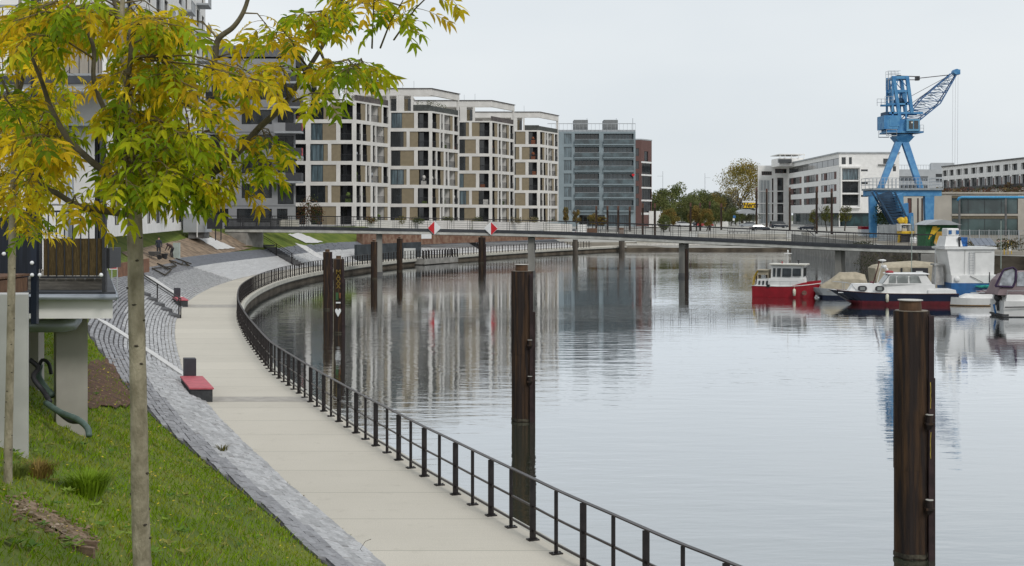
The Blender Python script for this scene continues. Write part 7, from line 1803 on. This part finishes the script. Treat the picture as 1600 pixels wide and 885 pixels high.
def ash_tree(name, label, D0, trunk, branches, clumps, seed, lsize=1.0, base_r=None, dvar=1.0):
    g = random.Random(seed); p0 = trunk[0]; base = P(p0[0], p0[1], p0[2])
    o = empty(name, base, label, 'tree', 'young ash trees on the near bank')
    b = MB(); segs = []
    def smooth(pts):
        q = [P(x, y, D) for x, y, D, r in pts]; rr = [r for *_, r in pts]; out = []; ro = []
        for i in range(len(q)-1):
            p0, p1, p2, p3_ = q[max(i-1,0)], q[i], q[i+1], q[min(i+2,len(q)-1)]
            for t in np.linspace(0,1,6,endpoint=False): out.append(.5*((2*p1)+(p2-p0)*t+(2*p0-5*p1+4*p2-p3_)*t*t+(3*p1-p0-3*p2+p3_)*t**3)); ro.append(rr[i]*(1-t)+rr[i+1]*t)
        out.append(q[-1]); ro.append(rr[-1]); return out, ro
    out, ro = smooth(trunk); ro = [r*(1+.025*math.sin(i*2.3)) for i, r in enumerate(ro)]; b.tube(out, ro, 16); segs += out[len(out)//2:]
    for i in range(2, len(out)-1):      # small leaf scars and knots
        a = g.uniform(0, 6.28); r = ro[i]; c = out[i]+Vector((math.cos(a)*r*.86, math.sin(a)*r*.86, g.uniform(-.03,.03))); b.blob(c, r*.30, r*.30, r*.15, 1, 9, 5, .2, i)
    b.build('trunk', [M_bark, M_barkd], o, world=True, smooth=True)
    lb = MB()
    for br_ in branches:
        out, ro = smooth(br_); lb.tube(out, ro, 10); segs += out
    lv = MB(); st = MB(); cols = []
    for (cx, cy, rx, ry, n, green) in clumps:
        for _ in range(n):
            while True:
                ex, ey = g.uniform(-1,1), g.uniform(-1,1)
                if ex*ex+ey*ey < 1: break
            Dd = D0*(1+g.uniform(-.11,.12)*dvar); c = P(cx+ex*rx*.85, cy-8+ey*ry*.85, Dd)
            near_ = min(segs, key=lambda s: (s-c).length + (.25 if s.z > c.z+.3 else 0))
            near_ = min(g.sample(segs, min(len(segs), 30))+[near_], key=lambda s: (s-c).length)
            mid = near_.lerp(c, .55)+Vector((0,0,.05)); d = (c-near_)
            if d.length > .9: near_ = c-d.normalized()*.9; mid = near_.lerp(c,.5)+Vector((0,0,.03))
            st.tube([near_, mid, c], [.006,.0045,.003], 5, cap=False)
            isg = g.random() < green
            for k in range(g.choice((6,7,8,9))):
                t = g.uniform(.45,1); q = near_.lerp(mid, t*2) if t < .5 else mid.lerp(c, t*2-1); a = g.uniform(0, 6.28)
                dirn = Vector((math.cos(a), math.sin(a)*.8, g.uniform(-.35,.35)))+d.normalized()*.35
                ig = isg if g.random() < .85 else not isg
                col = g.choice(GRN if ig else YEL)
                compound(lv, cols, st, q, dirn, g.uniform(.14,.24)*lsize, g, col, g.uniform(.5,1.3))
    lb.build('limbs', M_barkd2, o, world=True, smooth=True); st.build('twigs', mat('twig_bark', (.13,.10,.04), .8, .3, 8), o, world=True, fix=False)
    colored_mb('crown', lv, cols, LEAFN, o)
    return o
M_barkd2 = mat('limb_bark', (.11,.095,.06), .85, .3, 8, .4, 40)
D = 7.5
ash_tree('ash_tree', 'slender ash tree with yellow and green leaves, its straight pale trunk nearest to the viewer', D,
    [(233,1150,D,.058),(226,960,D,.054),(220,820,D,.052),(217,650,D,.049),(213,480,D,.047),(210,335,D,.044),(204,250,D,.034),(206,180,D+.1,.026),(196,110,D+.1,.022),(190,40,D+.2,.016),(196,-60,D+.2,.010)],
    [[(206,336,D,.022),(170,331,D-.1,.020),(125,323,D-.15,.018),(90,303,D-.2,.016),(66,288,D-.2,.013),(50,240,D-.25,.009)],
     [(206,300,D,.024),(168,272,D+.1,.021),(140,250,D+.1,.020),(105,215,D+.15,.019),(80,170,D+.15,.016),(66,130,D+.1,.013),(50,90,D+.1,.010)],
     [(214,320,D,.026),(250,300,D+.2,.024),(300,285,D+.3,.024),(335,268,D+.35,.025),(372,238,D+.35,.022),(405,200,D+.4,.020),(440,168,D+.4,.018),(470,125,D+.45,.016),(505,70,D+.5,.013),(528,25,D+.5,.011),(540,-40,D+.5,.008)],
     [(335,268,D+.35,.016),(300,240,D+.2,.014)],
     [(214,260,D,.022),(240,200,D+.3,.020),(256,120,D+.35,.019),(300,140,D+.4,.012)],
     [(256,140,D+.35,.018),(320,120,D+.5,.020),(335,95,D+.5,.020),(341,62,D+.5,.019),(365,42,D+.5,.016),(382,15,D+.5,.014),(395,-30,D+.5,.011)],
     [(215,300,D,.018),(190,230,D-.2,.016),(205,70,D-.3,.014),(186,30,D-.3,.012),(170,-30,D-.3,.009)],
     [(204,250,D,.018),(150,140,D-.2,.014),(145,70,D-.2,.012),(110,0,D-.2,.010)],
     [(500,80,D+.5,.009),(520,118,D+.5,.008),(545,120,D+.5,.006),(580,105,D+.5,.004)],
     [(528,20,D+.5,.009),(580,0,D+.6,.007),(630,10,D+.6,.005)]],
    [(40,45,50,42,9,.25),(110,40,45,30,5,.35),(140,20,40,24,5,.55),(70,15,50,20,5,.2),(235,50,46,50,11,.15),(280,40,24,40,4,.2),(20,150,22,36,3,.2),(60,225,36,46,8,.15),(35,300,30,28,4,.05),
     (190,120,30,38,5,.15),(215,180,42,40,9,.45),(290,135,38,42,8,.3),(325,190,18,30,2,.6),(405,115,32,34,6,.05),(370,180,18,22,1,.2),(245,230,54,42,13,.85),(305,285,36,30,8,.9),(230,292,34,34,8,.95),(285,225,34,28,5,.9),(198,285,16,26,3,.8),
     (428,225,16,30,2,.6),(400,280,16,22,2,.35),(435,60,22,36,4,.25),(498,30,26,24,4,.3),(540,15,18,12,2,.4),(455,110,20,16,1,.15),(530,112,30,16,4,.85),(566,108,12,14,1,.9),
     (528,155,10,12,1,.9),(590,0,22,8,2,.55),(630,12,6,8,1,.9),(682,-14,6,5,1,.7),(118,335,10,10,1,.6),(172,330,12,16,2,.85),(345,240,22,16,2,.8),(372,300,10,12,1,.5)],
    21, 1.0)
D = 13.3
ash_tree('ash_tree', 'thinner ash tree with yellow leaves at the far left, trunk rising past the terrace', D,
    [(12,800,D,.045),(13,700,D,.043),(16,560,D,.040),(18,440,D,.039),(20,330,D,.036),(22,240,D,.030),(25,150,D,.026),(30,60,D,.02),(32,-40,D,.012)],
    [[(22,170,D,.022),(34,130,D,.020),(42,80,D,.016),(44,10,D,.012)],[(24,180,D,.014),(10,140,D,.012),(-10,100,D,.010)],[(20,330,D,.012),(-5,290,D,.01),(-30,260,D,.008)],[(22,240,D,.012),(50,200,D,.010),(75,150,D,.007)]],
    [(30,60,50,60,16,.15),(20,190,34,50,10,.15),(60,250,34,50,9,.1),(28,320,30,28,6,.05),(55,360,18,30,3,.05),(90,120,30,60,8,.2),(60,180,24,30,4,.3),(10,260,20,30,5,.1)],
    22, 1.25, dvar=.6)
# ------------------------------------------------------------------ grass, weeds and small things on the near bank
def grass_blades():
    g = np.random.default_rng(5); N = 200000
    X = g.uniform(-14, 2.5, N); D_ = 4+ (46-4)*g.random(N)**1.7
    px = 800+X*F/D_
    keep = (px > -120) & (px < 640); X, D_ = X[keep], D_[keep]
    vs = []; fs = []; cols = []
    idx = RC[:,1] < 70; RCn, RNn, RSn = RC[idx], RN[idx], RS[idx]
    for a in range(0, len(X), 4000):
        x, y = X[a:a+4000], D_[a:a+4000]
        dx = x[:,None]-RCn[None,:,0]; dy = y[:,None]-RCn[None,:,1]; i = np.argmin(dx**2+dy**2, axis=1); u = (dx[np.arange(len(x)),i]*RNn[i,0]+dy[np.arange(len(x)),i]*RNn[i,1]); s = RSn[i]; yr = RCn[i,1]
        for k in range(len(x)):
            w, run, ris, top = [np.interp(yr[k], YT, q) for q in (WT, RUN, RIS, TOP)]
            if u[k] < w+run+.04: continue
            z = min(top, ris+(u[k]-w-run)*.5)-.02
            if 44 < y[k] < 46: continue
            # bare patches
            pxx = 800+x[k]*F/y[k]; pyy = HY+(HC-z)*F/y[k]
            if 136 < pxx < 205 and 560 < pyy < 640 and g.random() < .6: continue
            if 60 < pxx < 98 and abs(pyy-(560+(pxx-40)*1.1)) < 45 and g.random() < .8: continue
            if abs(pyy-(790+(pxx-20)*.55)) < 18 and 10 < pxx < 150 and g.random() < .62: continue
            cl = math.sin(x[k]*3.1+y[k]*1.3)*math.sin(x[k]*1.7-y[k]*2.2)
            h = g.uniform(.03,.085)*(1+.6*max(0,cl))*(1.0 if y[k] > 9 else 1.25); lean = g.normal(0,.45,2)*h; b_ = len(vs); wd = .0045*(1+y[k]/14)
            an = g.uniform(0,3.14); ca, sa = math.cos(an)*wd, math.sin(an)*wd
            vs += [(x[k]-ca,y[k]-sa,z),(x[k]+ca,y[k]+sa,z),(x[k]+lean[0]*.5,y[k]+lean[1]*.5,z+h*.62),(x[k]+lean[0],y[k]+lean[1],z+h)]
            fs += [(b_,b_+1,b_+2),(b_+1,b_+3,b_+2)]
            q = g.uniform(.7,1.35); base = (.17,.27,.008) if cl > -.2 else (.23,.28,.02)
            if g.random() < .10: base = (.30,.26,.07)
            cols += [(base[0]*q, base[1]*q, base[2]*q)]*2
    o = colored('grass', vs, fs, cols, GRASSM); o['kind'] = 'stuff'
grass_blades()
def tuft(px, py, D, n, h, label, spread=.12, col=(.16,.25,.015), seed=1):
    g = random.Random(seed); q = P(px, py, D); q.z = gz(q.x, q.y)-.01; b = MB(); cols = []
    for _ in range(n):
        a = g.uniform(0,6.28); r = spread*g.random()**.5; p = Vector((math.cos(a)*r, math.sin(a)*r, 0)); l = Vector((math.cos(a), math.sin(a), 0))*g.uniform(.2,.9)*h; hh = h*g.uniform(.6,1.1); w_ = Vector((-math.sin(a), math.cos(a), 0))*.006
        k = len(b.v); b.v += [tuple(v) for v in (p-w_, p+w_, p+l*.35+w_+Vector((0,0,hh*.6)), p+l*.35-w_+Vector((0,0,hh*.6)), p+l+Vector((0,0,hh*.85)))]; b.f += [(k,k+1,k+2,k+3),(k+3,k+2,k+4)]; b.m += [0,0]; v_ = g.uniform(.7,1.3); cols += [tuple(c*v_ for c in col)]*2
    o = colored_mb('grass_tuft', b, cols, GRASSM, base=Vector()); o.location = q; return tag(o, label, 'grass tuft', 'tall grass tufts on the near bank')
q = hit(135,775)
tuft(135,775,q.y,420,.34,'big bushy grass tuft in the middle of the near bank',.22,seed=3)
q = hit(60,745); tuft(60,745,q.y,160,.24,'tawny grass tuft right of the thin tree foot',.15,(.20,.14,.04),4)
q = hit(20,745); tuft(24,742,q.y,120,.2,'small grass tuft directly behind the thin tree foot',.12,(.12,.15,.03),5)
q = hit(345,705); tuft(345,705,q.y,90,.16,'weed growing out of the top edge of the setts',.14,(.14,.13,.03),6)
# wooden step edge and bare soil patch at lower left
M_soilp = mat('pink_brown_soil', (.12,.09,.04), .95, .3, 7, .9, 26, col2=(.27,.19,.13), mixpos=(.38,.55))
drape('soil_patch', [(26,790),(44,786),(140,840),(122,854)], M_soilp, lift=.006, n=18, wob=9)
drape('bare_patch', [(120,574),(172,560),(212,632),(120,640)], M_brownp, lift=.01, n=12, wob=9)
q = hit(130,866); o = empty('timber_edge', q, 'short weathered timber edging board holding back soil at the lower left', 'timber edging')
b = MB(); b.obox((0,0,.02), (.105,-.02,-.012), (.004,.02,0), (0,0,.055)); b.build('front_board', mat('weathered_timber', (.24,.16,.11), .85, .2, 8, .3, stretch=(1,6,6)), o, bevel=.004)
b = MB(); b.obox((.02,.15,.05), (.06,-.01,0), (.0,.012,0), (0,0,.03)); b.build('back_board', mat('weathered_timber', (0,)*3), o, bevel=.004)
g = random.Random(9); b = MB()
for k in range(26):
    t = g.random(); c = hit(30+100*t+g.uniform(-8,12), 790+60*t+g.uniform(-10,12)); r = g.uniform(.008,.018); b.blob(c+Vector((0,0,r*.3+.02)), r*1.3, r, r*.7, 0, 7, 5, .2, k)
b.build('pebbles', mat('pale_pebbles', (.36,.29,.22), .9, .3, 6))['kind'] = 'stuff'
b = MB()
for k in range(260):
    c = hit(g.uniform(140,205), g.uniform(562,634)); r = g.uniform(.01,.035); b.blob(c+Vector((0,0,r*.2)), r*1.5, r*1.2, r*.6, 0, 6, 4, .35, k)
for k in range(900):
    t = g.random(); c = hit(26+112*t+g.gauss(0,9), 786+62*t+g.gauss(0,8)); r = g.uniform(.006,.022); b.blob(c+Vector((0,0,r*.2)), r*1.5, r*1.2, r*.7, 0, 6, 4, .35, k)
b.build('soil_clods', M_soilp)['kind'] = 'stuff'
b = MB(); cols = []
for k in range(150):
    c = hit(g.uniform(0,540), g.uniform(600,884)); s_, u_ = near(c.x, c.y); w, run, ris, top = prm(s_)
    if u_ < w+run+.15: continue
    n = g.randint(5,9); L = g.uniform(.05,.13); cc = g.choice([(.13,.22,.03),(.20,.28,.04),(.09,.17,.03),(.22,.22,.05)])
    for j in range(n):
        a = 6.283*j/n+g.uniform(-.3,.3); d = Vector((math.cos(a), math.sin(a), g.uniform(.15,.7))).normalized(); sd = d.cross(Vector((0,0,1))).normalized()*L*g.uniform(.14,.26); p = Vector((c.x, c.y, gz(c.x,c.y)+.02))
        b.add([p, p+d*L*.5+sd, p+d*L*.95+Vector((0,0,-.01)), p+d*L*.5-sd], [(0,1,2,3)]); q = g.uniform(.8,1.2); cols.append(tuple(x*q for x in cc))
for k in range(150):      # small weeds in the joint between walk and setts
    s_ = g.uniform(s_of_y(18), s_of_y(75)); w = prm(s_)[0]; p = bank(s_, w+g.uniform(-.03,.05), .0); L = g.uniform(.02,.06); cc = g.choice([(.14,.16,.05),(.10,.14,.03),(.20,.15,.07)])
    for j in range(5):
        a = g.uniform(0,6.28); d = Vector((math.cos(a), math.sin(a), g.uniform(.3,1.2))).normalized(); sd = d.cross(Vector((0,0,1))).normalized()*L*.15; b.add([p-sd, p+sd, p+d*L], [(0,1,2)]); cols.append(cc)
colored_mb('weeds', b, cols, GRASSM, base=Vector())['kind'] = 'stuff'
# daisies and fallen leaves dotted on the grass
b = MB()
for k in range(260):
    c = hit(g.choice((g.uniform(0,560), g.uniform(90,260))), g.uniform(520,884))
    s_, u_ = near(c.x, c.y); w, run, ris, top = prm(s_)
    if u_ < w+run+.1: continue
    a = g.uniform(0,6.28); z_ = gz(c.x,c.y)+g.uniform(.04,.08); d1 = Vector((math.cos(a),math.sin(a),g.uniform(-.3,.3)))*.018*(c.y/14); d2 = Vector((-math.sin(a),math.cos(a),g.uniform(-.3,.3)))*.010*(c.y/14); p = Vector((c.x,c.y,z_)); b.add([p-d1,p+d2,p+d1,p-d2], [(0,1,2,3)])
o = b.build('fallen_leaves', mat('fallen_yellow_leaf', (.55,.40,.03), .7, .2, 9), fix=False); o['kind'] = 'stuff'
# dry twig on the setts' lower end
q = hit(572,868); b = MB(); b.tube([q, q+Vector((-.1,.0,.1)), q+Vector((-.02,.05,.22)), q+Vector((.08,.05,.26))], .004, 4); tag(b.build('dry_twig', M_barkd), 'single dry twig sticking up at the lower tip of the setts', 'twig')
